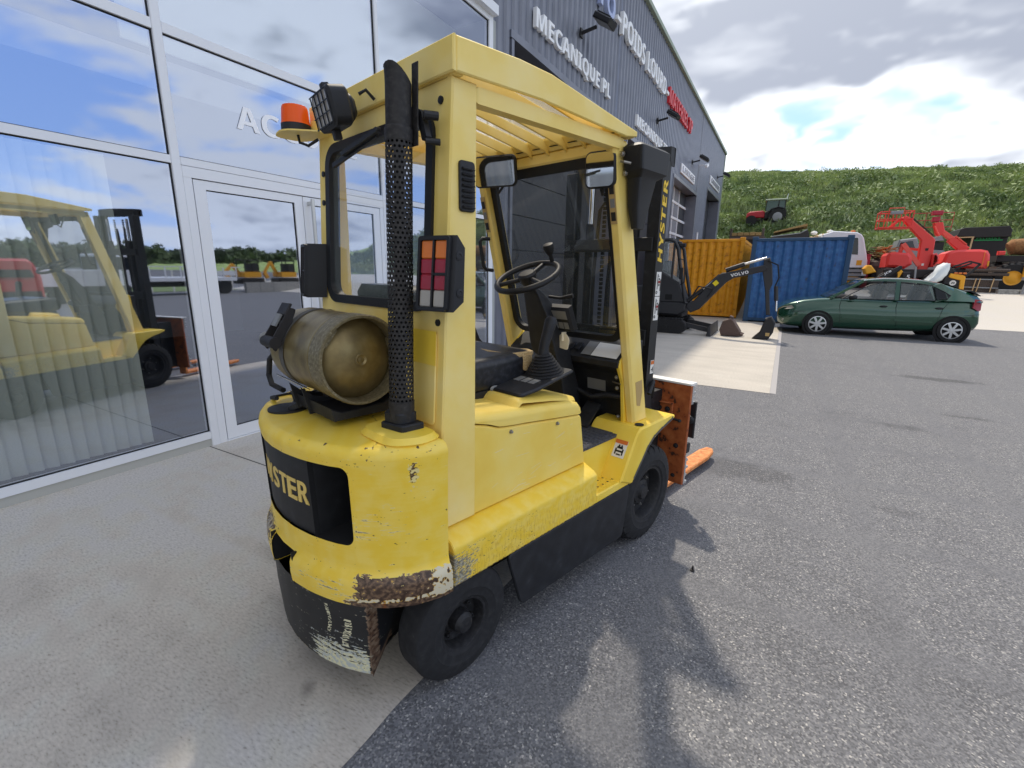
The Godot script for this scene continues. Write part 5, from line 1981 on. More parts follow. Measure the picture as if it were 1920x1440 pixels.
func forklift_mast(f: Node3D) -> void:
	var b: MB
	var mast := Node3D.new()
	mast.name = "mast"
	f.add_child(mast)
	for sx in [1.0, -1.0]:
		b = MB.new()
		var a0 := 1.655
		var a1 := 1.745
		var pr := poly([0.345, a0, 0.345, a1, 0.27, a1, 0.27, a1 - 0.02, 0.325, a1 - 0.02, 0.325, a0 + 0.02, 0.27, a0 + 0.02, 0.27, a0])
		if sx < 0:
			for i in pr.size():
				pr[i].x = -pr[i].x
		b.plan(pr, 0.12, 2.22, 0.003)
		part(mast, "outer_rail", b, "black_paint")
		b = MB.new()
		b.box(minf(0.25 * sx, 0.31 * sx), maxf(0.25 * sx, 0.31 * sx), 0.12, 2.26, 1.70, 1.775, 0.004)
		part(mast, "inner_rail", b, "black_paint")
		b = MB.new()
		b.cyl(P(0.17 * sx, 0.2, 1.70), P(0.17 * sx, 1.9, 1.70), 0.028, 14)
		part(mast, "lift_cylinder", b, "black_paint", 60.0)
		b = MB.new()
		b.cyl(P(0.17 * sx, 1.9, 1.70), P(0.17 * sx, 2.18, 1.70), 0.016, 12)
		part(mast, "piston_rod", b, "chrome", 60.0)
		b = MB.new()
		b.box(minf(0.3 * sx, 0.42 * sx), maxf(0.3 * sx, 0.42 * sx), 0.2, 0.5, 1.5, 1.66, 0.01)
		b.cyl(P(0.3 * sx, 0.62, 1.2), P(0.3 * sx, 0.75, 1.66), 0.03, 12)
		part(mast, "tilt_cylinder", b, "black_paint", 40.0)
	for y in [[0.25, 0.40], [1.15, 1.25], [1.72, 1.80]]:
		b = MB.new()
		b.box(-0.32, 0.32, y[0], y[1], 1.64, 1.66, 0.004)
		part(mast, "cross_member", b, "black_paint")
	b = MB.new()
	for i in 20:
		var g0 := -1.0 + i / 10.0
		var g1 := g0 + 0.1
		var f0 := 1.64 + 0.09 * g0 * g0
		var f1 := 1.64 + 0.09 * g1 * g1
		b.quad(P(g0 * 0.345, 2.215, f0), P(g1 * 0.345, 2.215, f1), P(g1 * 0.345, 2.30, f1), P(g0 * 0.345, 2.30, f0))
		b.quad(P(g0 * 0.345, 2.30, f0), P(g1 * 0.345, 2.30, f1), P(g1 * 0.345, 2.30, 1.79), P(g0 * 0.345, 2.30, 1.79))
	b.box(0.335, 0.345, 2.20, 2.298, 1.73, 1.79)
	b.box(-0.345, 0.345, 2.215, 2.297, 1.77, 1.79)
	part(mast, "top_cross_member", b, "black_worn", 40.0)
	for x in [-0.075, 0.075]:
		b = MB.new()
		for i in 60:
			b.box(x - 0.012, x + 0.012, 0.5 + i * 0.028, 0.521 + i * 0.028, 1.715, 1.725)
		part(mast, "lift_chain", b, "rim_dark")
	b = MB.new()
	b.tube([P(-0.02, 0.6, 1.69), P(0.0, 1.5, 1.68), P(0.02, 1.95, 1.69), P(0.05, 2.05, 1.72), P(0.08, 1.95, 1.75), P(0.09, 0.8, 1.76)], 0.012, 8)
	b.tube([P(-0.12, 0.6, 1.69), P(-0.11, 1.6, 1.68), P(-0.10, 1.98, 1.70), P(-0.07, 2.06, 1.73), P(-0.04, 1.95, 1.75), P(-0.03, 0.8, 1.76)], 0.012, 8)
	part(mast, "hose", b, "rubber", 60.0)
	# lettering up the right rail
	var vt := Transform3D(Basis(Vector3(0, 1, 0), Vector3(0, 0, 1), Vector3(1, 0, 0)), P(0.3455, 1.655, 1.722))
	lettering(mast, "lettering", "HYSTER", 0.46, 0.052, 0.002, vt, mat("mast_yellow", "eec62c", 0.5), true, 0.18)
	var side_t := func(y: float, a: float) -> Transform3D: return Transform3D(Basis(Vector3(0, 0, -1), Vector3.UP, Vector3(1, 0, 0)), P(0.3475, y, a))
	for k in 2:
		var d := decal(mast, "load_label", side_t.call(1.31 + k * 0.147, 1.672), 0.058, 0.143, "label_white")
		b = MB.new()
		b.box(0.014, 0.018, 0.04, 0.13, -0.003, -0.0012)
		b.box(0.014, 0.032, 0.116, 0.12, -0.0032, -0.0012)
		b.box(0.03, 0.04, 0.06, 0.072, -0.003, -0.0012)
		b.box(0.03, 0.04, 0.095, 0.107, -0.003, -0.0012)
		b.ring2(circ(0.012, 0.022, 0.009, 12), circ(0.012, 0.022, 0.006, 12), 0.0012, 0.003)
		b.box(0.05, 0.053, 0.03, 0.1, -0.003, -0.0012)
		var sy := part(d, "label_symbol", b, "label_black")
		sy.position.z = 0.001
		b = MB.new()
		b.box(0.024, 0.046, 0.076, 0.091, -0.003, -0.0012)
		part(d, "label_mark", b, "lens_red").position.z = 0.001
	var ws := decal(mast, "warning_sticker", side_t.call(0.972, 1.69), 0.042, 0.085, "label_white")
	b = MB.new()
	b.box(0.003, 0.039, 0.06, 0.082, -0.003, -0.0012)
	part(ws, "sticker_band", b, "label_orange").position.z = 0.001
	b = MB.new()
	b.plan(PackedVector2Array(), 0, 0) if false else b.prism(poly([0.01, 0.03, 0.022, 0.028, 0.032, 0.045, 0.03, 0.012, 0.026, 0.01, 0.024, 0.025, 0.012, 0.022]), 0.001, 0.003)
	part(ws, "sticker_symbol", b, "label_black").position.z = 0.001
	# --- carriage with its orange plate
	var car := Node3D.new()
	car.name = "fork_carriage"
	f.add_child(car)
	b = MB.new()
	b.box(-0.505, 0.508, 0.165, 0.872, 1.975, 2.0, 0.004)
	var plate := part(car, "carriage_plate", b, "orange_plate")
	b = MB.new()
	b.box(-0.505, 0.508, 0.872, 0.886, 1.972, 2.06, 0.002)
	part(plate, "plate_top", b, "label_white")
	b = MB.new()
	b.box(0.27, 0.40, 0.66, 0.73, 1.955, 1.975, 0.005)
	b.box(0.27, 0.40, 0.73, 0.738, 1.94, 1.975, 0.003)
	var brk := part(plate, "bolted_bracket", b, "orange_plate")
	b = MB.new()
	bolt(b, P(0.305, 0.69, 1.955), Vector3(0, 0, 1), 0.013)
	bolt(b, P(0.365, 0.69, 1.955), Vector3(0, 0, 1), 0.013)
	part(brk, "bracket_bolt", b, "steel_dark")
	b = MB.new()
	bolt(b, P(0.44, 0.44, 1.975), Vector3(0, 0, 1), 0.012)
	bolt(b, P(0.44, 0.22, 1.975), Vector3(0, 0, 1), 0.01)
	b.cyl(P(0.10, 0.66, 1.95), P(0.45, 0.625, 1.96), 0.008, 8)
	b.ball(P(0.455, 0.625, 1.958), Vector3.ONE * 0.013, 8)
	part(plate, "plate_rod", b, "steel_dark")
	for q in [[0.74, 0.872], [0.165, 0.36]]:
		b = MB.new()
		b.side(poly([2.0, q[0], 2.018, q[0], 2.018, q[1], 2.0, q[1]]), -0.5, 0.51, 0.002)
		for i in 4:
			var y: float = lerpf(q[0], q[1] - 0.03, i / 3.0)
			b.side(poly([2.018, y, 2.05 - 0.012 * (i % 2), y, 2.05 - 0.012 * (i % 2), y + 0.016, 2.018, y + 0.02]), -0.5, 0.51, 0.002)
		part(car, "fork_bar", b, "aluminium")
	b = MB.new()
	b.box(0.49, 0.53, 0.50, 0.755, 2.03, 2.048, 0.004)
	b.ball(P(0.5, 0.63, 2.02), Vector3(0.03, 0.03, 0.02), 10)
	b.side(rrect(2.02, 2.075, 0.38, 0.455, 0.015), 0.44, 0.5, 0.004)
	part(car, "side_guide", b, "black_plastic")
	b = MB.new()
	for x in [-0.28, 0.28]:
		b.box(x - 0.03, x + 0.03, 0.18, 0.82, 1.78, 1.975, 0.006)
	b.box(-0.3, 0.3, 0.5, 0.6, 1.80, 1.97, 0.006)
	b.tube([P(0.33, 0.80, 1.78), P(0.36, 0.92, 1.72), P(0.37, 0.85, 1.66)], 0.014, 8)
	part(car, "carriage_arms", b, "black_paint")
	for sx in [1.0, -1.0]:
		b = MB.new()
		b.box(0.29 * sx - 0.06, 0.29 * sx + 0.06, 0.045, 0.78, 2.052, 2.085, 0.005)
		var pl := [0.225, 2.07, 0.355, 2.07, 0.355, 2.85, 0.335, 3.0, 0.305, 3.06, 0.25, 3.06, 0.225, 2.95]
		var pp := poly(pl)
		if sx < 0:
			for i in pp.size():
				pp[i].x = -pp[i].x
		b.plan(pp, 0.045, 0.085, 0.008)
		part(car, "fork", b, "orange_fork")


func make_cylinder() -> void:
	var f: Node3D = get_node("forklift")
	var o := thing("gas_cylinder", "dull gold gas cylinder lying across the back of the forklift", "gas cylinder", f.transform * P(-0.065, 1.278, -0.185), -14.39 * DEG)
	# local: +x towards the right side of the truck
	var b := MB.new()
	var ax := Vector3(1, 0, 0)
	var q := Transform3D(Basis(ax, 0.0), Vector3.ZERO)
	b.tr = q
	b.lathe([Vector2(0.0, -0.285), Vector2(0.05, -0.28), Vector2(0.10, -0.262), Vector2(0.14, -0.225), Vector2(0.157, -0.185), Vector2(0.161, -0.15), Vector2(0.161, 0.17), Vector2(0.163, 0.175), Vector2(0.163, 0.185), Vector2(0.157, 0.20), Vector2(0.12, 0.229), Vector2(0.07, 0.250), Vector2(0.0, 0.258)], 56, Vector3.ZERO, ax)
	part(o, "body", b, "gas_gold", 50.0)
	b = MB.new()
	b.lathe([Vector2(0.160, 0.185), Vector2(0.1635, 0.19), Vector2(0.164, 0.268), Vector2(0.160, 0.276), Vector2(0.152, 0.275), Vector2(0.149, 0.266), Vector2(0.149, 0.20)], 56, Vector3.ZERO, ax)
	var rim := part(o, "foot_ring", b, "gas_rim", 50.0)
	b = MB.new()
	for g in [0.9, 4.9]:
		b.tr = Transform3D(Basis(ax, g), Vector3.ZERO)
		b.box(0.20, 0.255, 0.132, 0.146, -0.04, 0.04, 0.004)
	part(rim, "ring_tab", b, "gas_rim")
	b = MB.new()
	b.lathe([Vector2(0.022, 0.252), Vector2(0.024, 0.26), Vector2(0.019, 0.261), Vector2(0.012, 0.257), Vector2(0.0, 0.2595)], 20, Vector3.ZERO, ax)
	part(o, "end_boss", b, "gas_gold", 40.0)
	b = MB.new()
	b.lathe([Vector2(0.11, -0.23), Vector2(0.115, -0.31), Vector2(0.108, -0.32), Vector2(0.10, -0.31), Vector2(0.098, -0.23)], 40, Vector3.ZERO, ax)
	part(o, "valve_collar", b, "gas_rim", 50.0)
	# webbing strap with ratchet
	b = MB.new()
	var k := 48
	for i in k:
		var g0 := TAU * i / k
		var g1 := TAU * (i + 1) / k
		var at := func(g: float, x: float, r: float) -> Vector3: return Vector3(x + 0.012 * sin(g * 2.0), sin(g) * r, cos(g) * r)
		b.quad(at.call(g0, -0.075, 0.1635), at.call(g0, -0.035, 0.1635), at.call(g1, -0.035, 0.1635), at.call(g1, -0.075, 0.1635))
	part(o, "strap", b, "strap_grey", 60.0)
	b = MB.new()
	b.tr = Transform3D(Basis(ax, -0.55), Vector3(-0.075, 0, 0))
	for x in [-0.045, 0.035]:
		b.side(soft(poly([-0.185, -0.08, -0.165, -0.09, -0.162, 0.02, -0.17, 0.09, -0.195, 0.085, -0.20, -0.05]), 0.01), x, x + 0.006, 0.001)
	b.cyl(Vector3(-0.05, -0.06, 0.185), Vector3(0.05, -0.06, 0.185), 0.022, 14)
	b.cyl(Vector3(-0.045, 0.02, 0.185), Vector3(0.04, 0.02, 0.185), 0.012, 10)
	b.box(-0.04, 0.04, 0.05, 0.1, -0.2, -0.19, 0.003)
	var rt := part(o, "ratchet", b, "steel_dark", 30.0)
	b = MB.new()
	b.tr = Transform3D(Basis(ax, -0.55), Vector3(-0.075, 0, 0))
	b.ball(Vector3(-0.055, -0.05, 0.19), Vector3(0.012, 0.022, 0.022), 10)
	b.box(-0.02, 0.02, 0.0, 0.05, -0.205, -0.198)
	part(rt, "ratchet_plate", b, "label_grey")
	b = MB.new()
	b.tr = Transform3D(Basis(ax, 0.95), Vector3(-0.19, 0, 0))
	b.box(-0.06, 0.09, -0.06, 0.03, -0.1665, -0.164)
	var lb := part(o, "hazard_label", b, "label_black")
	b = MB.new()
	b.tr = Transform3D(Basis(ax, 0.95), Vector3(-0.19, 0, 0))
	b.box(-0.06, -0.02, -0.055, 0.025, -0.169, -0.167)
	for i in 4:
		b.box(-0.01, 0.08, -0.045 + 0.018 * i, -0.038 + 0.018 * i, -0.169, -0.167)
	part(lb, "label_print", b, "label_white")


# a mesh builder whose coordinates are those of the yard, for a part of o
func yb(o: Node3D) -> MB:
	var b := MB.new()
	b.tr.origin = -o.position
	return b


func yslab(o: Node3D, called: String, m: String, pts: Array, a0: float, a1: float, bev := 0.01) -> MeshInstance3D:
	var b := yb(o)
	b.front(poly(pts), a0, a1, bev)
	return part(o, called, b, m, 30.0)


func container(called: String, label: String, m: String, frame_m: String, x0: float, a0: float, w: float, h: float, l: float, turn: float) -> Node3D:
	var o := thing(called, label, "container", P(x0, terrain(x0, a0) + 0.02, a0), turn, "shipping containers in the yard")
	# local: x across, z = -depth
	var b := MB.new()
	for x in [0.0, w - 0.14]:
		for a in [0.0, l - 0.14]:
			b = MB.new()
			b.box(x, x + 0.14, 0.02, h - 0.02, a, a + 0.14, 0.012)
			part(o, "corner_post", b, frame_m)
	b = MB.new()
	for y in [0.03, h - 0.13]:
		for a in [0.02, l - 0.12]:
			b.box(0.14, w - 0.14, y, y + 0.1, a, a + 0.1, 0.01)
		for x in [0.02, w - 0.12]:
			b.box(x, x + 0.1, y, y + 0.1, 0.14, l - 0.14, 0.01)
	part(o, "rail", b, frame_m)
	for x in [-0.005, w - 0.165]:
		for y in [0.0, h - 0.1]:
			for a in [-0.005, l - 0.165]:
				b = MB.new()
				b.box(x, x + 0.17, y, y + 0.12, a, a + 0.17, 0.008)
				b.box(x + 0.05, x + 0.12, y + 0.03, y + 0.09, a - 0.002, a)
				part(o, "corner_casting", b, frame_m)
	# corrugated sheets: end, two sides, back; roof flat
	var wave := func(b2: MB, n: int, f: Callable) -> void:
		var pr := [[0.0, 0.0], [0.07, 0.0], [0.14, 0.036], [0.21, 0.036]]
		var pts := []
		for i in n:
			for q in pr:
				pts.append(Vector2((i + q[0] / 0.28) / n, q[1]))
		pts.append(Vector2(1, 0))
		for i in pts.size() - 1:
			b2.quad(f.call(pts[i], 0.1), f.call(pts[i + 1], 0.1), f.call(pts[i + 1], h - 0.1), f.call(pts[i], h - 0.1))
	b = MB.new()
	wave.call(b, int((w - 0.28) / 0.25), func(p: Vector2, y: float) -> Vector3: return P(0.14 + p.x * (w - 0.28), y, 0.03 + p.y))
	part(o, "end_wall", b, m, 0.0)
	b = MB.new()
	wave.call(b, int((w - 0.28) / 0.25), func(p: Vector2, y: float) -> Vector3: return P(w - 0.14 - p.x * (w - 0.28), y, l - 0.03 - p.y))
	part(o, "end_wall", b, m, 0.0)
	b = MB.new()
	wave.call(b, int((l - 0.28) / 0.28), func(p: Vector2, y: float) -> Vector3: return P(w - 0.03 - p.y, y, 0.14 + p.x * (l - 0.28)))
	part(o, "side_wall", b, m, 0.0)
	b = MB.new()
	wave.call(b, int((l - 0.28) / 0.28), func(p: Vector2, y: float) -> Vector3: return P(0.03 + p.y, y, l - 0.14 - p.x * (l - 0.28)))
	part(o, "side_wall", b, m, 0.0)
	b = MB.new()
	b.box(0.1, w - 0.1, h - 0.06, h - 0.03, 0.1, l - 0.1)
	b.box(0.1, w - 0.1, 0.12, 0.15, 0.1, l - 0.1)
	part(o, "roof", b, m)
	return o


func make_yard() -> void:
	var vg: StandardMaterial3D = M["hill_grass"].duplicate()
	vg.vertex_color_use_as_albedo = true
	M["verge_grass"] = vg
	var bolt_at := thing("loose_bolt", "tiny dark bolt standing on the asphalt right of the forklift", "bolt", P(-0.244, 0.0, 2.474))
	var lb := MB.new()
	lb.lathe([Vector2(0.012, 0.0), Vector2(0.012, 0.008), Vector2(0.006, 0.009), Vector2(0.005, 0.03), Vector2(0.0, 0.031)], 8)
	part(bolt_at, "bolt_body", lb, "steel_dark", 20.0)
	container("shipping_container", "orange yellow corrugated shipping container end between the workshop and the blue one", "container_yellow", "container_yellow", -3.98, 18.8, 2.56, 2.78, 6.1, 0.0)
	container("shipping_container", "blue corrugated shipping container behind the nose of the green car", "container_blue", "container_blue_dark", -1.13, 17.85, 2.74, 2.72, 6.1, -0.02)
	mini_digger()
	green_car()
	var o: Node3D
	var b: MB
	# loose digging bucket
	o = thing("digging_bucket", "rusty brown digging bucket lying loose on the concrete slab", "excavator bucket", P(-1.08, 0.004, 13.5))
	yslab(o, "bucket_shell", "bucket_rust", [-1.30, 0.38, -1.12, 0.46, -1.05, 0.40, -0.86, 0.12, -0.90, 0.02, -1.31, 0.015, -1.36, 0.15], 13.3, 13.75, 0.012)
	for i in 3:
		yslab(o, "bucket_tooth", "bucket_rust", [-0.92, 0.03, -0.88, 0.1, -0.78, 0.07, -0.80, 0.03], 13.32 + 0.16 * i, 13.40 + 0.16 * i, 0.006)
	yslab(o, "bucket_ear", "bucket_rust", [-1.2, 0.40, -1.06, 0.38, -1.08, 0.5, -1.15, 0.52], 13.42, 13.62, 0.01)
	white_truck()
	boom_lifts()
	yard_clutter()
	tractor()


func mini_digger() -> void:
	var o := thing("mini_digger", "dark grey mini excavator with folded boom parked by the workshop doors", "excavator", P(-2.6, 0.004, 13.4))
	var b: MB
	var up := yslab(o, "upper_body", "excavator_grey", [-3.75, 0.50, -2.40, 0.47, -2.23, 0.60, -2.23, 0.80, -2.45, 0.84, -3.05, 0.84, -3.2, 1.25, -3.70, 1.22, -3.8, 0.9], 13.2, 14.5, 0.04)
	b = yb(o)
	b.box(-3.0, -2.34, 0.42, 0.52, 13.4, 14.3, 0.02)
	part(up, "slew_ring", b, "steel_dark").position = Vector3.ZERO
	# cab with its glazing
	var cab := yslab(o, "cab_base", "excavator_grey", [-3.05, 0.80, -2.27, 0.82, -2.47, 1.34, -2.92, 1.62, -3.05, 1.62], 13.2, 14.05, 0.03)
	for a in [13.2, 14.0]:
		b = yb(o)
		b.tube([P(-2.25, 0.82, a + 0.03), P(-2.47, 1.75, a + 0.03), P(-2.56, 2.2, a + 0.03), P(-2.66, 2.38, a + 0.03), P(-2.8, 2.43, a + 0.03), P(-3.1, 2.43, a + 0.03)], 0.045, 8)
		b.tube([P(-3.05, 0.85, a + 0.03), P(-3.05, 2.43, a + 0.03)], 0.045, 8)
		b.tube([P(-2.66, 1.32, a + 0.03), P(-2.66, 2.38, a + 0.03)], 0.03, 8)
		part(cab, "cab_frame", b, "excavator_grey", 50.0)
		b = yb(o)
		b.cap(poly([-3.02, -1.0]), 0, true) if false else b.front(poly([-3.02, 1.60, -2.92, 1.60, -2.5, 1.32, -2.44, 1.45, -2.62, 2.33, -2.8, 2.40, -3.02, 2.40]), a + 0.03, a + 0.036)
		part(cab, "cab_window", b, "clear_glass")
	b = yb(o)
	b.box(-3.12, -2.72, 2.41, 2.47, 13.2, 14.07, 0.02)
	part(cab, "cab_roof", b, "excavator_grey")
	b = yb(o)
	b.box(-2.98, -2.8, 1.2, 1.9, 13.4, 13.85, 0.04)
	part(cab, "operator_seat", b, "black_plastic")
	b = yb(o)
	b.box(-2.58, -2.40, 2.24, 2.34, 13.3, 13.42, 0.02)
	b.bar(P(-2.5, 2.26, 13.36), P(-2.66, 2.2, 13.3), 0.03, 0.03)
	part(cab, "cab_lamp", b, "black_plastic")
	b = yb(o)
	b.tube([P(-2.50, 1.95, 13.1), P(-2.33, 1.9, 13.05), P(-2.30, 1.35, 13.05), P(-2.40, 1.28, 13.1)], 0.016, 6)
	b.front(rrect(-2.45, -2.36, 1.42, 1.72, 0.03), 13.06, 13.1, 0.005)
	part(cab, "cab_mirror", b, "black_plastic")
	b = yb(o)
	b.box(-3.3, -3.08, 0.95, 1.2, 13.19, 13.2)
	b.box(-2.78, -2.6, 0.88, 1.02, 13.19, 13.2)
	part(cab, "vent", b, "black_deep")
	# undercarriage
	for a in [13.0, 14.2]:
		b = yb(o)
		b.front(soft(poly([-3.75, 0.0, -2.27, 0.0, -2.13, 0.14, -2.17, 0.30, -2.33, 0.39, -3.7, 0.39, -3.85, 0.2]), 0.1), a, a + 0.3, 0.02)
		var tk := part(o, "rubber_track", b, "rubber", 30.0)
		b = yb(o)
		for k in 18:
			b.box(-3.7 + k * 0.082, -3.66 + k * 0.082, 0.385, 0.41, a - 0.004, a + 0.3)
		for k in 5:
			b.cyl(P(-3.6 + k * 0.3, 0.16, a - 0.01), P(-3.6 + k * 0.3, 0.16, a + 0.02), 0.07, 10)
		part(tk, "track_lug", b, "rubber")
	b = yb(o)
	for a in [13.2, 14.1]:
		b.bar(P(-2.3, 0.26, a), P(-1.58, 0.14, a), 0.08, 0.12, Vector3.UP, 0.01)
	part(o, "blade_arm", b, "excavator_grey")
	yslab(o, "dozer_blade", "excavator_grey", [-1.60, 0.24, -1.54, 0.30, -1.52, 0.14, -1.50, -0.0, -1.62, 0.0, -1.60, 0.12], 12.9, 14.5, 0.008)
	# boom, arm, cylinders, bucket
	var bm := yslab(o, "boom", "excavator_grey", [-2.11, 0.56, -2.23, 0.70, -2.20, 0.82, -2.05, 0.88, -1.54, 1.53, -1.44, 1.60, -1.30, 1.62, -0.50, 1.80, -0.42, 1.74, -0.44, 1.66, -1.17, 1.47, -1.32, 1.37, -1.90, 0.66], 13.22, 13.40, 0.02)
	lettering(bm, "lettering", "VOLVO", 0.40, 0.075, 0.004, Transform3D(Basis(Vector3(0, 0, 1), 0.24), P(-1.22, 1.50, 13.218) - o.position), "white_letter")
	decal(bm, "warning_label", Transform3D(Basis(Vector3(0, 0, 1), 0.8), P(-1.56, 1.26, 13.217) - o.position), 0.12, 0.11, "label_yellow")
	b = yb(o)
	b.cyl(P(-2.23, 0.85, 13.31), P(-1.85, 1.18, 13.31), 0.055, 12)
	b.cyl(P(-1.36, 1.66, 13.31), P(-0.95, 1.82, 13.31), 0.055, 12)
	b.cyl(P(-0.20, 1.30, 13.31), P(-0.15, 0.95, 13.31), 0.045, 12)
	part(o, "cylinder", b, "excavator_grey", 50.0)
	b = yb(o)
	b.cyl(P(-1.85, 1.18, 13.31), P(-1.5, 1.55, 13.31), 0.03, 10)
	b.cyl(P(-0.95, 1.82, 13.31), P(-0.48, 1.97, 13.31), 0.03, 10)
	b.cyl(P(-0.15, 0.95, 13.31), P(-0.12, 0.70, 13.31), 0.025, 10)
	part(o, "piston_rod", b, "chrome", 50.0)
	yslab(o, "dipper_arm", "excavator_grey", [-0.54, 1.93, -0.41, 1.98, -0.34, 1.78, -0.28, 1.35, -0.33, 1.19, -0.24, 0.60, -0.33, 0.60, -0.43, 1.22, -0.53, 1.62], 13.24, 13.38, 0.015)
	b = yb(o)
	b.tube([P(-0.45, 1.9, 13.2), P(-0.22, 1.8, 13.2), P(-0.16, 1.5, 13.2), P(-0.22, 1.3, 13.2)], 0.018, 6)
	b.tube([P(-2.15, 0.9, 13.18), P(-1.95, 1.25, 13.15), P(-1.6, 1.2, 13.17), P(-1.72, 0.98, 13.18)], 0.02, 6)
	part(o, "hose", b, "rubber", 60.0)
	var bk := yslab(o, "bucket", "black_plastic", [-0.33, 0.52, -0.20, 0.56, -0.10, 0.42, -0.12, 0.19, -0.21, 0.01, -0.57, 0.005, -0.42, 0.17], 13.1, 13.52, 0.02)
	decal(bk, "bucket_label", Transform3D(Basis(), P(-0.28, 0.10, 13.098) - o.position), 0.09, 0.08, "label_tan")


func green_car() -> void:
	var o := thing("parked_car", "dark green five door hatchback parked with its nose beside the blue container", "car", P(-0.1, 0, 15.1), 0.078)
	# local: x from nose to tail, near side at z = 0
	var W := 1.70
	var ring := func(x: float, y0: float, y1: float, ins: float) -> PackedVector3Array:
		var p := PackedVector3Array()
		var ym := lerpf(y0, y1, 0.55)
		for q in [[0.10, y0], [0.03, y0 + 0.08], [0.0, lerpf(y0, ym, 0.6)], [0.0, ym], [0.035, y1 - 0.08], [0.09, y1 - 0.02], [0.18, y1]]:
			p.append(Vector3(x, q[1], -(q[0] + ins)))
		for k in range(6, -1, -1):
			p.append(Vector3(x, p[k].y, -W - p[k].z))
		return p
	var b := MB.new()
	var rings := []
	for q in [[0.02, 0.40, 0.62, 0.30], [0.06, 0.28, 0.68, 0.20], [0.16, 0.23, 0.76, 0.10], [0.32, 0.20, 0.84, 0.04], [0.60, 0.19, 0.92, 0.012], [0.95, 0.19, 0.975, 0.0], [1.30, 0.19, 1.0, 0.0], [1.65, 0.19, 0.985, 0.0], [2.4, 0.20, 0.985, 0.0], [3.1, 0.22, 0.995, 0.0], [3.6, 0.25, 1.01, 0.0], [3.95, 0.27, 1.03, 0.02], [4.15, 0.29, 1.02, 0.05], [4.26, 0.31, 0.93, 0.09], [4.31, 0.36, 0.72, 0.13], [4.32, 0.42, 0.62, 0.2]]:
		rings.append(ring.call(q[0], q[1], q[2], q[3]))
	rings.reverse()
	b.loft(rings)
	var body := part(o, "body", b, "car_green", 60.0)
	# roof and rear quarters
	b = MB.new()
	rings = []
	for q in [[1.86, 1.43, 1.455, 0.27], [2.0, 1.44, 1.49, 0.25], [2.3, 1.445, 1.525, 0.235], [2.65, 1.44, 1.53, 0.23], [3.05, 1.41, 1.505, 0.24], [3.35, 1.365, 1.45, 0.25], [3.55, 1.0, 1.40, 0.23], [3.75, 1.0, 1.33, 0.22], [4.0, 1.0, 1.235, 0.18], [4.2, 0.99, 1.14, 0.13], [4.255, 0.97, 1.08, 0.12]]:
		var p := PackedVector3Array()
		for e in [[0.0, q[1]], [0.015, lerpf(q[1], q[2], 0.7)], [0.07, q[2] - 0.012], [0.2, q[2] + 0.008]]:
			var lowin: float = q[3] - (0.19 if q[1] < 1.1 and e[0] == 0.0 else 0.0)
			p.append(Vector3(q[0], e[1], -(maxf(lowin, 0.03) + e[0])))
		for k in range(3, -1, -1):
			p.append(Vector3(q[0], p[k].y, -W - p[k].z))
		rings.append(p)
	rings.reverse()
	b.loft(rings)
	part(body, "roof", b, "car_green", 50.0)
	for s in 2:
		var z := func(i: float) -> float: return -i if s == 0 else -W + i
		b = MB.new()
		b.bar(Vector3(1.18, 0.98, z.call(0.07)), Vector3(1.9, 1.45, z.call(0.28)), 0.05, 0.06, Vector3.UP, 0.012)
		b.bar(Vector3(2.60, 0.97, z.call(0.03)), Vector3(2.62, 1.44, z.call(0.235)), 0.09, 0.04, Vector3(0, 0, 1), 0.01)
		b.bar(Vector3(3.5, 1.0, z.call(0.05)), Vector3(3.36, 1.38, z.call(0.235)), 0.26, 0.03, Vector3(0, 0, 1), 0.01)
		part(body, "pillar", b, "car_green", 30.0)
		for q in [[1.44, 0.985, 2.56, 0.985, 2.585, 1.41, 2.28, 1.40, 2.02, 1.345], [2.66, 0.985, 3.38, 1.0, 3.31, 1.36, 3.05, 1.385, 2.67, 1.41], [3.40, 1.03, 3.60, 1.05, 3.66, 1.13, 3.55, 1.21, 3.34, 1.33]]:
			b = MB.new()
			var pts := []
			for k in range(0, q.size(), 2):
				pts.append(Vector3(q[k], q[k + 1], z.call(0.02 + (q[k + 1] - 0.985) / 0.43 * 0.205 - (0.012 if q[0] > 3.2 else 0.0))))
			for k in range(1, pts.size() - 1):
				b.tri(pts[0], pts[k], pts[k + 1])
			part(body, "side_window", b, "dark_window" if q[0] > 3.39 else "clear_glass", 0.0)
			b = MB.new()
			pts.append(pts[0])
			b.tube(pts, 0.012, 5)
			part(body, "window_trim", b, "car_black", 40.0)
	b = MB.new()
	b.quad(Vector3(1.12, 1.0, -0.14), Vector3(1.12, 1.0, -W + 0.14), Vector3(1.88, 1.455, -W + 0.3), Vector3(1.88, 1.455, -0.3))
	part(body, "windscreen", b, "tinted_glass", 0.0)
	b = MB.new()
	b.quad(Vector3(3.6, 1.412, -0.34), Vector3(3.6, 1.412, -W + 0.34), Vector3(4.2, 1.152, -W + 0.27), Vector3(4.2, 1.152, -0.27))
	part(body, "rear_window", b, "dark_window", 0.0)
	b = MB.new()
	b.front(poly([4.02, 1.25, 4.08, 1.26, 4.26, 1.15, 4.26, 1.13]), 0.2, W - 0.2, 0.004)
	part(body, "spoiler", b, "car_black")
	# cabin
	b = MB.new()
	b.box(1.3, 3.6, 0.9, 0.99, 0.12, W - 0.12)
	part(o, "cabin_floor", b, "car_black")
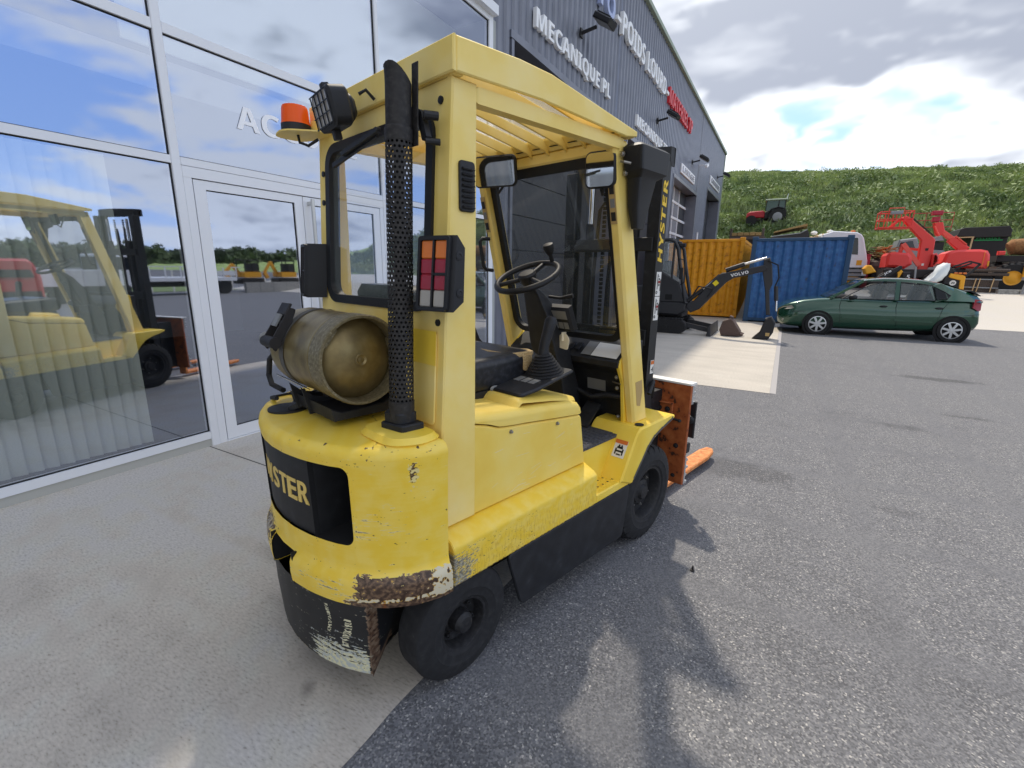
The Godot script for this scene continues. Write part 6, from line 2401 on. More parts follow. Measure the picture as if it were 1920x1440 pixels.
	for x in [2.35, 3.15]:
		for a in [0.25, 0.95]:
			b = MB.new()
			b.tr = Transform3D(Basis(Vector3(0, 0, 1), -0.25), Vector3(x, 0.95, 0))
			b.box(-0.05, 0.07, 0.0, 0.26, a, a + 0.48, 0.04)
			b.box(-0.03, 0.05, 0.27, 0.42, a + 0.12, a + 0.36, 0.03)
			part(o, "car_seat", b, "strap_grey")
	b = MB.new()
	b.box(1.3, 1.7, 0.95, 1.06, 0.15, W - 0.15, 0.04)
	part(o, "car_dashboard", b, "car_black")
	# trim, lamps, doors
	b = MB.new()
	for x in [1.42, 2.62, 3.55]:
		b.bar(Vector3(x + (0.08 if x < 3.0 else -0.1), 0.30, 0.002), Vector3(x, 0.80, 0.002), 0.008, 0.004)
		b.bar(Vector3(x, 0.80, 0.002), Vector3(x + (0.02 if x < 3.0 else 0.1), 0.97, -0.05), 0.008, 0.004)
	b.bar(Vector3(0.35, 0.60, -0.02), Vector3(0.66, 0.61, 0.0), 0.006, 0.008)
	b.bar(Vector3(3.98, 0.66, -0.01), Vector3(4.28, 0.70, -0.08), 0.006, 0.008)
	part(body, "door_gap", b, "car_black")
	b = MB.new()
	b.bar(Vector3(1.50, 0.50, 0.004), Vector3(2.55, 0.485, 0.004), 0.012, 0.045, Vector3.UP, 0.005)
	b.bar(Vector3(2.62, 0.485, 0.004), Vector3(3.40, 0.475, 0.004), 0.012, 0.045, Vector3.UP, 0.005)
	part(body, "side_moulding", b, "car_green")
	for x in [2.36, 3.48]:
		b = MB.new()
		b.ball(Vector3(x, 0.82, 0.004), Vector3(0.085, 0.025, 0.02), 10)
		part(body, "door_handle", b, "car_black")
	b = MB.new()
	b.ball(Vector3(1.66, 1.03, 0.10), Vector3(0.10, 0.07, 0.08), 12)
	b.bar(Vector3(1.62, 0.97, 0.0), Vector3(1.66, 1.0, 0.08), 0.05, 0.05)
	part(body, "wing_mirror", b, "car_black", 60.0)
	b = MB.new()
	b.loft([PackedVector3Array([Vector3(0.05, 0.64, -0.28), Vector3(0.22, 0.655, -0.05), Vector3(0.38, 0.69, -0.0), Vector3(0.33, 0.76, -0.05), Vector3(0.14, 0.72, -0.16)]), PackedVector3Array([Vector3(0.10, 0.64, -0.35), Vector3(0.25, 0.655, -0.15), Vector3(0.38, 0.69, -0.1), Vector3(0.33, 0.75, -0.15), Vector3(0.18, 0.72, -0.26)])])
	part(body, "headlight", b, "lens_clear", 30.0)
	b = MB.new()
	b.loft([PackedVector3Array([Vector3(4.10, 0.86, -0.012), Vector3(4.235, 0.78, -0.06), Vector3(4.295, 0.80, -0.12), Vector3(4.285, 1.04, -0.13), Vector3(4.15, 1.06, -0.035), Vector3(4.11, 0.98, -0.01)]), PackedVector3Array([Vector3(4.10, 0.86, -0.12), Vector3(4.2, 0.78, -0.16), Vector3(4.24, 0.80, -0.22), Vector3(4.22, 1.04, -0.22), Vector3(4.12, 1.06, -0.13), Vector3(4.10, 0.98, -0.12)])])
	part(body, "tail_light", b, "lens_red", 30.0)
	b = MB.new()
	b.ball(Vector3(4.262, 1.0, -0.085), Vector3(0.03, 0.03, 0.03), 8)
	part(body, "tail_light_lens", b, "lens_clear")
	b = MB.new()
	b.ball(Vector3(0.16, 0.36, -0.12), Vector3(0.03, 0.04, 0.04), 8)
	part(body, "fog_light", b, "lens_clear")
	for s in 2:
		for x in [0.98, 3.80]:
			var w := Node3D.new()
			w.name = numbered(o, "wheel")
			o.add_child(w, true)
			w.position = Vector3(x, 0.292, 0.012 if s == 0 else -W - 0.012)
			w.rotation.y = 0.0 if s == 0 else PI
			b = MB.new()
			b.lathe([Vector2(0.0, -0.03), Vector2(0.362, -0.03), Vector2(0.362, -0.006), Vector2(0.30, -0.006)], 32, Vector3.ZERO, Vector3(0, 0, 1))
			part(w, "arch", b, "black_deep")
			b = MB.new()
			b.lathe([Vector2(0.292, -0.19), Vector2(0.292, -0.015), Vector2(0.28, 0.0), Vector2(0.215, 0.004), Vector2(0.20, -0.005)], 36, Vector3.ZERO, Vector3(0, 0, 1))
			part(w, "tyre", b, "rubber", 40.0)
			b = MB.new()
			b.lathe([Vector2(0.205, -0.02), Vector2(0.203, 0.002), Vector2(0.19, -0.004), Vector2(0.185, -0.035), Vector2(0.0, -0.035)], 32, Vector3.ZERO, Vector3(0, 0, 1))
			var dark := part(w, "rim_back", b, "steel_dark", 30.0)
			b = MB.new()
			for k in 7:
				var g := TAU * k / 7 + 0.2
				b.bar(Vector3(cos(g) * 0.03, sin(g) * 0.03, -0.004), Vector3(cos(g) * 0.195, sin(g) * 0.195, -0.006), 0.05, 0.03, Vector3(0, 0, 1), 0.008)
			b.lathe([Vector2(0.208, -0.03), Vector2(0.208, 0.004), Vector2(0.19, 0.006), Vector2(0.185, -0.01)], 32, Vector3.ZERO, Vector3(0, 0, 1))
			b.lathe([Vector2(0.04, 0.0), Vector2(0.035, 0.012), Vector2(0.0, 0.014)], 16, Vector3.ZERO, Vector3(0, 0, 1))
			part(w, "alloy_rim", b, "alloy", 30.0)


func white_truck() -> void:
	var o := thing("white_truck", "white lorry cab seen past the right end of the blue container", "truck", P(2.2, 0.95, 27.0))
	var cab := yslab(o, "cab", "truck_white", [1.2, 1.90, 3.08, 1.90, 3.06, 2.2, 2.98, 2.52, 2.78, 3.2, 2.68, 3.36, 2.5, 3.46, 1.6, 3.54, 1.2, 3.4], 26.9, 29.0, 0.04)
	b_win(o, cab, [2.0, 2.72, 2.21, 2.67, 2.45, 2.5, 2.66, 2.48, 2.64, 2.7, 2.57, 3.19, 2.54, 3.22, 2.0, 3.22], 26.885)
	var b := yb(o)
	b.quad(P(3.0, 2.53, 27.1), P(3.0, 2.53, 28.9), P(2.8, 3.2, 28.9), P(2.8, 3.2, 27.1))
	b.tr.origin += Vector3(0.02, 0, 0)
	part(cab, "windscreen", b, "dark_window", 0.0)
	b = yb(o)
	b.ball(P(2.36, 3.52, 27.2), Vector3(0.1, 0.06, 0.08), 8)
	part(cab, "roof_beacon", b, "lens_amber")
	b = yb(o)
	b.box(2.66, 2.86, 2.02, 2.24, 26.888, 26.898)
	part(cab, "door_badge", b, "loader_yellow")
	b = yb(o)
	for i in 3:
		b.box(2.28, 2.92, 1.34 + i * 0.18, 1.48 + i * 0.18, 26.9, 27.2, 0.02)
	part(o, "cab_step", b, "steel_grey")
	b = yb(o)
	b.box(2.92, 3.1, 1.55, 1.85, 26.9, 27.2, 0.03)
	part(o, "bumper", b, "truck_white")
	b = yb(o)
	b.box(-3.0, 3.0, 1.25, 1.6, 27.3, 28.7, 0.02)
	part(o, "chassis", b, "steel_dark")
	for x in [-2.2, 2.6]:
		for a in [26.95, 28.6]:
			b = yb(o)
			b.lathe([Vector2(0.48, 0.0), Vector2(0.48, 0.3), Vector2(0.25, 0.3)], 28, P(x, 1.42, a + 0.3), Vector3(0, 0, 1))
			var t := part(o, "wheel", b, "rubber", 40.0)
			b = yb(o)
			b.lathe([Vector2(0.25, 0.29), Vector2(0.2, 0.27), Vector2(0.1, 0.3), Vector2(0.0, 0.3)], 20, P(x, 1.42, a + 0.3), Vector3(0, 0, 1))
			part(t, "rim", b, "loader_yellow", 30.0)
	# load seen over the containers
	b = yb(o)
	b.box(-3.0, 1.1, 1.62, 2.9, 27.2, 28.8, 0.04)
	part(o, "truck_body", b, "truck_white")


func b_win(o: Node3D, parent: Node3D, pts: Array, a: float) -> void:
	var b := yb(o)
	b.front(poly(pts), a, a + 0.02, 0.004)
	part(parent, "side_window", b, "dark_window")


func boom_lifts() -> void:
	var o := thing("boom_lift", "red boom lift with cranked mast and basket raised to the left", "aerial lift", P(4.5, 0.9, 26.0), 0.0, "red boom lifts behind the green car")
	var b: MB
	var bm := yslab(o, "boom", "lift_red", [3.80, 3.93, 3.97, 4.0, 4.12, 3.90, 4.98, 3.12, 5.06, 3.02, 5.08, 2.53, 5.00, 1.75, 4.70, 1.81, 4.64, 2.2, 4.62, 3.02], 25.85, 26.2, 0.02)
	b = yb(o)
	b.bar(P(4.15, 3.95, 25.95), P(4.98, 3.2, 25.95), 0.06, 0.04)
	b.box(4.80, 4.90, 2.6, 2.7, 25.84, 25.85)
	part(bm, "boom_hose", b, "steel_dark")
	decal(bm, "emblem", Transform3D(Basis(), P(4.78, 2.0, 25.848) - o.position), 0.08, 0.09, "label_white")
	yslab(o, "turret_cover", "lift_red", [3.55, 1.93, 3.55, 2.40, 3.62, 2.52, 3.8, 2.54, 4.24, 2.50, 4.36, 2.36, 4.42, 2.05, 4.2, 1.86, 3.87, 1.93], 25.5, 27.2, 0.09)
	yslab(o, "turret_cover", "lift_red", [5.06, 1.94, 5.03, 2.44, 5.15, 2.50, 5.25, 2.35, 5.26, 2.16, 5.12, 1.94], 25.6, 27.0, 0.05)
	b = yb(o)
	b.bar(P(4.02, 2.88, 25.7), P(4.68, 2.0, 25.7), 0.12, 0.16, Vector3.UP, 0.01)
	b.bar(P(4.02, 2.86, 25.7), P(3.98, 2.45, 25.8), 0.1, 0.1)
	b.bar(P(4.1, 2.72, 26.3), P(4.65, 2.66, 26.3), 0.08, 0.1)
	part(o, "lift_strut", b, "lift_red_light")
	var yard_basket := func(n: Node3D, x0: float, x1: float, y0: float, y1: float) -> void:
		var q := yb(n)
		for a in [25.6, 26.4]:
			for y in [y0 + 0.03, lerpf(y0, y1, 0.55), y1]:
				q.cyl(P(x0, y, a), P(x1, y, a), 0.022, 6)
			for k in 5:
				var x := lerpf(x0, x1, k / 4.0)
				q.cyl(P(x, y0, a), P(x, y1, a), 0.018, 6)
		for x in [x0, x1]:
			for y in [y0 + 0.03, lerpf(y0, y1, 0.55), y1]:
				q.cyl(P(x, y, 25.6), P(x, y, 26.4), 0.022, 6)
		q.box(x0, x1, y0, y0 + 0.03, 25.6, 26.4)
		part(n, "basket", q, "lift_red", 40.0)
		q = yb(n)
		q.box(lerpf(x0, x1, 0.3), lerpf(x0, x1, 0.68), y1 - 0.12, y1 + 0.02, 25.55, 25.7, 0.02)
		part(n, "control_box", q, "steel_grey")
		q = yb(n)
		q.tube([P(lerpf(x0, x1, 0.25), y1, 25.6), P(lerpf(x0, x1, 0.25), y1 + 0.13, 25.6), P(lerpf(x0, x1, 0.7), y1 + 0.13, 25.6), P(lerpf(x0, x1, 0.7), y1, 25.6)], 0.022, 6)
		part(n, "guard_bar", q, "lift_red_light")
	yard_basket.call(o, 3.06, 4.16, 3.50, 4.16)
	b = yb(o)
	b.bar(P(3.86, 3.93, 26.0), P(3.5, 3.55, 26.0), 0.08, 0.1)
	part(o, "basket_arm", b, "lift_red")
	b = yb(o)
	b.box(3.5, 5.4, 1.5, 1.85, 25.5, 27.3, 0.03)
	for x in [3.7, 5.2]:
		for a in [25.3, 27.2]:
			b.cyl(P(x, 1.33, a), P(x, 1.33, a + 0.28), 0.42, 18)
	part(o, "wheeled_base", b, "steel_dark", 40.0)
	o = thing("boom_lift", "second red boom lift, its long smooth red body facing right, boom up left", "aerial lift", P(6.2, 0.95, 26.4), 0.0, "red boom lifts behind the green car")
	yslab(o, "turret_cover", "lift_red", [5.48, 2.10, 5.59, 2.50, 5.70, 2.58, 5.92, 2.65, 6.60, 2.66, 6.83, 2.60, 6.92, 2.45, 6.97, 2.05, 6.88, 1.86, 6.48, 1.88, 5.80, 1.98, 5.55, 2.0], 26.2, 27.6, 0.09)
	b = yb(o)
	b.box(6.88, 6.93, 2.0, 2.2, 26.19, 26.22)
	b.box(6.73, 6.74, 1.95, 2.58, 26.185, 26.2)
	part(o, "side_marker", b, "loader_yellow")
	bm = yslab(o, "boom", "lift_red", [5.62, 3.10, 5.78, 3.18, 6.32, 2.74, 6.2, 2.62, 5.96, 2.66, 5.6, 2.98], 26.5, 26.8, 0.02)
	yslab(o, "inner_boom", "lift_red_light", [5.30, 3.36, 5.40, 3.46, 5.80, 3.14, 5.66, 3.02], 26.52, 26.78, 0.01)
	yslab(o, "jib", "lift_red", [5.02, 3.74, 5.30, 3.76, 5.41, 3.42, 5.38, 3.29, 5.27, 3.20, 5.18, 3.25], 26.45, 26.82, 0.02)
	b = yb(o)
	b.cyl(P(5.04, 3.6, 26.4), P(5.24, 3.22, 26.4), 0.04, 8)
	b.bar(P(5.8, 3.2, 26.5), P(6.2, 2.86, 26.5), 0.05, 0.04)
	part(o, "jib_link", b, "lift_red_light")
	b = yb(o)
	b.box(4.92, 5.26, 4.05, 4.22, 26.5, 26.8, 0.02)
	b.box(4.96, 5.2, 3.78, 3.98, 26.5, 26.75, 0.02)
	for y in [3.62, 3.9, 4.2]:
		b.cyl(P(4.4, y, 27.2), P(5.75, y, 27.2), 0.014, 5)
	for x in [4.4, 4.85, 5.3, 5.75]:
		b.cyl(P(x, 3.45, 27.2), P(x, 4.2, 27.2), 0.012, 5)
	part(o, "basket", b, "lift_maroon")
	b = yb(o)
	b.box(5.6, 6.9, 1.5, 1.88, 26.3, 27.5, 0.03)
	for x in [5.75, 6.75]:
		b.cyl(P(x, 1.36, 26.1), P(x, 1.36, 26.4), 0.42, 18)
	part(o, "wheeled_base", b, "steel_dark", 40.0)


func yard_clutter() -> void:
	var o: Node3D
	var b: MB
	# skid loaders just behind the car
	o = thing("skid_loader", "small black and yellow loader arms with white lettering behind the car roof", "loader", P(3.6, 0.85, 25.0))
	var arm := yslab(o, "lift_arm", "black_plastic", [3.05, 1.38, 3.90, 1.98, 3.97, 1.95, 3.97, 1.84, 3.45, 1.42, 3.15, 1.30], 24.6, 24.8, 0.015)
	lettering(arm, "lettering", "JCB", 0.26, 0.1, 0.004, Transform3D(Basis(Vector3(0, 0, 1), 0.6), P(3.46, 1.58, 24.597) - o.position), "white_letter")
	yslab(o, "engine_cover", "loader_yellow", [2.75, 1.85, 2.86, 2.0, 2.98, 1.98, 3.18, 1.72, 2.85, 1.62], 24.7, 25.6, 0.04)
	yslab(o, "lift_link", "loader_yellow", [3.86, 1.72, 3.96, 1.82, 4.02, 1.75, 3.95, 1.55, 3.9, 1.45], 24.6, 24.75, 0.01)
	b = yb(o)
	b.box(3.2, 4.4, 0.95, 1.45, 24.7, 25.7, 0.04)
	b.box(4.05, 4.35, 1.45, 1.75, 24.9, 25.6, 0.05)
	for x in [3.3, 4.2]:
		b.cyl(P(x, 1.13, 24.5), P(x, 1.13, 24.75), 0.3, 16)
	part(o, "machine_body", b, "steel_dark", 40.0)
	b = yb(o)
	lettering(o, "lettering", "5", 0.1, 0.16, 0.004, Transform3D(Basis(), P(4.22, 1.46, 24.89) - o.position), "white_letter")
	b.bar(P(4.45, 1.95, 24.9), P(4.5, 1.3, 24.9), 0.06, 0.06)
	part(o, "post", b, "steel_grey")
	o = thing("skid_loader", "yellow and black loader rear marked with a round white 20 disc", "loader", P(5.9, 0.85, 25.0))
	yslab(o, "machine_body", "black_plastic", [5.35, 0.95, 5.36, 1.95, 5.44, 1.98, 5.84, 1.60, 5.86, 0.95], 24.7, 25.8, 0.02)
	yslab(o, "rear_hood", "loader_yellow", [5.46, 1.58, 5.50, 1.70, 5.88, 1.64, 5.96, 1.58, 5.98, 1.10, 5.84, 1.10, 5.82, 1.44, 5.5, 1.54], 24.65, 25.85, 0.02)
	b = yb(o)
	b.lathe([Vector2(0.10, 0.0), Vector2(0.10, 0.01), Vector2(0.0, 0.01)], 24, P(5.63, 1.34, 24.7), Vector3(0, 0, 1))
	var disc := part(o, "speed_disc", b, "label_white")
	lettering(disc, "lettering", "20", 0.11, 0.08, 0.003, Transform3D(Basis(), P(5.575, 1.30, 24.688) - o.position), "label_black")
	b = yb(o)
	b.bar(P(5.55, 1.95, 24.8), P(6.0, 2.15, 24.8), 0.05, 0.06)
	b.bar(P(6.0, 2.15, 24.8), P(6.32, 2.06, 24.8), 0.05, 0.06)
	b.bar(P(6.32, 2.06, 24.8), P(6.0, 1.6, 24.8), 0.05, 0.08)
	b.bar(P(5.75, 1.85, 25.5), P(6.25, 2.1, 25.5), 0.05, 0.06)
	part(o, "roll_frame", b, "black_plastic")
	b = yb(o)
	for i in 3:
		b.box(5.6 + i * 0.13, 5.7 + i * 0.13, 1.68, 1.74, 24.64, 24.7, 0.01)
	part(o, "rear_lamp", b, "lens_amber")
	# white bulk bag
	o = thing("bulk_bag", "crumpled white bulk bag slumped between the two small loaders", "bag", P(5.0, 0.9, 24.6))
	b = yb(o)
	var rings := []
	for q in [[4.72, 1.30, 0.22, 0.10], [4.85, 1.36, 0.34, 0.16], [5.0, 1.5, 0.4, 0.2], [5.1, 1.7, 0.34, 0.2], [5.2, 1.92, 0.3, 0.18], [5.28, 2.06, 0.2, 0.1]]:
		var ring := PackedVector3Array()
		for k in 12:
			var g := TAU * k / 12
			ring.append(P(q[0] + cos(g) * q[3] * (1.0 + 0.2 * sin(3.0 * g + q[1] * 9.0)), q[1] + 0.3 * cos(g) * -q[3] + 0.02 * sin(5.0 * g), 24.4 + sin(g) * q[2]))
		rings.append(ring)
	b.loft(rings)
	part(o, "bag_body", b, "bag_white", 50.0)
	# wooden rack with rails, logs and scrap to the right
	o = thing("steel_rack", "long dark steel rack with pale rails right of the loader", "rack", P(6.6, 0.95, 25.8))
	b = yb(o)
	b.box(6.0, 7.25, 0.96, 1.5, 25.8, 26.4, 0.01)
	for y in [1.68, 1.84]:
		b.cyl(P(6.2, y, 25.9), P(7.5, y, 25.9), 0.06, 10)
	part(o, "rack_frame", b, "junk")
	for q in [[6.1, 7.3, 1.50], [6.15, 7.25, 1.18]]:
		b = yb(o)
		b.bar(P(q[0], q[2], 25.75), P(q[1], q[2] - 0.02, 25.75), 0.04, 0.04)
		part(o, "rack_rail", b, "steel_grey")
	for x in [6.5, 6.62, 7.02]:
		b = yb(o)
		b.bar(P(x, 1.0, 25.72), P(x + 0.04, 1.52, 25.72), 0.03, 0.03)
		part(o, "rack_post", b, "wood_light")
	# wheeled loader at the right edge
	o = thing("wheel_loader", "old wheel loader with yellow hub and big black tyres at the right edge", "loader", P(7.8, 0.95, 26.4))
	for q in [[7.72, 26.2], [9.2, 26.2], [7.72, 27.6]]:
		b = yb(o)
		b.lathe([Vector2(0.55, 0.0), Vector2(0.60, 0.06), Vector2(0.60, 0.3), Vector2(0.52, 0.38), Vector2(0.28, 0.38)], 28, P(q[0], 1.55, q[1] + 0.38), Vector3(0, 0, 1))
		for k in 20:
			var g := TAU * k / 20
			b.bar(P(q[0] + cos(g) * 0.6, 1.55 + sin(g) * 0.6, q[1]), P(q[0] + cos(g + 0.12) * 0.62, 1.55 + sin(g + 0.12) * 0.62, q[1] + 0.36), 0.06, 0.05)
		var t := part(o, "tyre", b, "rubber", 40.0)
		b = yb(o)
		b.lathe([Vector2(0.28, 0.36), Vector2(0.22, 0.33), Vector2(0.1, 0.36), Vector2(0.0, 0.36)], 20, P(q[0], 1.55, q[1] + 0.38), Vector3(0, 0, 1))
		part(t, "hub", b, "loader_yellow", 30.0)
	b = yb(o)
	b.box(7.3, 9.6, 1.5, 2.0, 26.6, 27.5, 0.05)
	part(o, "frame", b, "junk")
	b = yb(o)
	b.box(7.95, 8.3, 1.55, 2.1, 26.1, 26.2, 0.02)
	part(o, "guard", b, "loader_yellow")
	# black loading bed with a big log on it
	o = thing("flat_trailer", "black flat trailer bed carrying a large log at the right edge", "trailer", P(8.0, 0.95, 27.5))
	b = yb(o)
	b.box(7.45, 11.0, 2.2, 2.45, 27.4, 29.6, 0.01)
	for x in [7.6, 9.5]:
		b.box(x, x + 0.2, 1.0, 2.2, 28.0, 28.4)
	part(o, "trailer_bed", b, "steel_dark")
	b = yb(o)
	b.box(7.4, 7.62, 2.46, 2.62, 27.2, 27.4, 0.02)
	part(o, "red_hook", b, "lift_red")
	o = thing("log", "huge sawn tree trunk lying on the black trailer bed", "log", P(8.8, 2.45, 28.2))
	b = yb(o)
	b.tube([P(7.95, 2.78, 28.3), P(8.05, 2.82, 28.3), P(8.9, 2.84, 28.4), P(11.0, 2.86, 28.4)], [0.2, 0.32, 0.36, 0.38], 18)
	part(o, "trunk", b, mottled("log_bark", noise(SIMP, 0.02, 4, 401), [0.0, "6b4a2c", 0.5, "946a40", 1.0, "b88c5c"], 1.0, 0.9), 40.0)
	# timber and scrap pile behind the lorry
	var rr := RandomNumberGenerator.new()
	rr.seed = 55
	o = thing("scrap_pile", "heap of broken planks and rusty scrap between lorry and red lift", "scrap", P(3.4, 0.95, 28.0))
	b = yb(o)
	b.ball(P(3.6, 1.2, 28.5), Vector3(0.8, 1.2, 0.8), 12)
	b.ball(P(3.45, 1.9, 27.6), Vector3(0.3, 0.35, 0.3), 10)
	part(o, "scrap_core", b, "junk", 20.0)
	for i in 34:
		b = yb(o)
		var c := P(rr.randf_range(2.95, 4.1), rr.randf_range(2.3, 2.85), rr.randf_range(27.6, 28.6))
		var d := Vector3(rr.randf_range(-1, 1), rr.randf_range(-0.25, 0.25), rr.randf_range(-0.6, 0.6)).normalized() * rr.randf_range(0.15, 0.45)
		b.bar(c - d, c + d, rr.randf_range(0.06, 0.16), 0.03)
		part(o, "plank", b, ["wood", "wood_light", "rust", "orange_fork"][rr.randi() % 4])
	o = thing("maroon_box", "maroon steel box standing beside the lorry cab", "crate", P(3.1, 0.95, 27.4))
	yslab(o, "box_body", "lift_maroon", [2.98, 1.0, 2.95, 2.50, 3.20, 2.47, 3.24, 1.0], 27.3, 28.0, 0.02)
	yslab(o, "box_lid", "lift_maroon", [2.93, 2.50, 2.93, 2.54, 3.22, 2.51, 3.22, 2.47], 27.28, 28.02, 0.004)
	# grey vehicle and black trailer on the slope
	o = thing("grey_truck", "pale grey old truck cab behind the first red lift", "truck", P(5.3, 0.95, 31.0))
	yslab(o, "cab", "steel_grey", [4.5, 1.5, 4.58, 2.85, 4.68, 3.34, 5.35, 3.44, 5.55, 2.9, 6.5, 2.8, 6.5, 1.5], 31.0, 32.6, 0.05)
	yslab(o, "cab_window", "dark_window", [4.68, 2.85, 4.74, 3.2, 5.2, 3.28, 5.35, 2.9], 30.985, 30.998, 0.003)
	yslab(o, "cargo_roof", "steel_grey", [5.95, 3.42, 6.26, 3.50, 6.40, 3.27, 6.02, 3.24], 31.0, 32.6, 0.01)
	yslab(o, "cargo_side", "steel_dark", [5.7, 1.5, 5.7, 3.22, 6.45, 3.22, 6.45, 1.5], 31.1, 32.5, 0.01)
	o = thing("black_trailer", "black high sided trailer with green lettering below the grassy slope", "trailer", P(7.8, 1.0, 31.5))
	yslab(o, "trailer_side", "steel_dark", [6.89, 3.48, 6.97, 3.80, 7.10, 3.86, 8.66, 3.90, 8.78, 3.72, 8.78, 3.42, 7.57, 3.40], 31.2, 33.0, 0.02)
	yslab(o, "trailer_body", "black_plastic", [7.5, 1.0, 7.5, 3.40, 8.78, 3.42, 8.78, 1.0], 31.5, 33.0, 0.02)
	b = yb(o)
	b.box(7.6, 8.6, 3.26, 3.31, 31.47, 31.5)
	var band := part(o, "green_band", b, "green_sign")
	lettering(band, "lettering", "FELIMAT", 0.85, 0.07, 0.004, Transform3D(Basis(), P(7.66, 3.325, 31.46) - o.position), "green_sign")
	b = yb(o)
	b.bar(P(7.42, 2.0, 31.2), P(7.46, 3.44, 31.2), 0.06, 0.06)
	b.bar(P(6.6, 3.4, 31.2), P(7.5, 3.42, 31.2), 0.05, 0.05)
	part(o, "trailer_post", b, "wood_light")
	o = thing("concrete_blocks", "low row of grey concrete blocks at the foot of the scrap", "block", P(7.6, 0.95, 25.6))
	for i in 3:
		b = yb(o)
		b.box(7.2 + i * 0.62, 7.8 + i * 0.62, 0.94, 1.12, 25.5, 25.9, 0.02)
		part(o, "block", b, "grey_block")
	o = thing("prop_stand", "grey steel prop standing on the pale slab at the right edge", "stand", P(8.0, 0.95, 25.2))
	b = yb(o)
	b.cyl(P(7.78, 0.95, 25.2), P(7.84, 1.5, 25.2), 0.05, 8)
	b.box(7.7, 7.95, 1.48, 1.6, 25.1, 25.3, 0.01)
	part(o, "prop", b, "steel_grey")
	# loads over the containers
	o = thing("low_loader", "rusty flat trailer frame above the gap between the two containers", "trailer", P(-2.3, 1.0, 30.0))
	for q in [[-3.0, -1.5, 3.62, 3.78]]:
		for i in 5:
			yslab(o, "trailer_plank", "wood", [q[0] + i * 0.3, q[2], q[0] + i * 0.3, q[3] + 0.02 * (i % 2), q[0] + i * 0.3 + 0.28, q[3] + 0.02 * (i % 2), q[0] + i * 0.3 + 0.28, q[2]], 30.0, 31.6, 0.01)
	b = yb(o)
	b.box(-3.1, -1.35, 3.42, 3.6, 30.0, 31.6, 0.02)
	b.box(-3.05, -1.4, 1.0, 3.42, 30.6, 31.2)
	for x in [-3.1, -1.5]:
		b.box(x, x + 0.12, 3.6, 4.0, 30.0, 30.2, 0.01)
	part(o, "trailer_frame", b, "junk")
	o = thing("tipper_skip", "tilted dark tipper skip with a pale rim behind the blue container", "skip", P(-0.2, 1.0, 30.0))
	yslab(o, "skip_floor", "wood", [-0.95, 3.72, -0.9, 3.80, 0.58, 4.16, 0.60, 4.06], 30.0, 32.0, 0.01)
	yslab(o, "skip_side", "steel_dark", [-1.0, 3.35, -1.0, 3.52, 0.3, 3.66, 0.62, 3.85, 0.74, 3.62, 0.72, 3.40], 29.9, 32.0, 0.02)
	b = yb(o)
	b.tube([P(-1.0, 3.54, 29.88), P(0.3, 3.68, 29.88), P(0.62, 3.86, 29.88)], 0.025, 6)
	b.box(-0.9, 0.7, 1.0, 3.4, 30.4, 31.4)
	part(o, "skip_rim", b, "steel_grey")
	o = thing("rag_heap", "heap of cream sacks and rags on a load behind the blue container", "sacks", P(1.4, 1.0, 30.0))
	for i in 14:
		b = yb(o)
		b.ball(P(0.85 + 0.085 * i, 3.42 + 0.1 * sin(i * 2.3) + (0.18 if i % 4 == 1 else 0.0), 30.0 + 0.3 * cos(i * 1.7)), Vector3(0.16, 0.11, 0.2), 8)
		part(o, "sack", b, ["rag_cream", "label_white", "rag_cream", "red_letter"][i % 4] if i % 7 != 3 else "rag_cream", 40.0)
	b = yb(o)
	b.box(0.8, 2.1, 1.0, 3.36, 29.8, 31.0)
	part(o, "load_box", b, "truck_white")


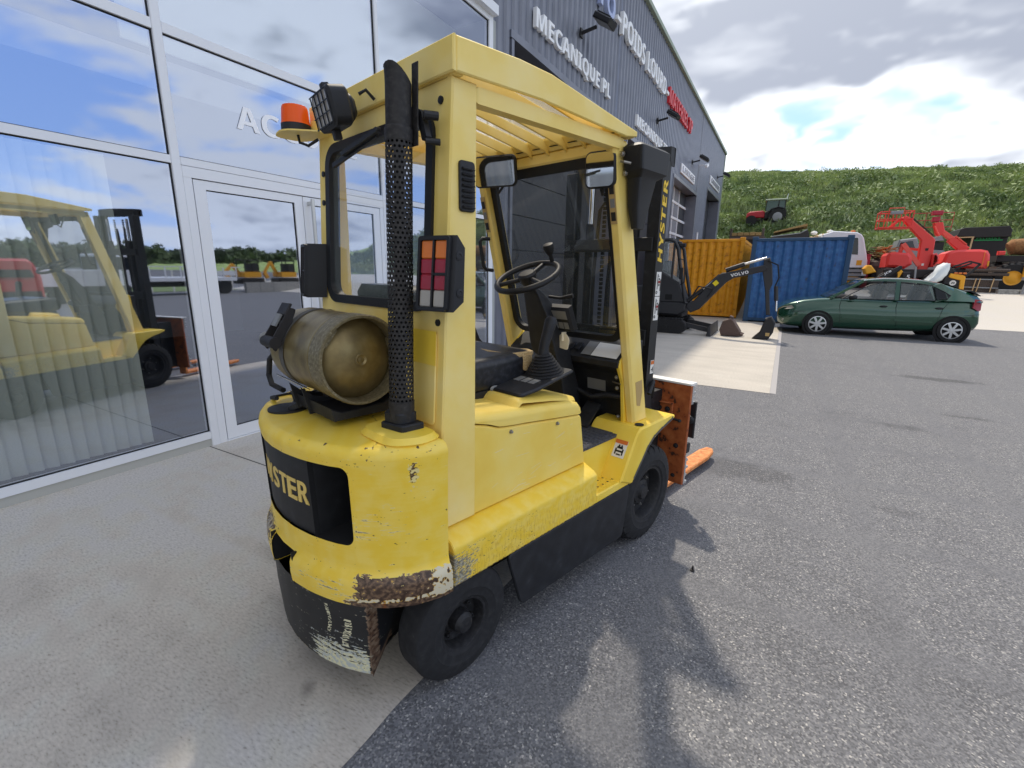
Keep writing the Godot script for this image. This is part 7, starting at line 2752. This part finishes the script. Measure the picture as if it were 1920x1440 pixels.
func tractor() -> void:
	var y0 := hill_h(-1.5, 42.2, false) - 0.1
	var o := thing("tractor", "red and green farm tractor half hidden in grass on the hillside", "tractor", P(-1.6, y0, 42.0))
	var b := MB.new()
	# local x to the right, nose to the left
	var k := func(q: Array) -> PackedVector2Array: return poly(q)
	b.front(k.call([-1.70, 0.55, -1.68, 0.85, -1.45, 0.98, -0.6, 1.02, -0.42, 0.9, -0.42, 0.5]), -0.4, 0.4, 0.06)
	part(o, "bonnet", b, "tractor_red", 40.0)
	b = MB.new()
	b.front(k.call([-0.45, 0.4, -0.45, 0.9, -0.2, 1.0, 0.95, 1.0, 0.95, 0.5]), -0.5, 0.5, 0.04)
	b.box(-1.5, 0.5, 0.3, 0.55, -0.25, 0.25)
	part(o, "chassis", b, "steel_dark")
	b = MB.new()
	for a in [-0.6, 0.56]:
		b.bar(P(-0.42, 0.95, a), P(-0.38, 1.68, a), 0.05, 0.05)
		b.bar(P(0.35, 1.0, a), P(0.42, 1.68, a), 0.06, 0.05)
		b.bar(P(0.85, 1.0, a), P(0.8, 1.68, a), 0.05, 0.05)
	part(o, "cab_frame", b, "car_black")
	b = MB.new()
	b.front(k.call([-0.42, 0.95, 0.38, 0.98, 0.4, 1.66, -0.38, 1.66]), -0.6, -0.58)
	b.front(k.call([0.42, 0.98, 0.82, 0.98, 0.8, 1.66, 0.44, 1.66]), -0.6, -0.58)
	b.front(k.call([-0.42, 0.95, 0.38, 0.98, 0.4, 1.66, -0.38, 1.66]), 0.58, 0.6)
	part(o, "cab_window", b, "green_glass")
	b = MB.new()
	b.box(-0.5, 0.95, 1.66, 1.78, -0.7, 0.7, 0.04)
	part(o, "cab_roof", b, "eaves_trim")
	for a in [-0.85, 0.55]:
		b = MB.new()
		b.cyl(P(0.42, 0.5, a), P(0.42, 0.5, a + 0.35), 0.58, 24)
		var t := part(o, "rear_wheel", b, "rubber", 40.0)
		b = MB.new()
		b.lathe([Vector2(0.32, 0.0), Vector2(0.25, 0.02), Vector2(0.0, 0.02)], 20, P(0.42, 0.5, a), Vector3(0, 0, 1))
		part(t, "rim", b, "steel_grey", 30.0)
		b = MB.new()
		b.tube([P(-0.25, 0.75, a + 0.17), P(-0.05, 1.05, a + 0.17), P(0.42, 1.18, a + 0.17), P(0.85, 1.05, a + 0.17)], 0.06, 6)
		part(o, "mudguard", b, "car_black")
		b = MB.new()
		b.cyl(P(-1.3, 0.3, a + 0.05), P(-1.3, 0.3, a + 0.28), 0.36, 20)
		part(o, "front_wheel", b, "rubber", 40.0)
	b = MB.new()
	b.bar(P(0.86, 1.7, -0.5), P(0.93, 2.1, -0.5), 0.05, 0.05)
	part(o, "exhaust_stack", b, "bag_white")


func make_behind() -> void:
	# what the glass mirrors: the far side of the yard
	var o := thing("flatbed_truck", "white flatbed truck with barred sides across the yard", "truck", P(20.0, 0, 14.5))
	var b := MB.new()
	# local: x away from the yard, a along
	b.box(0.0, 2.2, 0.75, 0.95, -2.2, 2.4, 0.02)
	part(o, "bed", b, "truck_white")
	for i in 7:
		b = MB.new()
		b.box(0.0, 0.04, 0.96, 1.5, -2.2 + i * 0.76, -2.14 + i * 0.76)
		b.box(0.0, 0.03, 1.05, 1.32, -2.14 + i * 0.76, -1.5 + i * 0.76) if i < 6 and i > 2 else b.box(0.0, 0.03, 1.5, 1.55, -2.14 + i * 0.7, -1.5 + i * 0.7)
		part(o, "side_panel", b, "truck_white")
	b = MB.new()
	b.box(0.1, 2.1, 0.5, 2.1, -4.2, -2.3, 0.08)
	part(o, "cab", b, "truck_white")
	b = MB.new()
	b.box(0.08, 0.1, 1.35, 1.95, -3.6, -2.6, 0.005)
	b.box(0.3, 1.9, 1.3, 1.95, -4.22, -4.2, 0.005)
	part(o, "cab_window", b, "dark_window")
	b = MB.new()
	for a in [-3.4, 1.0, 1.7]:
		b.cyl(P(0.1, 0.4, a), P(0.4, 0.4, a), 0.4, 18)
		b.cyl(P(1.8, 0.4, a), P(2.1, 0.4, a), 0.4, 18)
	b.box(0.3, 1.9, 0.45, 0.75, -4.0, 2.2)
	part(o, "wheels", b, "rubber", 40.0)
	o = thing("red_van", "red van parked across the yard, mirrored in the office glass", "van", P(15.0, 0, 5.9))
	b = MB.new()
	b.within(MB.SIDE, func(): b.prism(poly([-0.9, 0.35, -0.9, 1.1, -0.75, 1.6, -0.6, 1.75, 0.6, 1.75, 0.75, 1.6, 0.9, 1.1, 0.9, 0.35]), 0.2, 3.6, 0.08))
	part(o, "body", b, "tractor_red", 40.0)
	b = MB.new()
	b.quad(P(0.17, 1.1, -0.7), P(0.17, 1.1, 0.7), P(0.22, 1.55, 0.58), P(0.22, 1.55, -0.58))
	part(o, "windscreen", b, "dark_window")
	b = MB.new()
	for x in [0.7, 3.0]:
		for a in [-0.92, 0.7]:
			b.cyl(P(x, 0.33, a), P(x, 0.33, a + 0.22), 0.33, 16)
	b.box(0.17, 0.2, 0.35, 0.6, -0.8, 0.8, 0.005)
	part(o, "wheels", b, "rubber", 40.0)
	o = thing("white_box_trailer", "long white box trailer parked across the yard", "trailer", P(16.5, 0, 8.6))
	b = MB.new()
	b.box(0.0, 2.2, 0.7, 1.35, -1.6, 1.5, 0.02)
	part(o, "trailer_box", b, "truck_white")
	b = MB.new()
	for a in [-1.0, 0.9]:
		b.cyl(P(0.1, 0.32, a), P(0.35, 0.32, a), 0.32, 16)
	b.box(0.2, 2.0, 0.45, 0.7, -1.5, 1.4)
	part(o, "wheels", b, "rubber", 40.0)
	o = thing("retaining_wall", "low grey concrete retaining wall across the yard", "wall", P(20.0, 0, 21.0))
	for i in 8:
		b = MB.new()
		b.box(0.0, 0.25, 0.0, 0.62, -3.6 + i * 0.91, -2.7 + i * 0.91, 0.01)
		part(o, "wall_panel", b, "grey_block")
	for i in 2:
		o = thing("yellow_digger", ["yellow mini excavator with dark canopy on the low wall's far side", "second yellow mini excavator with its arm stretched, beside the canopied one"][i], "excavator", P(21.6, 0.0, 18.6 + 2.6 * i))
		b = MB.new()
		b.box(-0.5, 0.5, 0.9, 1.25, -0.6, 0.6, 0.05)
		b.bar(P(0, 1.1, -0.6), P(0, 1.7 + 0.2 * i, -1.0), 0.14, 0.18)
		b.bar(P(0, 1.7 + 0.2 * i, -1.0), P(0, 1.2, -1.5), 0.12, 0.16)
		b.bar(P(0, 1.2, -1.5), P(0, 0.85, -1.3), 0.2, 0.2)
		part(o, "machine_body", b, "loader_yellow")
		b = MB.new()
		b.box(-0.5, 0.5, 0.5, 0.85, -0.8, 0.8, 0.08)
		b.box(-0.45, 0.45, 1.25, 1.8, 0.0, 0.5, 0.05)
		b.box(-0.5, 0.5, 1.95, 2.02, -0.5, 0.5, 0.02)
		for a in [-0.45, 0.45]:
			b.bar(P(-0.45, 1.25, a), P(-0.45, 1.95, a), 0.05, 0.05)
			b.bar(P(0.45, 1.25, a), P(0.45, 1.95, a), 0.05, 0.05)
		part(o, "tracks_and_canopy", b, "steel_dark")
	o = thing("yard_fence", "pale post fence in front of the grass verge across the yard", "fence", P(24.0, 0, 14.0))
	for i in 16:
		b = MB.new()
		b.box(-0.04, 0.04, 0.0, 1.3, -6.0 + i * 1.2, -5.92 + i * 1.2)
		part(o, "fence_post", b, "label_white")
	b = MB.new()
	for y in [0.5, 0.9, 1.25]:
		b.box(-0.01, 0.01, y, y + 0.02, -6.0, 12.0)
	part(o, "fence_wire", b, "steel_grey")
	struct("grass_verge", sheet(axis([24.2, 4.0, 44.0, 40.0, 160.0]), axis([-60.0, 20.0, 33.0]), func(x: float, _a: float) -> float: return 0.02 + 1.2 * smooth(30.0, 160.0, x), func(_x: float, _a: float) -> Color: return Color(0.5, 0.52, 0.5)), "verge_grass")
	# woods on the skyline: one mass of leaf clumps
	var lb := MB.new()
	var rr := RandomNumberGenerator.new()
	rr.seed = 77
	for i in 46:
		var d := Vector3(rr.randf_range(-1, 1), rr.randf_range(-0.8, 1), rr.randf_range(-1, 1))
		d = d.normalized() * rr.randf_range(0.6, 1.0)
		var u := Vector3(rr.randf_range(-1, 1), rr.randf_range(-1, 1), rr.randf_range(-1, 1)).normalized() * 0.3
		var w := u.cross(d).normalized() * 0.25
		lb.tri(d - u, d + w, d + u)
		lb.tri(d - u, d + u, d - w)
	var gm: StandardMaterial3D = M["grass_blade"]
	var mm := MultiMesh.new()
	mm.transform_format = MultiMesh.TRANSFORM_3D
	mm.use_colors = true
	mm.mesh = lb.mesh(0.0)
	mm.instance_count = 3600
	for i in 3600:
		var g := rr.randf_range(-0.6, 1.45)
		var dist := rr.randf_range(95.0, 125.0)
		var x := cos(g) * dist
		var a := sin(g) * dist
		var hh := 3.2 + 1.4 * hn.get_noise_2d(g * 60.0, 3.0) + (rr.randf() - 0.3) * 1.2
		var s := rr.randf_range(0.9, 1.8)
		mm.set_instance_transform(i, Transform3D(Basis(Vector3.UP, rr.randf() * TAU).scaled(Vector3.ONE * s), P(x, 0.4 + rr.randf() * hh, a)))
		var t := rr.randf()
		mm.set_instance_color(i, Color(0.035, 0.06, 0.02).lerp(Color(0.10, 0.14, 0.05), t))
	var wo := MultiMeshInstance3D.new()
	wo.multimesh = mm
	wo.material_override = gm
	wo.name = "far_woodland"
	wo.set_meta("kind", "stuff")
	add_child(wo)
	tag(wo, "low dark wood along the skyline across the yard, seen in the glass", "woodland")
